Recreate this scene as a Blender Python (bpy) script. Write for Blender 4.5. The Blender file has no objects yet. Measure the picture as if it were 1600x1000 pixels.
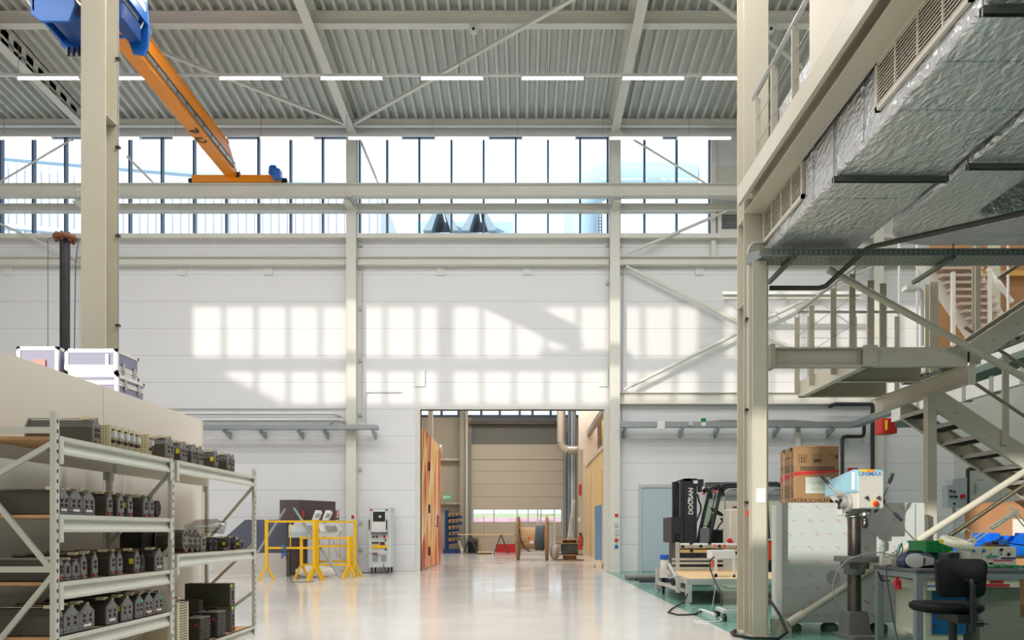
import bpy, math, random
from mathutils import Vector, Matrix, Euler
random.seed(7)
SC = bpy.context.scene
COL = SC.collection
VX, VY, F, EYE = 817.0, 830.0, 1200.0, 1.09      # vanishing point, focal length in px, eye height
PI = math.pi
def gx(px, Y): return (px - VX) * Y / F
def gz(py, Y): return EYE + (VY - py) * Y / F
def at(px, py, Y): return Vector((gx(px, Y), Y, gz(py, Y)))
def lin(c):
    c = c / 255.0
    return c / 12.92 if c <= 0.04045 else ((c + 0.055) / 1.055) ** 2.4
def rgb(t): return (lin(t[0]), lin(t[1]), lin(t[2]), 1.0)
ORG = {}
# ------------------------------------------------------------------ materials
MATS = {}
def mat(name, col, rough=0.5, metal=0.0, var=0.0, vscale=3.0, bump=0.0, bscale=20.0, coat=0.0, spec=0.5, stretch=None):
    if name in MATS: return MATS[name]
    m = bpy.data.materials.new(name); m.use_nodes = True
    nt = m.node_tree; b = nt.nodes['Principled BSDF']
    b.inputs['Base Color'].default_value = rgb(col)
    b.inputs['Roughness'].default_value = rough
    b.inputs['Metallic'].default_value = metal
    b.inputs['Coat Weight'].default_value = coat
    b.inputs['Specular IOR Level'].default_value = spec
    tc = None
    def coords():
        t = nt.nodes.new('ShaderNodeTexCoord')
        if stretch:
            mp = nt.nodes.new('ShaderNodeMapping'); mp.inputs['Scale'].default_value = stretch
            nt.links.new(t.outputs['Object'], mp.inputs['Vector']); return mp.outputs['Vector']
        return t.outputs['Object']
    if var > 0:
        n = nt.nodes.new('ShaderNodeTexNoise'); n.inputs['Scale'].default_value = vscale; n.inputs['Detail'].default_value = 4
        nt.links.new(coords(), n.inputs['Vector'])
        mr = nt.nodes.new('ShaderNodeMapRange')
        mr.inputs['From Min'].default_value = 0.3; mr.inputs['From Max'].default_value = 0.7
        mr.inputs['To Min'].default_value = 1 - var; mr.inputs['To Max'].default_value = 1 + var * 0.6
        nt.links.new(n.outputs['Fac'], mr.inputs['Value'])
        mx = nt.nodes.new('ShaderNodeVectorMath'); mx.operation = 'SCALE'
        mx.inputs[0].default_value = rgb(col)[:3]
        nt.links.new(mr.outputs['Result'], mx.inputs['Scale'])
        nt.links.new(mx.outputs['Vector'], b.inputs['Base Color'])
    if bump > 0:
        n = nt.nodes.new('ShaderNodeTexNoise'); n.inputs['Scale'].default_value = bscale; n.inputs['Detail'].default_value = 5
        nt.links.new(coords(), n.inputs['Vector'])
        bp = nt.nodes.new('ShaderNodeBump'); bp.inputs['Strength'].default_value = bump; bp.inputs['Distance'].default_value = 0.02
        nt.links.new(n.outputs['Fac'], bp.inputs['Height'])
        nt.links.new(bp.outputs['Normal'], b.inputs['Normal'])
    MATS[name] = m
    return m
def emit(name, col, strength):
    if name in MATS: return MATS[name]
    m = bpy.data.materials.new(name); m.use_nodes = True
    b = m.node_tree.nodes['Principled BSDF']
    b.inputs['Base Color'].default_value = rgb(col)
    b.inputs['Emission Color'].default_value = rgb(col)
    b.inputs['Emission Strength'].default_value = strength
    MATS[name] = m; return m
def thin_glass(name, tint, gloss=0.08):
    m = bpy.data.materials.new(name); m.use_nodes = True
    nt = m.node_tree; nt.nodes.clear()
    o = nt.nodes.new('ShaderNodeOutputMaterial'); mx = nt.nodes.new('ShaderNodeMixShader')
    t = nt.nodes.new('ShaderNodeBsdfTransparent'); t.inputs['Color'].default_value = tint + (1,)
    g = nt.nodes.new('ShaderNodeBsdfGlossy'); g.inputs['Roughness'].default_value = 0.02
    mx.inputs['Fac'].default_value = gloss
    nt.links.new(t.outputs[0], mx.inputs[1]); nt.links.new(g.outputs[0], mx.inputs[2]); nt.links.new(mx.outputs[0], o.inputs['Surface'])
    MATS[name] = m; return m
# ------------------------------------------------------------------ mesh builder
class MB:
    def __init__(s): s.v = []; s.f = []
    def add(s, vs, fs, m=0, sm=False):
        b = len(s.v); s.v += [Vector(p) for p in vs]
        s.f += [(tuple(b + i for i in f), m, sm) for f in fs]
        return s
    def box(s, x0, y0, z0, x1, y1, z1, m=0):
        return s.add([(x0,y0,z0),(x1,y0,z0),(x1,y1,z0),(x0,y1,z0),(x0,y0,z1),(x1,y0,z1),(x1,y1,z1),(x0,y1,z1)],
                     [(0,3,2,1),(4,5,6,7),(0,1,5,4),(1,2,6,5),(2,3,7,6),(3,0,4,7)], m)
    def cbox(s, c, d, m=0): return s.box(c[0]-d[0]/2, c[1]-d[1]/2, c[2]-d[2]/2, c[0]+d[0]/2, c[1]+d[1]/2, c[2]+d[2]/2, m)
    def bar(s, p, q, w, h, m=0, up=(0,0,1)):
        p = Vector(p); q = Vector(q); d = (q - p).normalized(); u = Vector(up)
        sd = d.cross(u)
        if sd.length < 1e-4: sd = d.cross(Vector((1,0,0)))
        sd.normalize(); u = sd.cross(d).normalized()
        a = sd * (w/2); b = u * (h/2)
        return s.add([p-a-b, p+a-b, p+a+b, p-a+b, q-a-b, q+a-b, q+a+b, q-a+b],
                     [(0,3,2,1),(4,5,6,7),(0,1,5,4),(1,2,6,5),(2,3,7,6),(3,0,4,7)], m)
    def ibeam(s, p, q, h, b, tw=0.012, tf=0.018, m=0, up=(0,0,1)):
        p = Vector(p); q = Vector(q); d = (q-p).normalized(); u = Vector(up)
        sd = d.cross(u)
        if sd.length < 1e-4: sd = d.cross(Vector((1,0,0)))
        sd.normalize(); u = sd.cross(d).normalized()
        o = u * (h/2 - tf/2)
        s.bar(p+o, q+o, b, tf, m, u); s.bar(p-o, q-o, b, tf, m, u); s.bar(p, q, tw, h-2*tf, m, u)
        return s
    def channel(s, p, q, h, b, t=0.012, m=0, up=(0,0,1), side=1):
        p = Vector(p); q = Vector(q); d = (q-p).normalized(); u = Vector(up)
        sd = d.cross(u).normalized(); u = sd.cross(d).normalized()
        o = u * (h/2 - t/2); c = sd * side * (b/2)
        s.bar(p+o+c, q+o+c, b, t, m, u); s.bar(p-o+c, q-o+c, b, t, m, u); s.bar(p + sd*side*t/2, q + sd*side*t/2, t, h-2*t, m, u)
        return s
    def tube(s, pts, r, n=8, m=0, cap=True, closed=False):
        pts = [Vector(p) for p in pts]; k = len(pts); rings = []; ref = None
        for i, p in enumerate(pts):
            a = pts[i-1] if i > 0 else (pts[-1] if closed else None); c = pts[i+1] if i < k-1 else (pts[0] if closed else None)
            d = ((p-a).normalized() if a is not None else Vector()) + ((c-p).normalized() if c is not None else Vector())
            d.normalize()
            if ref is None:
                ref = d.cross(Vector((0,0,1)))
                if ref.length < 1e-3: ref = d.cross(Vector((1,0,0)))
            ref = (ref - d * ref.dot(d)).normalized(); o = d.cross(ref)
            rr = r[i] if isinstance(r, (list, tuple)) else r
            rings.append([p + (ref*math.cos(2*PI*j/n) + o*math.sin(2*PI*j/n))*rr for j in range(n)])
        vs = [q for g in rings for q in g]; fs = []
        for i in range(k if closed else k-1):
            i2 = (i+1) % k
            for j in range(n): fs.append((i*n+j, i*n+(j+1)%n, i2*n+(j+1)%n, i2*n+j))
        s.add(vs, fs, m, True)
        if cap and not closed:
            s.add(rings[0], [tuple(range(n))], m); s.add(rings[-1], [tuple(range(n))], m)
        return s
    def cyl(s, p, q, r0, r1=None, n=16, m=0): return s.tube([p, q], [r0, r0 if r1 is None else r1], n, m)
    def prism(s, pts, axis, a, b, m=0):
        n = len(pts)
        mk = {'x': lambda u,v,w: (w,u,v), 'y': lambda u,v,w: (u,w,v), 'z': lambda u,v,w: (u,v,w)}[axis]
        vs = [mk(u,v,a) for u,v in pts] + [mk(u,v,b) for u,v in pts]
        fs = [tuple(range(n)), tuple(range(2*n-1, n-1, -1))] + [(i, (i+1)%n, n+(i+1)%n, n+i) for i in range(n)]
        return s.add(vs, fs, m)
    def lathe(s, prof, c, axis='z', n=20, m=0, sm=True):
        c = Vector(c); vs = []
        for r, h in prof:
            for j in range(n):
                u, v = r*math.cos(2*PI*j/n), r*math.sin(2*PI*j/n)
                vs.append(c + Vector({'z': (u,v,h), 'x': (h,u,v), 'y': (u,h,v)}[axis]))
        fs = []
        for i in range(len(prof)-1):
            for j in range(n): fs.append((i*n+j, i*n+(j+1)%n, (i+1)*n+(j+1)%n, (i+1)*n+j))
        s.add(vs, fs, m, sm)
        s.add(vs[:n], [tuple(range(n))], m); s.add(vs[-n:], [tuple(range(n))], m)
        return s
    def ball(s, c, r, n=10, m=0, sc=(1,1,1)):
        k = n//2; prof = [(max(1e-4, math.sin(PI*i/k))*r, -math.cos(PI*i/k)*r) for i in range(k+1)]
        vs = []; c = Vector(c)
        for a, h in prof:
            for j in range(n): vs.append(c + Vector((a*math.cos(2*PI*j/n)*sc[0], a*math.sin(2*PI*j/n)*sc[1], h*sc[2])))
        return s.add(vs, [(i*n+j, i*n+(j+1)%n, (i+1)*n+(j+1)%n, (i+1)*n+j) for i in range(k) for j in range(n)], m, True)
    def rbox(s, c, d, r=0.02, m=0, seg=3):       # a box with rounded vertical edges
        hx, hy = d[0]/2 - r, d[1]/2 - r; pts = []
        for k, (sx, sy) in enumerate(((1,1),(-1,1),(-1,-1),(1,-1))):
            for i in range(seg+1):
                a = PI/2*k + PI/2*i/seg
                pts.append((c[0] + sx*hx + r*math.cos(a), c[1] + sy*hy + r*math.sin(a)))
        return s.prism(pts, 'z', c[2]-d[2]/2, c[2]+d[2]/2, m)
    def xf(s, M):
        s.v = [M @ p for p in s.v]; return s
    def rot(s, ang, c, axis='Z'):
        c = Vector(c); return s.xf(Matrix.Translation(c) @ Matrix.Rotation(ang, 4, axis) @ Matrix.Translation(-c))
    def mesh(s, name, mats, o):
        me = bpy.data.meshes.new(name)
        me.from_pydata([tuple(p - o) for p in s.v], [], [f[0] for f in s.f])
        for mm in mats: me.materials.append(mm)
        for p, f in zip(me.polygons, s.f): p.material_index = f[1]; p.use_smooth = f[2]
        import bmesh
        bm = bmesh.new(); bm.from_mesh(me); bmesh.ops.recalc_face_normals(bm, faces=bm.faces); bm.to_mesh(me); bm.free()
        return me
def build(mb, name, mats, parent=None, bevel=0.0, sub=0):
    if not isinstance(mats, (list, tuple)): mats = [mats]
    if parent is None:
        xs = [p.x for p in mb.v]; ys = [p.y for p in mb.v]; zs = [p.z for p in mb.v]
        o = Vector(((min(xs)+max(xs))/2, (min(ys)+max(ys))/2, min(zs)))
    else: o = ORG[parent.name]
    ob = bpy.data.objects.new(name, mb.mesh(name, mats, o)); COL.objects.link(ob)
    ORG[ob.name] = o
    if parent is None: ob.location = o
    else: ob.parent = parent
    if bevel:
        b = ob.modifiers.new('bevel', 'BEVEL'); b.width = bevel; b.segments = 2; b.limit_method = 'ANGLE'
    if sub:
        b = ob.modifiers.new('sub', 'SUBSURF'); b.levels = sub; b.render_levels = sub
    return ob
def tag(o, label, cat, group=None, kind=None):
    o['label'] = label; o['category'] = cat
    if group: o['group'] = group
    if kind: o['kind'] = kind
    return o
def thing(name, label, cat, loc=(0,0,0), group=None, kind=None):
    o = bpy.data.objects.new(name, None); COL.objects.link(o); o.empty_display_size = 0.1
    o.location = loc; ORG[o.name] = Vector(loc)
    return tag(o, label, cat, group, kind)
def dup(root, loc, rz=None, label=None, group=None):
    r = root.copy(); COL.objects.link(r); r.location = loc; ORG[r.name] = Vector(loc)
    if rz is not None: r.rotation_euler = (0, 0, rz)
    if label: r['label'] = label
    if group: r['group'] = group
    for ch in list(root.children):
        c = ch.copy(); COL.objects.link(c); c.parent = r; ORG[c.name] = Vector(loc)
        for g in list(ch.children):
            d = g.copy(); COL.objects.link(d); d.parent = c; ORG[d.name] = Vector(loc)
    return r
def text(s, loc, size, rot, m, parent, name='lettering', align='CENTER', bold=0.0):
    cu = bpy.data.curves.new(name, 'FONT'); cu.body = s; cu.size = size; cu.align_x = align; cu.align_y = 'CENTER'
    cu.extrude = 0.0008; cu.offset = bold; cu.materials.append(m)
    tmp = bpy.data.objects.new('tmp_text', cu); COL.objects.link(tmp)
    dg = bpy.context.evaluated_depsgraph_get()
    me = bpy.data.meshes.new_from_object(tmp.evaluated_get(dg)); me.name = name
    bpy.data.objects.remove(tmp); bpy.data.curves.remove(cu)
    o = bpy.data.objects.new(name, me); COL.objects.link(o)
    if not me.materials: me.materials.append(m)
    o.parent = parent; o.location = Vector(loc) - ORG[parent.name]; o.rotation_euler = rot
    return o
FRONT = (PI/2, 0, 0)      # lettering that faces the camera (-Y)
# ------------------------------------------------------------------ shared materials
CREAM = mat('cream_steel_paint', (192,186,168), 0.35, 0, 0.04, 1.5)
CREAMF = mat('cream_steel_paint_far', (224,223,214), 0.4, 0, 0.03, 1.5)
GALV = mat('galvanised_steel', (168,176,178), 0.42, 0.7, 0.12, 30)
STEEL = mat('bright_steel', (190,190,188), 0.25, 1.0)
DARKST = mat('dark_machined_steel', (105,98,92), 0.3, 0.85, 0.2, 12)
BLACK = mat('black_plastic', (24,24,26), 0.5)
BLACKM = mat('black_paint', (30,32,36), 0.35)
RUBBER = mat('black_rubber', (22,22,22), 0.8)
WHITE = mat('white_paint', (228,228,226), 0.45)
GREY = mat('grey_paint', (150,155,155), 0.45)
LGREY = mat('light_grey_paint', (196,200,200), 0.45)
RED = mat('red_paint', (200,40,36), 0.45)
YELLOW = mat('yellow_paint', (240,190,20), 0.42, 0, 0.06, 6)
YLABEL = mat('yellow_label', (232,222,40), 0.5)
BLUE = mat('blue_paint', (26,106,196), 0.36)
ORANGE = mat('orange_crane_paint', (244,150,28), 0.35, 0, 0.04, 2)
WOOD = mat('pale_plywood', (222,190,140), 0.6, 0, 0.12, 6, stretch=(1,8,8))
BROWNWOOD = mat('brown_board', (178,128,84), 0.6, 0, 0.08, 4)
CARD = mat('brown_cardboard', (158,122,84), 0.8, 0, 0.06, 6)
GREEN = mat('green_plastic', (24,128,62), 0.4)
ORED = mat('orange_red_paint', (235,84,40), 0.4)
CABLE = mat('dark_cable_sheath', (48,52,54), 0.5)
# ================================================================== the setting
# floor: polished concrete with a green epoxy bay on the right
def floor_mat(name, col, rough, var, seed):
    m = bpy.data.materials.new(name); m.use_nodes = True; nt = m.node_tree; b = nt.nodes['Principled BSDF']
    tc = nt.nodes.new('ShaderNodeTexCoord')
    n = nt.nodes.new('ShaderNodeTexNoise'); n.inputs['Scale'].default_value = 0.7; n.inputs['Detail'].default_value = 4; n.inputs['Roughness'].default_value = 0.5
    n2 = nt.nodes.new('ShaderNodeTexNoise'); n2.inputs['Scale'].default_value = 2.5; n2.inputs['Detail'].default_value = 2
    nt.links.new(tc.outputs['Object'], n.inputs['Vector']); nt.links.new(tc.outputs['Object'], n2.inputs['Vector'])
    ad = nt.nodes.new('ShaderNodeMath'); ad.operation = 'ADD'
    nt.links.new(n.outputs['Fac'], ad.inputs[0]); nt.links.new(n2.outputs['Fac'], ad.inputs[1])
    mr = nt.nodes.new('ShaderNodeMapRange'); mr.inputs['From Min'].default_value = 0.7; mr.inputs['From Max'].default_value = 1.3
    mr.inputs['To Min'].default_value = 1-var; mr.inputs['To Max'].default_value = 1+var*0.5
    nt.links.new(ad.outputs[0], mr.inputs['Value'])
    mx = nt.nodes.new('ShaderNodeVectorMath'); mx.operation = 'SCALE'; mx.inputs[0].default_value = rgb(col)[:3]
    nt.links.new(mr.outputs['Result'], mx.inputs['Scale']); nt.links.new(mx.outputs['Vector'], b.inputs['Base Color'])
    mr2 = nt.nodes.new('ShaderNodeMapRange'); mr2.inputs['From Min'].default_value = 0.3; mr2.inputs['From Max'].default_value = 0.7
    mr2.inputs['To Min'].default_value = rough-0.03; mr2.inputs['To Max'].default_value = rough+0.03
    nt.links.new(n.outputs['Fac'], mr2.inputs['Value']); nt.links.new(mr2.outputs['Result'], b.inputs['Roughness'])
    MATS[name] = m; return m
CONC = floor_mat('polished_concrete', (221,217,212), 0.13, 0.05, 1)
EPOX = floor_mat('green_epoxy_floor', (112,158,142), 0.2, 0.10, 2)
WY = 20.7
XG = 2.22
b = MB(); b.box(-23.2,-3.3,-0.2, XG,WY+0.2,0, 0); b.box(XG,-3.3,-0.2, 12,WY,0, 1); b.box(-7.2,WY+0.2,-0.2, 6.2,40,0, 0); b.box(XG, WY,-0.2, 6.2, WY+0.2, 0, 0)
tag(build(b, 'floor', [CONC, EPOX]), 'polished grey-beige concrete floor with green coated bay on the right', 'floor', None, 'structure')
# wall panels: horizontal sandwich panels with thin joints
def panel_mat(name, col, z0, pitch, x0, xp, vert=False, rib=0.0, streak=True):
    m = bpy.data.materials.new(name); m.use_nodes = True; nt = m.node_tree; b = nt.nodes['Principled BSDF']
    b.inputs['Roughness'].default_value = 0.42
    g = nt.nodes.new('ShaderNodeNewGeometry'); sp = nt.nodes.new('ShaderNodeSeparateXYZ'); nt.links.new(g.outputs['Position'], sp.inputs[0])
    def line(out, off, p, w):
        a = nt.nodes.new('ShaderNodeMath'); a.operation = 'SUBTRACT'; nt.links.new(out, a.inputs[0]); a.inputs[1].default_value = off
        mo = nt.nodes.new('ShaderNodeMath'); mo.operation = 'FLOORED_MODULO'; nt.links.new(a.outputs[0], mo.inputs[0]); mo.inputs[1].default_value = p
        lt = nt.nodes.new('ShaderNodeMath'); lt.operation = 'LESS_THAN'; nt.links.new(mo.outputs[0], lt.inputs[0]); lt.inputs[1].default_value = w
        return lt.outputs[0]
    l1 = line(sp.outputs['Z'], z0, pitch, 0.014); l2 = line(sp.outputs['X'], x0, xp, 0.006)
    s1 = nt.nodes.new('ShaderNodeMath'); s1.operation = 'MULTIPLY'; nt.links.new(l1, s1.inputs[0]); s1.inputs[1].default_value = 0.32
    s2 = nt.nodes.new('ShaderNodeMath'); s2.operation = 'MULTIPLY'; nt.links.new(l2, s2.inputs[0]); s2.inputs[1].default_value = 0.10
    mxm = nt.nodes.new('ShaderNodeMath'); mxm.operation = 'MAXIMUM'; nt.links.new(s1.outputs[0], mxm.inputs[0]); nt.links.new(s2.outputs[0], mxm.inputs[1])
    mix = nt.nodes.new('ShaderNodeMix'); mix.data_type = 'RGBA'
    nt.links.new(mxm.outputs[0], mix.inputs['Factor']); mix.inputs['A'].default_value = rgb(col); mix.inputs['B'].default_value = rgb((60,55,52))
    nt.links.new(mix.outputs['Result'], b.inputs['Base Color'])
    w = nt.nodes.new('ShaderNodeTexWave'); w.inputs['Scale'].default_value = 12 if rib == 0 else rib
    w.bands_direction = 'X' ; w.inputs['Distortion'].default_value = 0
    nt.links.new(g.outputs['Position'], w.inputs['Vector'])
    bp = nt.nodes.new('ShaderNodeBump'); bp.inputs['Strength'].default_value = 0.05 if rib == 0 else 0.5; bp.inputs['Distance'].default_value = 0.01
    nt.links.new(w.outputs['Fac'], bp.inputs['Height']); nt.links.new(bp.outputs['Normal'], b.inputs['Normal'])
    MATS[name] = m; return m
WALLM = panel_mat('white_sandwich_panel', (232,233,235), gz(640,WY), 0.727, gx(822,WY), 3.51)
WALLS = mat('white_wall_paint', (222,222,220), 0.5)
RIBBED = panel_mat('beige_ribbed_cladding', (186,178,160), 0.2, 40, 0, 50, rib=9)
RIBDK = panel_mat('grey_ribbed_cladding', (122,122,116), 0.2, 40, 0, 50, rib=9)
ox0, ox1, oz = gx(657,WY), gx(944,WY), gz(640,WY)
zs, zt = gz(370,WY), gz(211,WY)           # clerestory sill and head
xe = gx(1111,WY)                           # right end of the clerestory
b = MB(); b.box(-23.2,WY,0, ox0,WY+0.2,oz); b.box(ox1,WY,0, 11.82,WY+0.2,oz); b.box(-23.2,WY,oz, 11.82,WY+0.2,zs); b.box(-23.2,WY,zs,-18.48,WY+0.2,zt); b.box(-23.2,WY,zt, 11.82,WY+0.2,12.5); b.box(xe,WY,zs, 11.82,WY+0.2,zt)
tag(build(b, 'wall_back', WALLM), 'tall white far wall of horizontal panels with large gate opening', 'wall', None, 'structure')
RX = 11.62
b = MB(); b.box(RX,-3.3,0, RX+0.2,WY,12.5)
tag(build(b, 'wall_right', mat('pale_grey_green_wall', (206,208,200), 0.5)), 'pale grey-green end wall behind the stairs on the right', 'wall', None, 'structure')
b = MB(); b.box(-23.2,-3.3,0,-23,WY,12.5)
tag(build(b, 'wall_left', WALLS), 'white end wall of the hall outside the left edge', 'wall', None, 'structure')
# wall behind the camera with two sunlit window openings
NY = -3.0
def wall_with_holes(b, x0, x1, z0, z1, y0, y1, holes):
    xs = sorted({x0, x1, *[h[0] for h in holes], *[h[1] for h in holes]}); zs_ = sorted({z0, z1, *[h[2] for h in holes], *[h[3] for h in holes]})
    for i in range(len(xs)-1):
        for j in range(len(zs_)-1):
            cx, cz = (xs[i]+xs[i+1])/2, (zs_[j]+zs_[j+1])/2
            if not any(h[0] < cx < h[1] and h[2] < cz < h[3] for h in holes): b.box(xs[i], y0, zs_[j], xs[i+1], y1, zs_[j+1])
SUND = Vector((9.78, 12.5, -4.7))
def back_to(p, Y):           # where the sun ray that reaches p crosses the plane Y
    t = (p[1]-Y)/SUND.y
    return (p[0]-SUND.x*t, p[2]-SUND.z*t)
holes = [(-6.35,-5.75,5.05,6.45), (-5.75,-4.42,5.05,5.86), (-4.42,-2.6,5.05,6.4), (-14.2,-11.7,6.12,7.0)]
b = MB(); wall_with_holes(b, -23.2, 11.82, 0, 8.8, NY-0.2, NY, holes)
tag(build(b, 'wall_front', WALLS), 'white wall behind the viewpoint with high windows', 'wall', None, 'structure')
# near side: low aisle roof and the clerestory wall above it
YN = 8.5
b = MB(); b.box(-23.2,NY-0.2,8.7, 11.82,YN+0.1,8.82)
tag(build(b, 'ceiling_aisle', WALLS), 'flat white ceiling over the near aisle', 'ceiling', None, 'structure')
b = MB(); b.box(-23.2,YN,8.82, 11.82,YN+0.15,zs); b.box(-23.2,YN,zs,-18.48,YN+0.15,zt); b.box(-23.2,YN,zt, 11.82,YN+0.15,12.3)
for cx_ in (-11.59,-4.57,2.45,9.47): b.box(cx_-0.131,YN,zs,cx_+0.131,YN+0.15,zt)
tag(build(b, 'wall_clerestory', WALLS), 'upper wall above the near aisle roof', 'wall', None, 'structure')
# roof deck of trapezoidal sheet
DECK = mat('trapezoidal_roof_steel', (208,210,204), 0.45, 0.1, 0.05, 2)
def deck_z(Y):
    return 12.6 - abs(Y-14.4)*(0.58/6.1)
b = MB(); pitch = 0.245; x = -23.2
prof = []
while x < 12.0:
    prof += [(x,0.0),(x+0.065,0.0),(x+0.095,0.13),(x+0.215,0.13)]; x += pitch
prof.append((x, 0.0))
ys = [YN, 14.4, WY+0.1]
vs = [(px, y, deck_z(y)+dz) for y in ys for px, dz in prof]; n = len(prof)
b.add(vs, [(r*n+i, r*n+i+1, (r+1)*n+i+1, (r+1)*n+i) for r in range(2) for i in range(n-1)])
b.box(-23.2, YN, 12.85, 12.2, WY+0.1, 12.95)
tag(build(b, 'ceiling', DECK), 'ribbed metal roof deck over the hall', 'ceiling', None, 'structure')
# clerestory windows
MULL = mat('dark_blue_grey_window_frame', (70,92,120), 0.4)
MULLS = mat('pale_blue_window_frame', (150,170,190), 0.4)
GLASS = thin_glass('clear_window_glass', (0.93,0.97,1.0), 0.05)
DIMGLASS = thin_glass('sun_dimming_glass', (0.68,0.68,0.68), 0.06)  # unseen near panes, tint added to dim the sun on the far wall
def clerestory(idx, x0, x1, xs, y, where):
    t = thing('window_%d' % idx, 'high strip window with dark mullions, ' + where, 'window', ((x0+x1)/2, y, zs), None, 'structure')
    f = MB()
    f.box(x0, y-0.04, zs, x1, y+0.08, zs+0.05); f.box(x0, y-0.04, zt-0.05, x1, y+0.08, zt)
    for xx in xs: f.box(xx-(0.023 if y > 15 else 0.035), y-(0.05 if y > 15 else 0.02), zs, xx+(0.023 if y > 15 else 0.035), y+(0.09 if y > 15 else 0.07), zt)
    build(f, 'window_frame', MULL, t)
    g = MB(); g.box(x0, y+0.03, zs+0.04, x1, y+0.04, zt-0.08)
    build(g, 'glass_pane', GLASS if y > 15 else DIMGLASS, t)
CX = [-11.59, -4.57, 2.45, 9.47]
step = 50.35*WY/F
def mullions(x0, x1):
    k0 = gx(604.5, WY); out = [x0+0.03, x1-0.03]; k = math.ceil((x0-k0+0.35)/step)
    while k0 + k*step < x1-0.35: out.append(k0+k*step); k += 1
    return out
clerestory(1, -18.48, CX[0]-0.13, mullions(-18.48, CX[0]-0.13), WY+0.05, 'far wall, out of frame on the left')
clerestory(2, CX[0]+0.13, CX[1]-0.13, mullions(CX[0]+0.13, CX[1]-0.13), WY+0.05, 'behind the orange crane bridge')
clerestory(3, CX[1]+0.13, CX[2]-0.13, mullions(CX[1]+0.13, CX[2]-0.13), WY+0.05, 'above the large gate opening')
clerestory(4, CX[2]+0.13, xe, mullions(CX[2]+0.13, xe), WY+0.05, 'right end, beside the louvred wall vent')
for i, (x0, x1) in enumerate(((-18.48, CX[0]-0.13), (CX[0]+0.13, CX[1]-0.13), (CX[1]+0.13, CX[2]-0.13), (CX[2]+0.13, CX[3]-0.13), (CX[3]+0.13, RX))):
    clerestory(5+i, x0, x1, mullions(x0, x1), YN+0.03, 'near side above the aisle roof, bay %s' % ['one','two','three','four','five'][i])
for i, h in enumerate(holes):
    t = thing('window_%d' % (10+i), 'fixed window in the wall behind the viewpoint, ' + ['narrow tall one','long low one','wide tall one','highest one on the left'][i], 'window', (h[0], NY, h[2]), None, 'structure')
    f = MB(); f.box(h[0],NY-0.16,h[2],h[1],NY-0.1,h[2]+0.04); f.box(h[0],NY-0.16,h[3]-0.04,h[1],NY-0.1,h[3])
    build(f, 'window_frame', MULL, t)
    g = MB(); g.box(h[0],NY-0.14,h[2],h[1],NY-0.13,h[3]); build(g, 'glass_pane', GLASS, t)
# ------------------------------------------------------------------ columns
def hcol(name, label, x, y0, y1, z0, z1, w, m, plate=True, feet=None):
    b = MB(); c = (y0+y1)/2
    b.box(x-w/2, y0, z0, x+w/2, y0+0.018, z1); b.box(x-w/2, y1-0.018, z0, x+w/2, y1, z1); b.box(x-0.006, y0+0.018, z0, x+0.006, y1-0.018, z1)
    if plate: b.box(x-w/2-0.03, y0-0.03, z0, x+w/2+0.03, y1+0.03, z0+0.02)
    if feet:
        for zz in feet: b.box(x-w/2+0.005, y0+0.018, zz, x+w/2-0.005, y1-0.018, zz+0.012)
    return tag(build(b, name, m), label, 'column', None, 'structure')
wc = 15.5*20.4/F
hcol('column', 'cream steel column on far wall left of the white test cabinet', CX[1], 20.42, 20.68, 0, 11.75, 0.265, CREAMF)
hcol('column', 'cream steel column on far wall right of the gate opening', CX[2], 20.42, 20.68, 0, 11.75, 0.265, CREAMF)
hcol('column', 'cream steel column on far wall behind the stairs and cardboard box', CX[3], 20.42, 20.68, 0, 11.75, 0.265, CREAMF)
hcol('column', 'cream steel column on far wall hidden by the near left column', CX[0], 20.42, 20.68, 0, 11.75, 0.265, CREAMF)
hcol('column', 'near cream steel column on the left in front of crane', -4.533, 8.1, 8.36, 0, 12.0, 0.257, CREAM, feet=(2.6,5.5))
hcol('column', 'near cream steel column on the right carrying the gallery', 2.46, 8.1, 8.36, 0, 12.0, 0.257, CREAM, feet=(3.5,4.4))
hcol('post', 'slim cream post in front of the near right column, under the cable tray', gx(1186,7.82), 7.8, 7.94, 0, 3.84, 0.14, CREAM)
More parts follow.
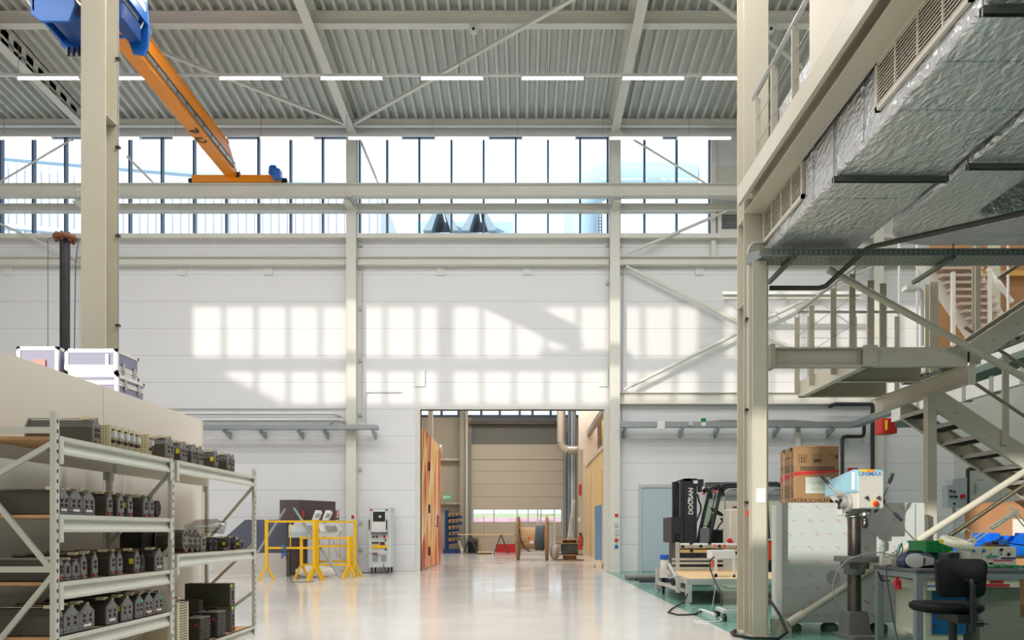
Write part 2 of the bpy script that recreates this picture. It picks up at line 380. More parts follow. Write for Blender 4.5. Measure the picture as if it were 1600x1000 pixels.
# ------------------------------------------------------------------ roof rafters and purlins
def rafter(x, holes, label):
    b = MB(); segs = [(YN+0.15, 11.72), (14.4, 11.95), (20.55, 11.72)]
    for (ya, za), (yb, zb) in zip(segs, segs[1:]):
        b.bar((x,ya,za+0.01), (x,yb,zb+0.01), 0.22, 0.02)
        if not holes:
            b.add([(x-0.006,ya,za+0.02),(x-0.006,yb,zb+0.02),(x-0.006,yb,deck_z(yb)),(x-0.006,ya,deck_z(ya)),(x+0.006,ya,za+0.02),(x+0.006,yb,zb+0.02),(x+0.006,yb,deck_z(yb)),(x+0.006,ya,deck_z(ya))],
                  [(0,1,2,3),(7,6,5,4),(0,3,7,4),(1,5,6,2),(3,2,6,7),(0,4,5,1)])
        else:
            k = 14
            for i in range(k):
                t0, t1 = i/k, (i+0.6)/k
                y0, y1 = ya+(yb-ya)*t0, ya+(yb-ya)*t1; za0, za1 = za+(zb-za)*t0, za+(zb-za)*t1
                b.box(x-0.006, y0, za0+0.02, x+0.006, y1, deck_z((y0+y1)/2)-0.02)
            zz = lambda y, f: (za + (zb-za)*(y-ya)/(yb-ya))*(1-f) + deck_z(y)*f
            for f0, f1 in ((0.03,0.43),(0.59,0.98)):
                b.add([(x-0.006,ya,zz(ya,f0)),(x-0.006,yb,zz(yb,f0)),(x-0.006,yb,zz(yb,f1)),(x-0.006,ya,zz(ya,f1)),(x+0.006,ya,zz(ya,f0)),(x+0.006,yb,zz(yb,f0)),(x+0.006,yb,zz(yb,f1)),(x+0.006,ya,zz(ya,f1))],
                      [(0,1,2,3),(7,6,5,4),(0,3,7,4),(1,5,6,2),(3,2,6,7),(0,4,5,1)])
        b.bar((x,ya,deck_z(ya)-0.012), (x,yb,deck_z(yb)-0.012), 0.22, 0.02)
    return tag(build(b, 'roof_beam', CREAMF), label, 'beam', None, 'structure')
rafter(CX[0], True, 'roof rafter with square web holes at upper left')
rafter(CX[1], False, 'roof rafter left of centre running to the far column')
rafter(CX[2], False, 'roof rafter right of centre running to the far column')
rafter(CX[3], False, 'roof rafter behind the near right column')
bays = [(-23, CX[0]), (CX[0], CX[1]), (CX[1], CX[2]), (CX[2], CX[3]), (CX[3], RX)]
bname = ['outside the left edge', 'behind the blue hoist', 'in the middle bay', 'in the right bay', 'at the right end']
for (x0, x1), nm in zip(bays, bname):
    for y, h, w in ((20.42, 0.18, 0.12), (16.75, 0.28, 0.20)):
        b = MB(); zt_ = deck_z(y); b.ibeam((x0+0.012,y,zt_-h/2), (x1-0.012,y,zt_-h/2), h, w, 0.01, 0.016)
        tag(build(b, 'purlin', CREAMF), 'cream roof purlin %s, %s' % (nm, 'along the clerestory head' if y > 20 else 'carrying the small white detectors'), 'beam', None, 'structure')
# roof braces (angle sections under the deck)
def brace(p, q, w, label, m=CREAMF, r=None):
    b = MB()
    if r: b.tube([p, q], r, 10)
    else: b.bar(p, q, w, 0.006); b.bar(Vector(p)+Vector((0,0,w/2)), Vector(q)+Vector((0,0,w/2)), 0.006, w)
    return tag(build(b, 'roof_brace' if not r else 'brace', m), label, 'brace', None, 'structure')
brace((CX[1]+0.12, 20.2, 11.78), (CX[2]-0.1, 14.6, 11.98), 0.09, 'thin roof brace rising right from the left rafter end')
brace((CX[1]-0.12, 20.2, 11.78), (CX[0]+0.1, 14.6, 11.98), 0.09, 'thin roof brace rising left behind the orange crane')
brace((CX[3]-0.12, 20.2, 11.78), (CX[2]+0.1, 14.6, 11.98), 0.09, 'thin roof brace crossing the upper right bay')
brace((CX[0]-0.1, 14.6, 11.98), (-18.5, 20.2, 11.88), 0.09, 'thin roof brace in the upper left corner')
# ------------------------------------------------------------------ horizontal beams on the far wall
def hbeam(name, label, x0, x1, y, z0, z1, w, m=CREAMF, chan=False):
    b = MB(); b.ibeam((x0,y,(z0+z1)/2), (x1,y,(z0+z1)/2), z1-z0, w, 0.01, 0.016)
    return tag(build(b, name, m), label, 'beam', None, 'structure')
xr = RX-0.02
for (x0, x1), nm in zip(bays, bname):
    a0, a1 = (x0+0.14 if x0 > -20 else x0), (x1-0.14 if x1 < RX else xr)
    hbeam('transom_beam', 'cream beam across the windows %s, below the crane rail' % nm, a0, a1, 20.55, gz(329.5,20.45), gz(317.5,20.45), 0.2)
    b = MB(); b.box(a0, 20.45, zs-0.1, a1, 20.72, zs); b.box(a0, 20.45, zs-0.12, a1, 20.46, zs-0.1)
    tag(build(b, 'sill_beam', CREAMF), 'cream sill beam under the high windows %s' % nm, 'beam', None, 'structure')
    hbeam('wall_beam', 'cream wall beam below the window sill %s' % nm, a0, a1, 20.58, gz(414.5,20.55), gz(401.5,20.55), 0.2)
for i, (x0, x1) in enumerate(((CX[2]+0.14, CX[3]-0.14),(CX[3]+0.14, xr))):
    hbeam('wall_beam', ['cream wall beam above the right cable tray','cream wall beam behind the stair landing'][i], x0, x1, 20.6, gz(631,20.5), gz(612.5,20.5), 0.16)
# crane runway on brackets, far and near side
RY = 20.02
zr0, zr1 = gz(308,RY), gz(288.5,RY)
for (x0, x1), nm in zip(bays, bname):
    hbeam('crane_rail_beam', 'cream crane runway beam in front of the windows %s' % nm, x0+0.006, (x1 if x1 < RX else xr)-0.006, RY, zr0, zr1, 0.22)
    hbeam('crane_rail_beam', 'cream crane runway beam on the near side %s' % nm, x0+0.006, (x1 if x1 < RX else xr)-0.006, YN+0.55, zr0, zr1, 0.22)
for x, nm in zip(CX, ('hidden by the near left column', 'left of the gate', 'right of the gate', 'behind the gallery')):
    b = MB(); b.bar((x, 20.42, zr0-0.16), (x, RY-0.15, zr0-0.16), 0.2, 0.012); b.bar((x, 20.42, zr0-0.09), (x, RY-0.15, zr0-0.09), 0.012, 0.14)
    b.bar((x, 20.42, zr0-0.006-0.01), (x, RY-0.12, zr0-0.016), 0.24, 0.016)
    for sx in (-0.06, 0.06):
        b.cyl((x+sx, RY-0.13, zr0-0.05), (x+sx, RY-0.13, zr0+0.0), 0.016, n=6)
        b.cyl((x+sx, RY-0.115, zr0+0.1), (x+sx, RY-0.08, zr0+0.1), 0.018, n=6); b.cyl((x+sx, RY-0.115, zr0+0.22), (x+sx, RY-0.08, zr0+0.22), 0.018, n=6)
    tag(build(b, 'bracket', CREAMF), 'cream crane rail bracket on the far column ' + nm, 'bracket')
# ------------------------------------------------------------------ sky, sun and lamps
w = bpy.data.worlds.new('sky'); SC.world = w; w.use_nodes = True
bg = w.node_tree.nodes['Background']; bg.inputs['Color'].default_value = (0.86, 0.93, 1.0, 1); bg.inputs['Strength'].default_value = 1.6
sl = bpy.data.lights.new('sun', 'SUN'); sl.energy = 5.2; sl.angle = math.radians(0.7); sl.color = (1.0, 0.89, 0.78)
so = bpy.data.objects.new('sun', sl); COL.objects.link(so); so.rotation_euler = SUND.to_track_quat('-Z', 'Y').to_euler(); so.location = (-20,-20,20)
def area(name, loc, sx, sy, watts, col=(1,0.985,0.97), rot=(0,0,0), portal=False):
    l = bpy.data.lights.new(name, 'AREA'); l.shape = 'RECTANGLE'; l.size = sx; l.size_y = sy; l.energy = watts; l.color = col
    if portal: l.cycles.is_portal = True
    o = bpy.data.objects.new(name, l); COL.objects.link(o); o.location = loc; o.rotation_euler = rot
    return o
area('window_portal', (-5, WY+0.25, (zs+zt)/2), 22, zt-zs, 1, rot=(-PI/2,0,0), portal=True)
area('window_portal', (-2, YN-0.1, (zs+zt)/2), 28, zt-zs, 1, rot=(PI/2,0,0), portal=True)
LW = 520
for y in (14.6, 11.9, 9.4): area('lamp_or_fill_row', (-2.2, y, 11.3), 26, 0.16, LW)      # further fluorescent rows out of frame
for x, y, l_, k_ in ((-0.6, 6.9, 5.4, 0.75), (-2.2, 2.5, 26, 0.6), (-2.2, -0.5, 26, 0.45)): area('lamp_or_fill_row', (x, y, 8.4), l_, 0.16, LW*k_)
area('lamp_or_fill_row', (6.6, 4.4, 3.88), 5.6, 0.16, 85); area('lamp_or_fill_row', (-0.5, 25.5, 8.2), 10, 0.16, 480); area('lamp_or_fill_row', (-0.5, 34, 8.2), 10, 0.16, 480)  # first row, under the gallery, is an added unseen fill brightening the stairs
cam = bpy.data.cameras.new('camera'); cam.lens = 27.0; cam.sensor_width = 36.0; cam.shift_x = (800-VX)/1600.0; cam.shift_y = (VY-500)/1600.0
cam.clip_start = 0.05; cam.clip_end = 500
co = bpy.data.objects.new('camera', cam); COL.objects.link(co); co.location = (0,0,EYE); co.rotation_euler = (PI/2,0,0); SC.camera = co
SC.view_settings.view_transform = 'Standard'; SC.view_settings.look = 'None'; SC.view_settings.gamma = 1.0; SC.view_settings.exposure = 0.0
SC.view_settings.use_curve_mapping = False
SC.cycles.max_bounces = 8; SC.cycles.diffuse_bounces = 5; SC.cycles.glossy_bounces = 4; SC.cycles.transparent_max_bounces = 12
SC.cycles.sample_clamp_indirect = 6.0; SC.cycles.caustics_reflective = False; SC.cycles.caustics_refractive = False
# ================================================================== crane
EC = RY
t = thing('crane_bridge', 'orange overhead crane bridge spanning the hall at upper left', 'crane', (-7.55, 14, zr1))
b = MB(); x0, x1 = gx(302.5,EC), gx(441,EC); zb, zc = zr1+0.015, gz(276.5,EC)
b.box(x0, EC-0.13, zb, x1, EC+0.13, zc)
build(b, 'end_carriage', ORANGE, t, 0.01)
b = MB(); b.box(x0, YN+0.42, zb, x1, YN+0.68, zc); build(b, 'end_carriage', ORANGE, t, 0.01)
for xx, s in ((x0,-1),(x1,1)):
    b = MB(); b.cyl((xx,EC,zb+0.09),(xx+s*0.12,EC,zb+0.09),0.07,0.055,12); build(b, 'buffer', RUBBER, t)
gL, gR, gB, gT = -7.71, -7.40, 9.2+EYE, 9.78+EYE
b = MB()
y1 = EC-0.1; y0 = YN+0.7
b.box(gL, y0, gB, gR, y1, gB+0.02)                                   # bottom flange
b.prism([(y0,gB+0.02),(y1,gB+0.02),(y1,gB+0.16),(y1-0.55,gT),(y0,gT)], 'x', gL+0.02, gR-0.02)
b.prism([(y0,gT),(y1-0.55,gT),(y1-0.55,gT+0.02),(y0,gT+0.02)], 'x', gL, gR)
b.box(gR-0.02, y0, gB+0.30, gR-0.008, y1-0.4, gB+0.32)
gd = build(b, 'girder', ORANGE, t)
b = MB(); b.box(gR-0.02, y0, gB+0.11, gR+0.03, y1-0.25, gB+0.2); 
fr = build(b, 'festoon_rail', GALV, t)
b = MB(); b.box(gR+0.0, y0, gB+0.2, gR+0.035, y1-0.25, gB+0.225); build(b, 'festoon_cable', BLACKM, fr)
for k in range(24):
    yy = y0+0.4+k*0.45
    build(MB().box(gR+0.03, yy, gB+0.13, gR+0.036, yy+0.05, gB+0.18), 'rail_clip', BLACKM, fr)
# black emblem on the underside of the girder: two rounded bracket-like letters
def ring(b, cx, cy, rx, ry, wd, a0, a1, z, n=12, fx=1):
    pts = []
    for i in range(n+1):
        a = a0+(a1-a0)*i/n; pts.append((cx+fx*rx*math.cos(a), cy+ry*math.sin(a)))
    for i in range(n+1):
        a = a1-(a1-a0)*i/n; pts.append((cx+fx*(rx-wd)*math.cos(a), cy+(ry-wd)*math.sin(a)))
    m = n+1
    vs = [(x,y,z) for x,y in pts]; fs = [(i,i+1,2*m-2-i,2*m-1-i) for i in range(n)]
    b.add(vs, fs); b.add([(x,y,z-0.002) for x,y in pts], fs)
ye = (gB-EYE)*F/(VY-210)
b = MB(); xc = (gL+gR)/2
for s in (1,-1):
    cy = ye + s*0.22
    ring(b, xc, cy, 0.125, 0.17, 0.055, PI*0.1, PI*1.2, gB-0.002, fx=s)
    b.box(xc-0.06, cy-0.03-0.05*s, gB-0.004, xc+0.06, cy+0.03-0.05*s, gB-0.001)
build(b, 'emblem', BLACKM, gd)
b = MB(); xm0 = gx(428,EC-0.2); b.rbox((xm0+0.1, EC-0.28, zb+0.12), (0.22,0.3,0.2), 0.06); b.cyl((xm0-0.02,EC-0.3,zb+0.13),(xm0-0.02,EC-0.3,zb+0.3),0.09,0.07); b.box(xm0-0.05, EC-0.36, zb+0.28, xm0+0.09, EC-0.24, zb+0.33)
mt = build(b, 'drive_motor', BLUE, t, 0.01)
build(MB().box(gL-0.02, y1-0.02, gB-0.03, gL+0.08, y1+0.05, gB+0.04), 'bolt_plate', BLACKM, gd); b = MB(); b.box(gR-0.05, y1-0.04, gB-0.03, gR+0.06, y1+0.06, gB+0.1); build(b, 'bolt_plate', BLACKM, gd)
# hoist trolley hung under and beside the girder
t = thing('crane_hoist', 'blue hoist trolley on the orange crane, partly behind the near column', 'hoist', (-7.8, 13.6, 9.95))
hy0, hy1 = 13.45, 14.35
BLUED = mat('dark_blue_paint', (16,70,140), 0.4)
b = MB()
b.prism([(-8.62,10.15),(-8.45,10.02),(-7.95,10.02),(-7.85,10.3),(-7.85,11.0),(-8.62,11.0)], 'y', hy0, hy0+0.05)
b.prism([(-8.62,10.15),(-8.45,10.02),(-7.95,10.02),(-7.85,10.3),(-7.85,11.0),(-8.62,11.0)], 'y', hy1-0.05, hy1)
b.box(-8.6,hy0,10.2,-8.55,hy1,11.0); b.box(-7.95,hy0+0.05,10.95,-7.35,hy1-0.05,11.03)
build(b, 'drum_frame', BLUE, t, 0.01)
b = MB(); b.cyl((-8.22,hy0+0.06,10.42),(-8.22,hy1-0.06,10.42),0.3,n=20); build(b, 'rope_drum', BLUED, t)
b = MB()
for z in (10.2,10.98):
    for y in (hy0+0.2,hy1-0.2): build(MB().cyl((-7.9,y,z),(-7.2,y,z),0.03,n=8), 'tie_rod', BLUE, t)
b = MB(); b.prism([(-7.34,10.2),(-7.26,9.98),(-7.06,9.96),(-6.98,10.12),(-6.96,10.5),(-7.02,11.05),(-7.34,11.05)], 'y', hy1-0.06, hy1)
b.prism([(-7.3,10.65),(-6.97,10.5),(-6.99,10.95),(-7.3,11.05)], 'y', hy0, hy1-0.06)
sp_ = build(b, 'cover', BLUE, t, 0.01)
b = MB(); b.box(-6.975,hy0+0.2,10.68,-6.97,hy0+0.75,10.8); build(b, 'name_plate', WHITE, sp_)
b = MB(); b.box(-7.3,hy0+0.1,10.12,-7.05,hy1-0.15,10.45); build(b, 'gearbox', BLUED, t, 0.03)
b = MB(); b.box(-7.28,hy0+0.1,10.46,-7.04,hy1-0.25,10.62); build(b, 'control_box', GREY, t, 0.02)
b = MB(); b.tube([(-7.2,hy1-0.2,11.0),(-7.1,hy1-0.15,10.8),(-7.02,hy1-0.12,10.55),(-7.05,hy1-0.2,10.35)],0.018,6); build(b, 'cable', LGREY, t); b = MB(); b.tube([(-8.7,hy0,11.2),(-8.74,hy0,10.7),(-8.66,hy0,10.35),(-8.5,hy0+0.1,10.15)],0.025,6); build(b, 'cable', LGREY, t)
b = MB()
for k in range(3): b.cyl((-8.42+k*0.1,hy1-0.12,10.05),(-8.42+k*0.1,hy1-0.12,9.9),0.03,n=8)
build(b, 'limit_switch', BLACKM, t)
# ================================================================== luminaires
TUBE = emit('lit_fluorescent_tube', (255,250,244), 4.5)
HOUS = mat('white_lamp_housing', (235,235,232), 0.4)
rows = [(17.3, [(27,126),(185,284),(342,441),(500,599),(657,756),(814,913),(971,1070),(1095,1194)], 'nearer', 122.5),
        (20.0-0.35, [(-2,83),(134,220),(270,356),(406,492),(543,629),(679,765),(815,900),(951,1036),(1057,1143)], 'farther', 216)]
ordn = ['leftmost','second from left','third from left','fourth from left','fifth from left','sixth from left','seventh from left','eighth from left','ninth from left']
for Y, segs, nm, py in rows:
    zl = gz(py, Y)
    tr = thing('light_track', 'white mounting rail of the %s row of strip lamps' % nm, 'rail', (gx(560,Y), Y, zl))
    b = MB(); xa, xb = gx(-40 if Y < 18 else -60, Y), gx(1200 if Y < 18 else 1143, Y)
    b.box(xa, Y-0.03, zl+0.05, xb, Y+0.03, zl+0.095); build(b, 'rail', HOUS, tr)
    for k in range(9):
        xx = xa + (xb-xa)*(k+0.5)/9
        b = MB(); b.cyl((xx,Y,zl+0.09),(xx,Y,deck_z(Y)),0.006,n=6); build(b, 'hanger_rod', GALV, tr)
    for (a, c), o in zip(segs, ordn):
        t = thing('hanging_strip_lamp', 'lit white strip lamp, %s in the %s row' % (o, nm), 'lamp', ((gx(a,Y)+gx(c,Y))/2, Y, zl), 'strip lamps under the roof')
        b = MB(); b.prism([(Y-0.07,zl+0.01),(Y+0.07,zl+0.01),(Y+0.035,zl+0.05),(Y-0.035,zl+0.05)], 'x', gx(a,Y), gx(c,Y)); b.box(gx(a,Y),Y-0.04,zl-0.03,gx(a,Y)+0.025,Y+0.04,zl+0.01); b.box(gx(c,Y)-0.025,Y-0.04,zl-0.03,gx(c,Y),Y+0.04,zl+0.01)
        build(b, 'housing', HOUS, t)
        b = MB(); b.cyl((gx(a,Y)+0.03,Y,zl-0.015),(gx(c,Y)-0.03,Y,zl-0.015),0.017,n=8); build(b, 'tube', TUBE, t)
# smoke detectors / cameras under the near purlin
for px, nm in ((231,'beside the blue hoist'),(740,'in the middle bay'),(1203,'behind the gallery railing')):
    t = thing('roof_detector', 'small white dome detector under the purlin ' + nm, 'detector', (gx(px,16.72), 16.72, gz(50,16.72)))
    c = at(px, 45, 16.72); pb = deck_z(16.75)-0.28
    b = MB(); b.box(c.x-0.07,c.y-0.07,pb-0.05,c.x+0.07,c.y+0.07,pb); b.lathe([(0.09,pb-0.05),(0.1,pb-0.1),(0.08,pb-0.16),(0.03,pb-0.19)], (c.x,c.y,0), 'z', 14); build(b, 'housing', WHITE, t)
    b = MB(); b.ball((c.x,c.y-0.08,pb-0.12),0.035); build(b, 'lens', BLACKM, t)
# ================================================================== services on the far wall
def tray(name, label, pts, w, h, m=GALV, rungs=True, cat='cable tray'):
    b = MB()
    for p, q in zip(pts, pts[1:]):
        p, q = Vector(p), Vector(q); d = (q-p).normalized(); s = d.cross(Vector((0,0,1))).normalized()
        b.bar(p, q, w, 0.006)
        for k in (-1,1): b.bar(p+s*k*(w/2)+Vector((0,0,h/2)), q+s*k*(w/2)+Vector((0,0,h/2)), 0.006, h)
    return tag(build(b, name, m), label, cat)
zt1 = gz(671,20.2)
tray('cable_tray', 'galvanised cable tray on the far wall left of the gate', [(gx(-80,20.2),20.22,zt1),(gx(590.5,20.2),20.22,zt1)], 0.26, 0.11)
for px, nm in ((352,'first'),(408,'second'),(467,'third'),(507,'fourth'),(583,'last')):
    x = gx(px,20.3); b = MB(); b.prism([(20.69,zt1-0.012),(20.1,zt1-0.012),(20.1,zt1-0.05),(20.69,zt1-0.2)], 'x', x-0.025, x+0.025)
    tag(build(b, 'tray_mount', GALV), 'galvanised bracket under the left cable tray, %s from the left' % nm, 'bracket', 'brackets under the left wall tray')
def pipe(name, label, pts, r, m, cat='pipe', group=None, n=8):
    return tag(build(MB().tube(pts, r, n), name, m), label, cat, group)
pipe('heating_pipe', 'upper silver-white pipe on the far wall above left tray', [(gx(158,20.5),20.5,gz(646,20.5)),(gx(523,20.5),20.5,gz(646,20.5)),(gx(531,20.55),20.64,gz(650,20.5))], 0.045, mat('bright_pipe_jacket',(222,222,220),0.3,0.3))
pipe('heating_pipe', 'lower silver-white pipe on the far wall just above left tray', [(gx(158,20.45),20.45,gz(656,20.45)),(gx(532,20.45),20.45,gz(656,20.45)),(gx(538,20.45),20.63,gz(659,20.45))], 0.05, MATS['bright_pipe_jacket'])
pipe('wall_mounted_conduit', 'thin conduit running above the two wall pipes', [(gx(-60,20.66),20.66,gz(638.5,20.66)),(gx(540,20.66),20.66,gz(638.5,20.66))], 0.012, LGREY, 'conduit', n=6)
pipe('wall_mounted_conduit', 'thin bent conduit on the wall right of the left column', [(gx(571,20.67),20.67,gz(668,20.67)),(gx(571,20.67),20.67,gz(615,20.67)),(gx(573,20.67),20.67,gz(613,20.67)),(gx(628,20.67),20.67,gz(613,20.67))], 0.012, LGREY, 'conduit', n=6)
pipe('wall_mounted_conduit', 'black hose looping over the left cable tray', [(gx(512,20.2),20.2,zt1+0.1),(gx(524,20.2),20.2,zt1+0.22),(gx(535,20.2),20.25,zt1+0.2),(gx(541,20.2),20.3,zt1+0.1)], 0.02, GREY, 'hose', n=6)
zt2 = gz(667,20.2)
pr = gx(1335,20.3)
tray('cable_tray', 'galvanised cable tray on the far wall right of the gate, turning towards the stairs', [(gx(969.5,20.3),20.3,zt2),(pr,20.3,zt2),(8.45,14.5,zt2)], 0.22, 0.14)
for px, nm in ((977,'first'),(1066,'second'),(1122,'third'),(1216,'fourth'),(1301,'last')):
    x = gx(px,20.3); b = MB(); b.prism([(20.69,zt2-0.012),(20.16,zt2-0.012),(20.16,zt2-0.05),(20.69,zt2-0.25)], 'x', x-0.025, x+0.025)
    tag(build(b, 'tray_mount', GALV), 'galvanised bracket under the right cable tray, %s from the left' % nm, 'bracket', 'brackets under the right wall tray')
pipe('cable_bundle', 'grey cables lying on the right cable tray', [(gx(1105,20.25),20.25,zt2+0.13),(gx(1130,20.25),20.25,zt2+0.17),(gx(1180,20.25),20.25,zt2+0.16),(gx(1240,20.25),20.25,zt2+0.17),(gx(1290,20.25),20.25,zt2+0.1)], 0.035, GREY, 'cable', n=6)
def wbox(name, label, px0, py0, px1, py1, Y, d, m, cat, bev=0.006):
    b = MB(); b.box(gx(px0,Y), Y, gz(py1,Y), gx(px1,Y), Y+d, gz(py0,Y))
    return tag(build(b, name, m, None, bev), label, cat)
wbox('wall_mounted_box', 'round-cornered white box on the right cable tray', 1027,658,1040,672,20.12,0.064,WHITE,'box',0.03)
t = thing('emergency_light', 'small green and white box on the right cable tray', 'light', at(1100,668,20.05))
b = MB(); b.box(gx(1097,20.05),20.12,gz(659,20.05),gx(1104,20.05),20.2,gz(653,20.05)); b.xf(Matrix.Translation((0,-0.016,0))); build(b,'lid',GREEN,t)
b = MB(); b.box(gx(1097,20.05),20.12,gz(665,20.05),gx(1104,20.05),20.2,gz(659,20.05)); b.xf(Matrix.Translation((0,-0.016,0))); build(b,'housing',WHITE,t)
wbox('junction_box', 'small grey box on tray beside the green box', 1076,658,1083,665,20.12,0.064,LGREY,'box')
for i, px in enumerate((12,284,418.5,689,824,1093)):
    wbox('wall_plate', 'square white plate under the wall beam, %s from the left' % ordn[i].replace(' from left','').replace('leftmost','first'), px-7,415.5,px+7,429.5,20.66,0.03,mat('pale_plate',(224,228,222),0.5),'plate')
for i, (px, py) in enumerate(((563,382),(563,418),(563,481),(563,562),(563,733),(563,816),(563,858),(563,647))):
    wbox('socket_box', 'small grey socket box beside the left far column, %s from the top' % ['topmost','second','third','fourth','sixth','seventh','lowest','fifth'][i], px-2.6,py-2.6,px+2.6,py+2.6,20.63,0.06,LGREY,'socket')
for i, (px, py) in enumerate(((949,382),(949,442),(970,384),(970,425))):
    wbox('socket_box', 'small grey box beside the right far column, ' + ['upper one on its left','lower one on its left','upper one on its right','lower one on its right'][i], px-2.4,py-2.4,px+2.4,py+2.4,20.63,0.06,LGREY,'socket')
pipe('wall_mounted_conduit', 'thin vertical conduit beside the left far column', [(gx(566,20.66),20.66,gz(415,20.66)),(gx(566,20.66),20.66,gz(660,20.66))], 0.012, LGREY, 'conduit', n=6)
pipe('wall_mounted_conduit', 'thin vertical conduit beside the right far column', [(gx(974,20.66),20.66,gz(400,20.66)),(gx(972,20.66),20.66,gz(660,20.66))], 0.012, LGREY, 'conduit', n=6)
wbox('wall_notice', 'pale notice panel high on the wall left of the gate', 648,577,664,604,20.66,0.03,mat('pale_green_white',(226,234,232),0.5),'panel')
wbox('wall_notice', 'pale notice panel high on the wall right of the gate', 936,577,950,604,20.66,0.03,MATS['pale_green_white'],'panel')
# controls on the right far column
t = thing('switch_set', 'row of switches with red and blue buttons on the column right of the gate', 'switch', at(963,860,20.41))
Yc = 20.415
for nm, py, h, m in (('indicator',805,4,RED),('switch',820,6,LGREY),('switch',832,8,LGREY),('stop_button',844,5,RED),('socket',854,5,BLUE)):
    b = MB(); b.box(gx(960.5,Yc),Yc-0.03,gz(py+h/2,Yc),gx(965.5,Yc),Yc,gz(py-h/2,Yc)); build(b, nm, m, t)
b = MB(); b.box(gx(961,Yc),20.39,gz(860,Yc),gx(965,Yc),20.4,gz(800,Yc)); 
wbox('red_sign', 'small red sign on the left far column beside the yellow barrier', 549,805,553,810,20.39,0.02,RED,'sign')
# wall braces in the right bay
def rod(label, a, c, Y, r, m=CREAMF):
    b = MB(); p, q = at(a[0],a[1],Y), at(c[0],c[1],Y); d = (q-p).normalized()
    b.tube([p, p+d*0.18, p+d*0.2, q-d*0.2, q-d*0.18, q], [r*0.7, r*0.7, r, r, r*0.7, r*0.7], 10)
    b.cyl(p+Vector((0,-0.03,0)), p+Vector((0,0.03,0)), 0.035, n=8); b.cyl(q+Vector((0,-0.03,0)), q+Vector((0,0.03,0)), 0.035, n=8)
    return tag(build(b, 'brace', m), label, 'brace', None, 'structure')
rod('cream wall brace falling right from the column right of the gate', (980,417), (1364,607), 20.5, 0.05)
rod('cream wall brace rising right from the column right of the gate', (976,608), (1360,418), 20.42, 0.05)
rod('cream brace crossing the right end of the high windows', (983,395), (1133,331), 20.4, 0.04)
rod('thin brace across the upper right high window', (968,205), (1110,291), 20.36, 0.025)
rod('thin brace across the high window right of the left far column', (560,212), (592,289), 20.36, 0.03)
rod('thin brace across the high window at the far left, rising', (-10,290), (112,218), 20.36, 0.025)
rod('thin brace across the high window right of the near left column', (200,246), (244,290), 20.36, 0.03)
rod('thin brace across the lowest windows at far left', (-10,345), (118,403), 20.4, 0.03)
# right end of the clerestory: post, ribbed panel, louvre
b = MB(); b.box(gx(1111,20.6),20.56,gz(402,20.6),gx(1118,20.6),20.69,zt); tag(build(b,'post',CREAMF),'slim cream post at the right end of the high windows','post',None,'structure')
b = MB(); b.box(gx(1119,20.6),20.62,gz(288,20.6),gx(1180,20.6),20.69,gz(260,20.6))
for k in range(16): b.box(gx(1121+k*3.6,20.6),20.6,gz(287,20.6),gx(1122+k*3.6,20.6),20.62,gz(261,20.6))
tag(build(b,'wall_panel',CREAMF),'small ribbed cream panel beside the right end of the high windows','panel',None,'structure')
t = thing('wall_louvre', 'dark louvred vent in a cream frame right of the high windows', 'vent', at(1145,365,20.6))
b = MB(); Yv = 20.6
for a in ((1121,330,1175,334.5),(1121,359,1175,371),(1121,334.5,1127,359)): b.box(gx(a[0],Yv),Yv-0.04,gz(a[3],Yv),gx(a[2],Yv),Yv+0.08,gz(a[1],Yv))
build(b,'frame',CREAMF,t)
b = MB()
for k in range(9): b.box(gx(1127,Yv),Yv,gz(336+k*2.7,Yv),gx(1175,Yv),Yv+0.05,gz(335+k*2.7,Yv))
build(b,'slats',GREY,t)
b = MB(); b.box(gx(1127,Yv),Yv+0.06,gz(359,Yv),gx(1175,Yv),Yv+0.08,gz(334,Yv)); build(b,'backing',mat('dark_grey_backing',(70,66,62),0.7),t)
# suspended strip light over the right bay
t = thing('wall_lamp_bar', 'long white lamp bar hung from the wall above the right bay', 'lamp', at(1230,470,19.4))
b = MB(); b.box(gx(1129,19.4),19.36,gz(460.5,19.4),gx(1345,19.4),19.5,gz(456,19.4)); build(b,'lamp_body',WHITE,t)
b = MB(); b.cyl(at(1129,466,19.5),at(1345,466,19.5),0.05,n=10); build(b,'carrier_tube',CREAMF,t)
for px in (1155,1205,1257,1310):
    b = MB(); b.bar(at(px,462,19.4)+Vector((0,0.04,0)),at(px,462,19.4)+Vector((0,1.29,0.25)),0.04,0.03); build(b,'arm',CREAMF,t)
# personnel door
t = thing('door_1', 'plain blue-grey steel door in the far wall left of the forklift', 'door', (gx(1027,WY),WY,0), None, 'structure')
DB = mat('blue_grey_door_paint', (186,202,212), 0.4)
b = MB(); Yd = WY
b.box(gx(997.5,Yd),Yd-0.05,0,gx(1002.5,Yd),Yd,gz(757,Yd)); b.box(gx(1051.5,Yd),Yd-0.05,0,gx(1056,Yd),Yd,gz(757,Yd)); b.box(gx(1002.5,Yd),Yd-0.05,gz(762,Yd),gx(1051.5,Yd),Yd,gz(757,Yd))
build(b,'door_frame',LGREY,t)
b = MB(); b.box(gx(1002.5,Yd)+0.005,Yd-0.025,0.01,gx(1051.5,Yd)-0.005,Yd,gz(762,Yd)-0.005); lf = build(b,'door_leaf',DB,t)
b = MB(); c = at(1046,833,Yd-0.06); b.tube([c+Vector((0,0.05,0)),c,c+Vector((-0.12,0,0))],0.011,8); b.cbox(c+Vector((0,0.03,-0.04)),(0.04,0.01,0.2)); build(b,'door_handle',STEEL,lf)
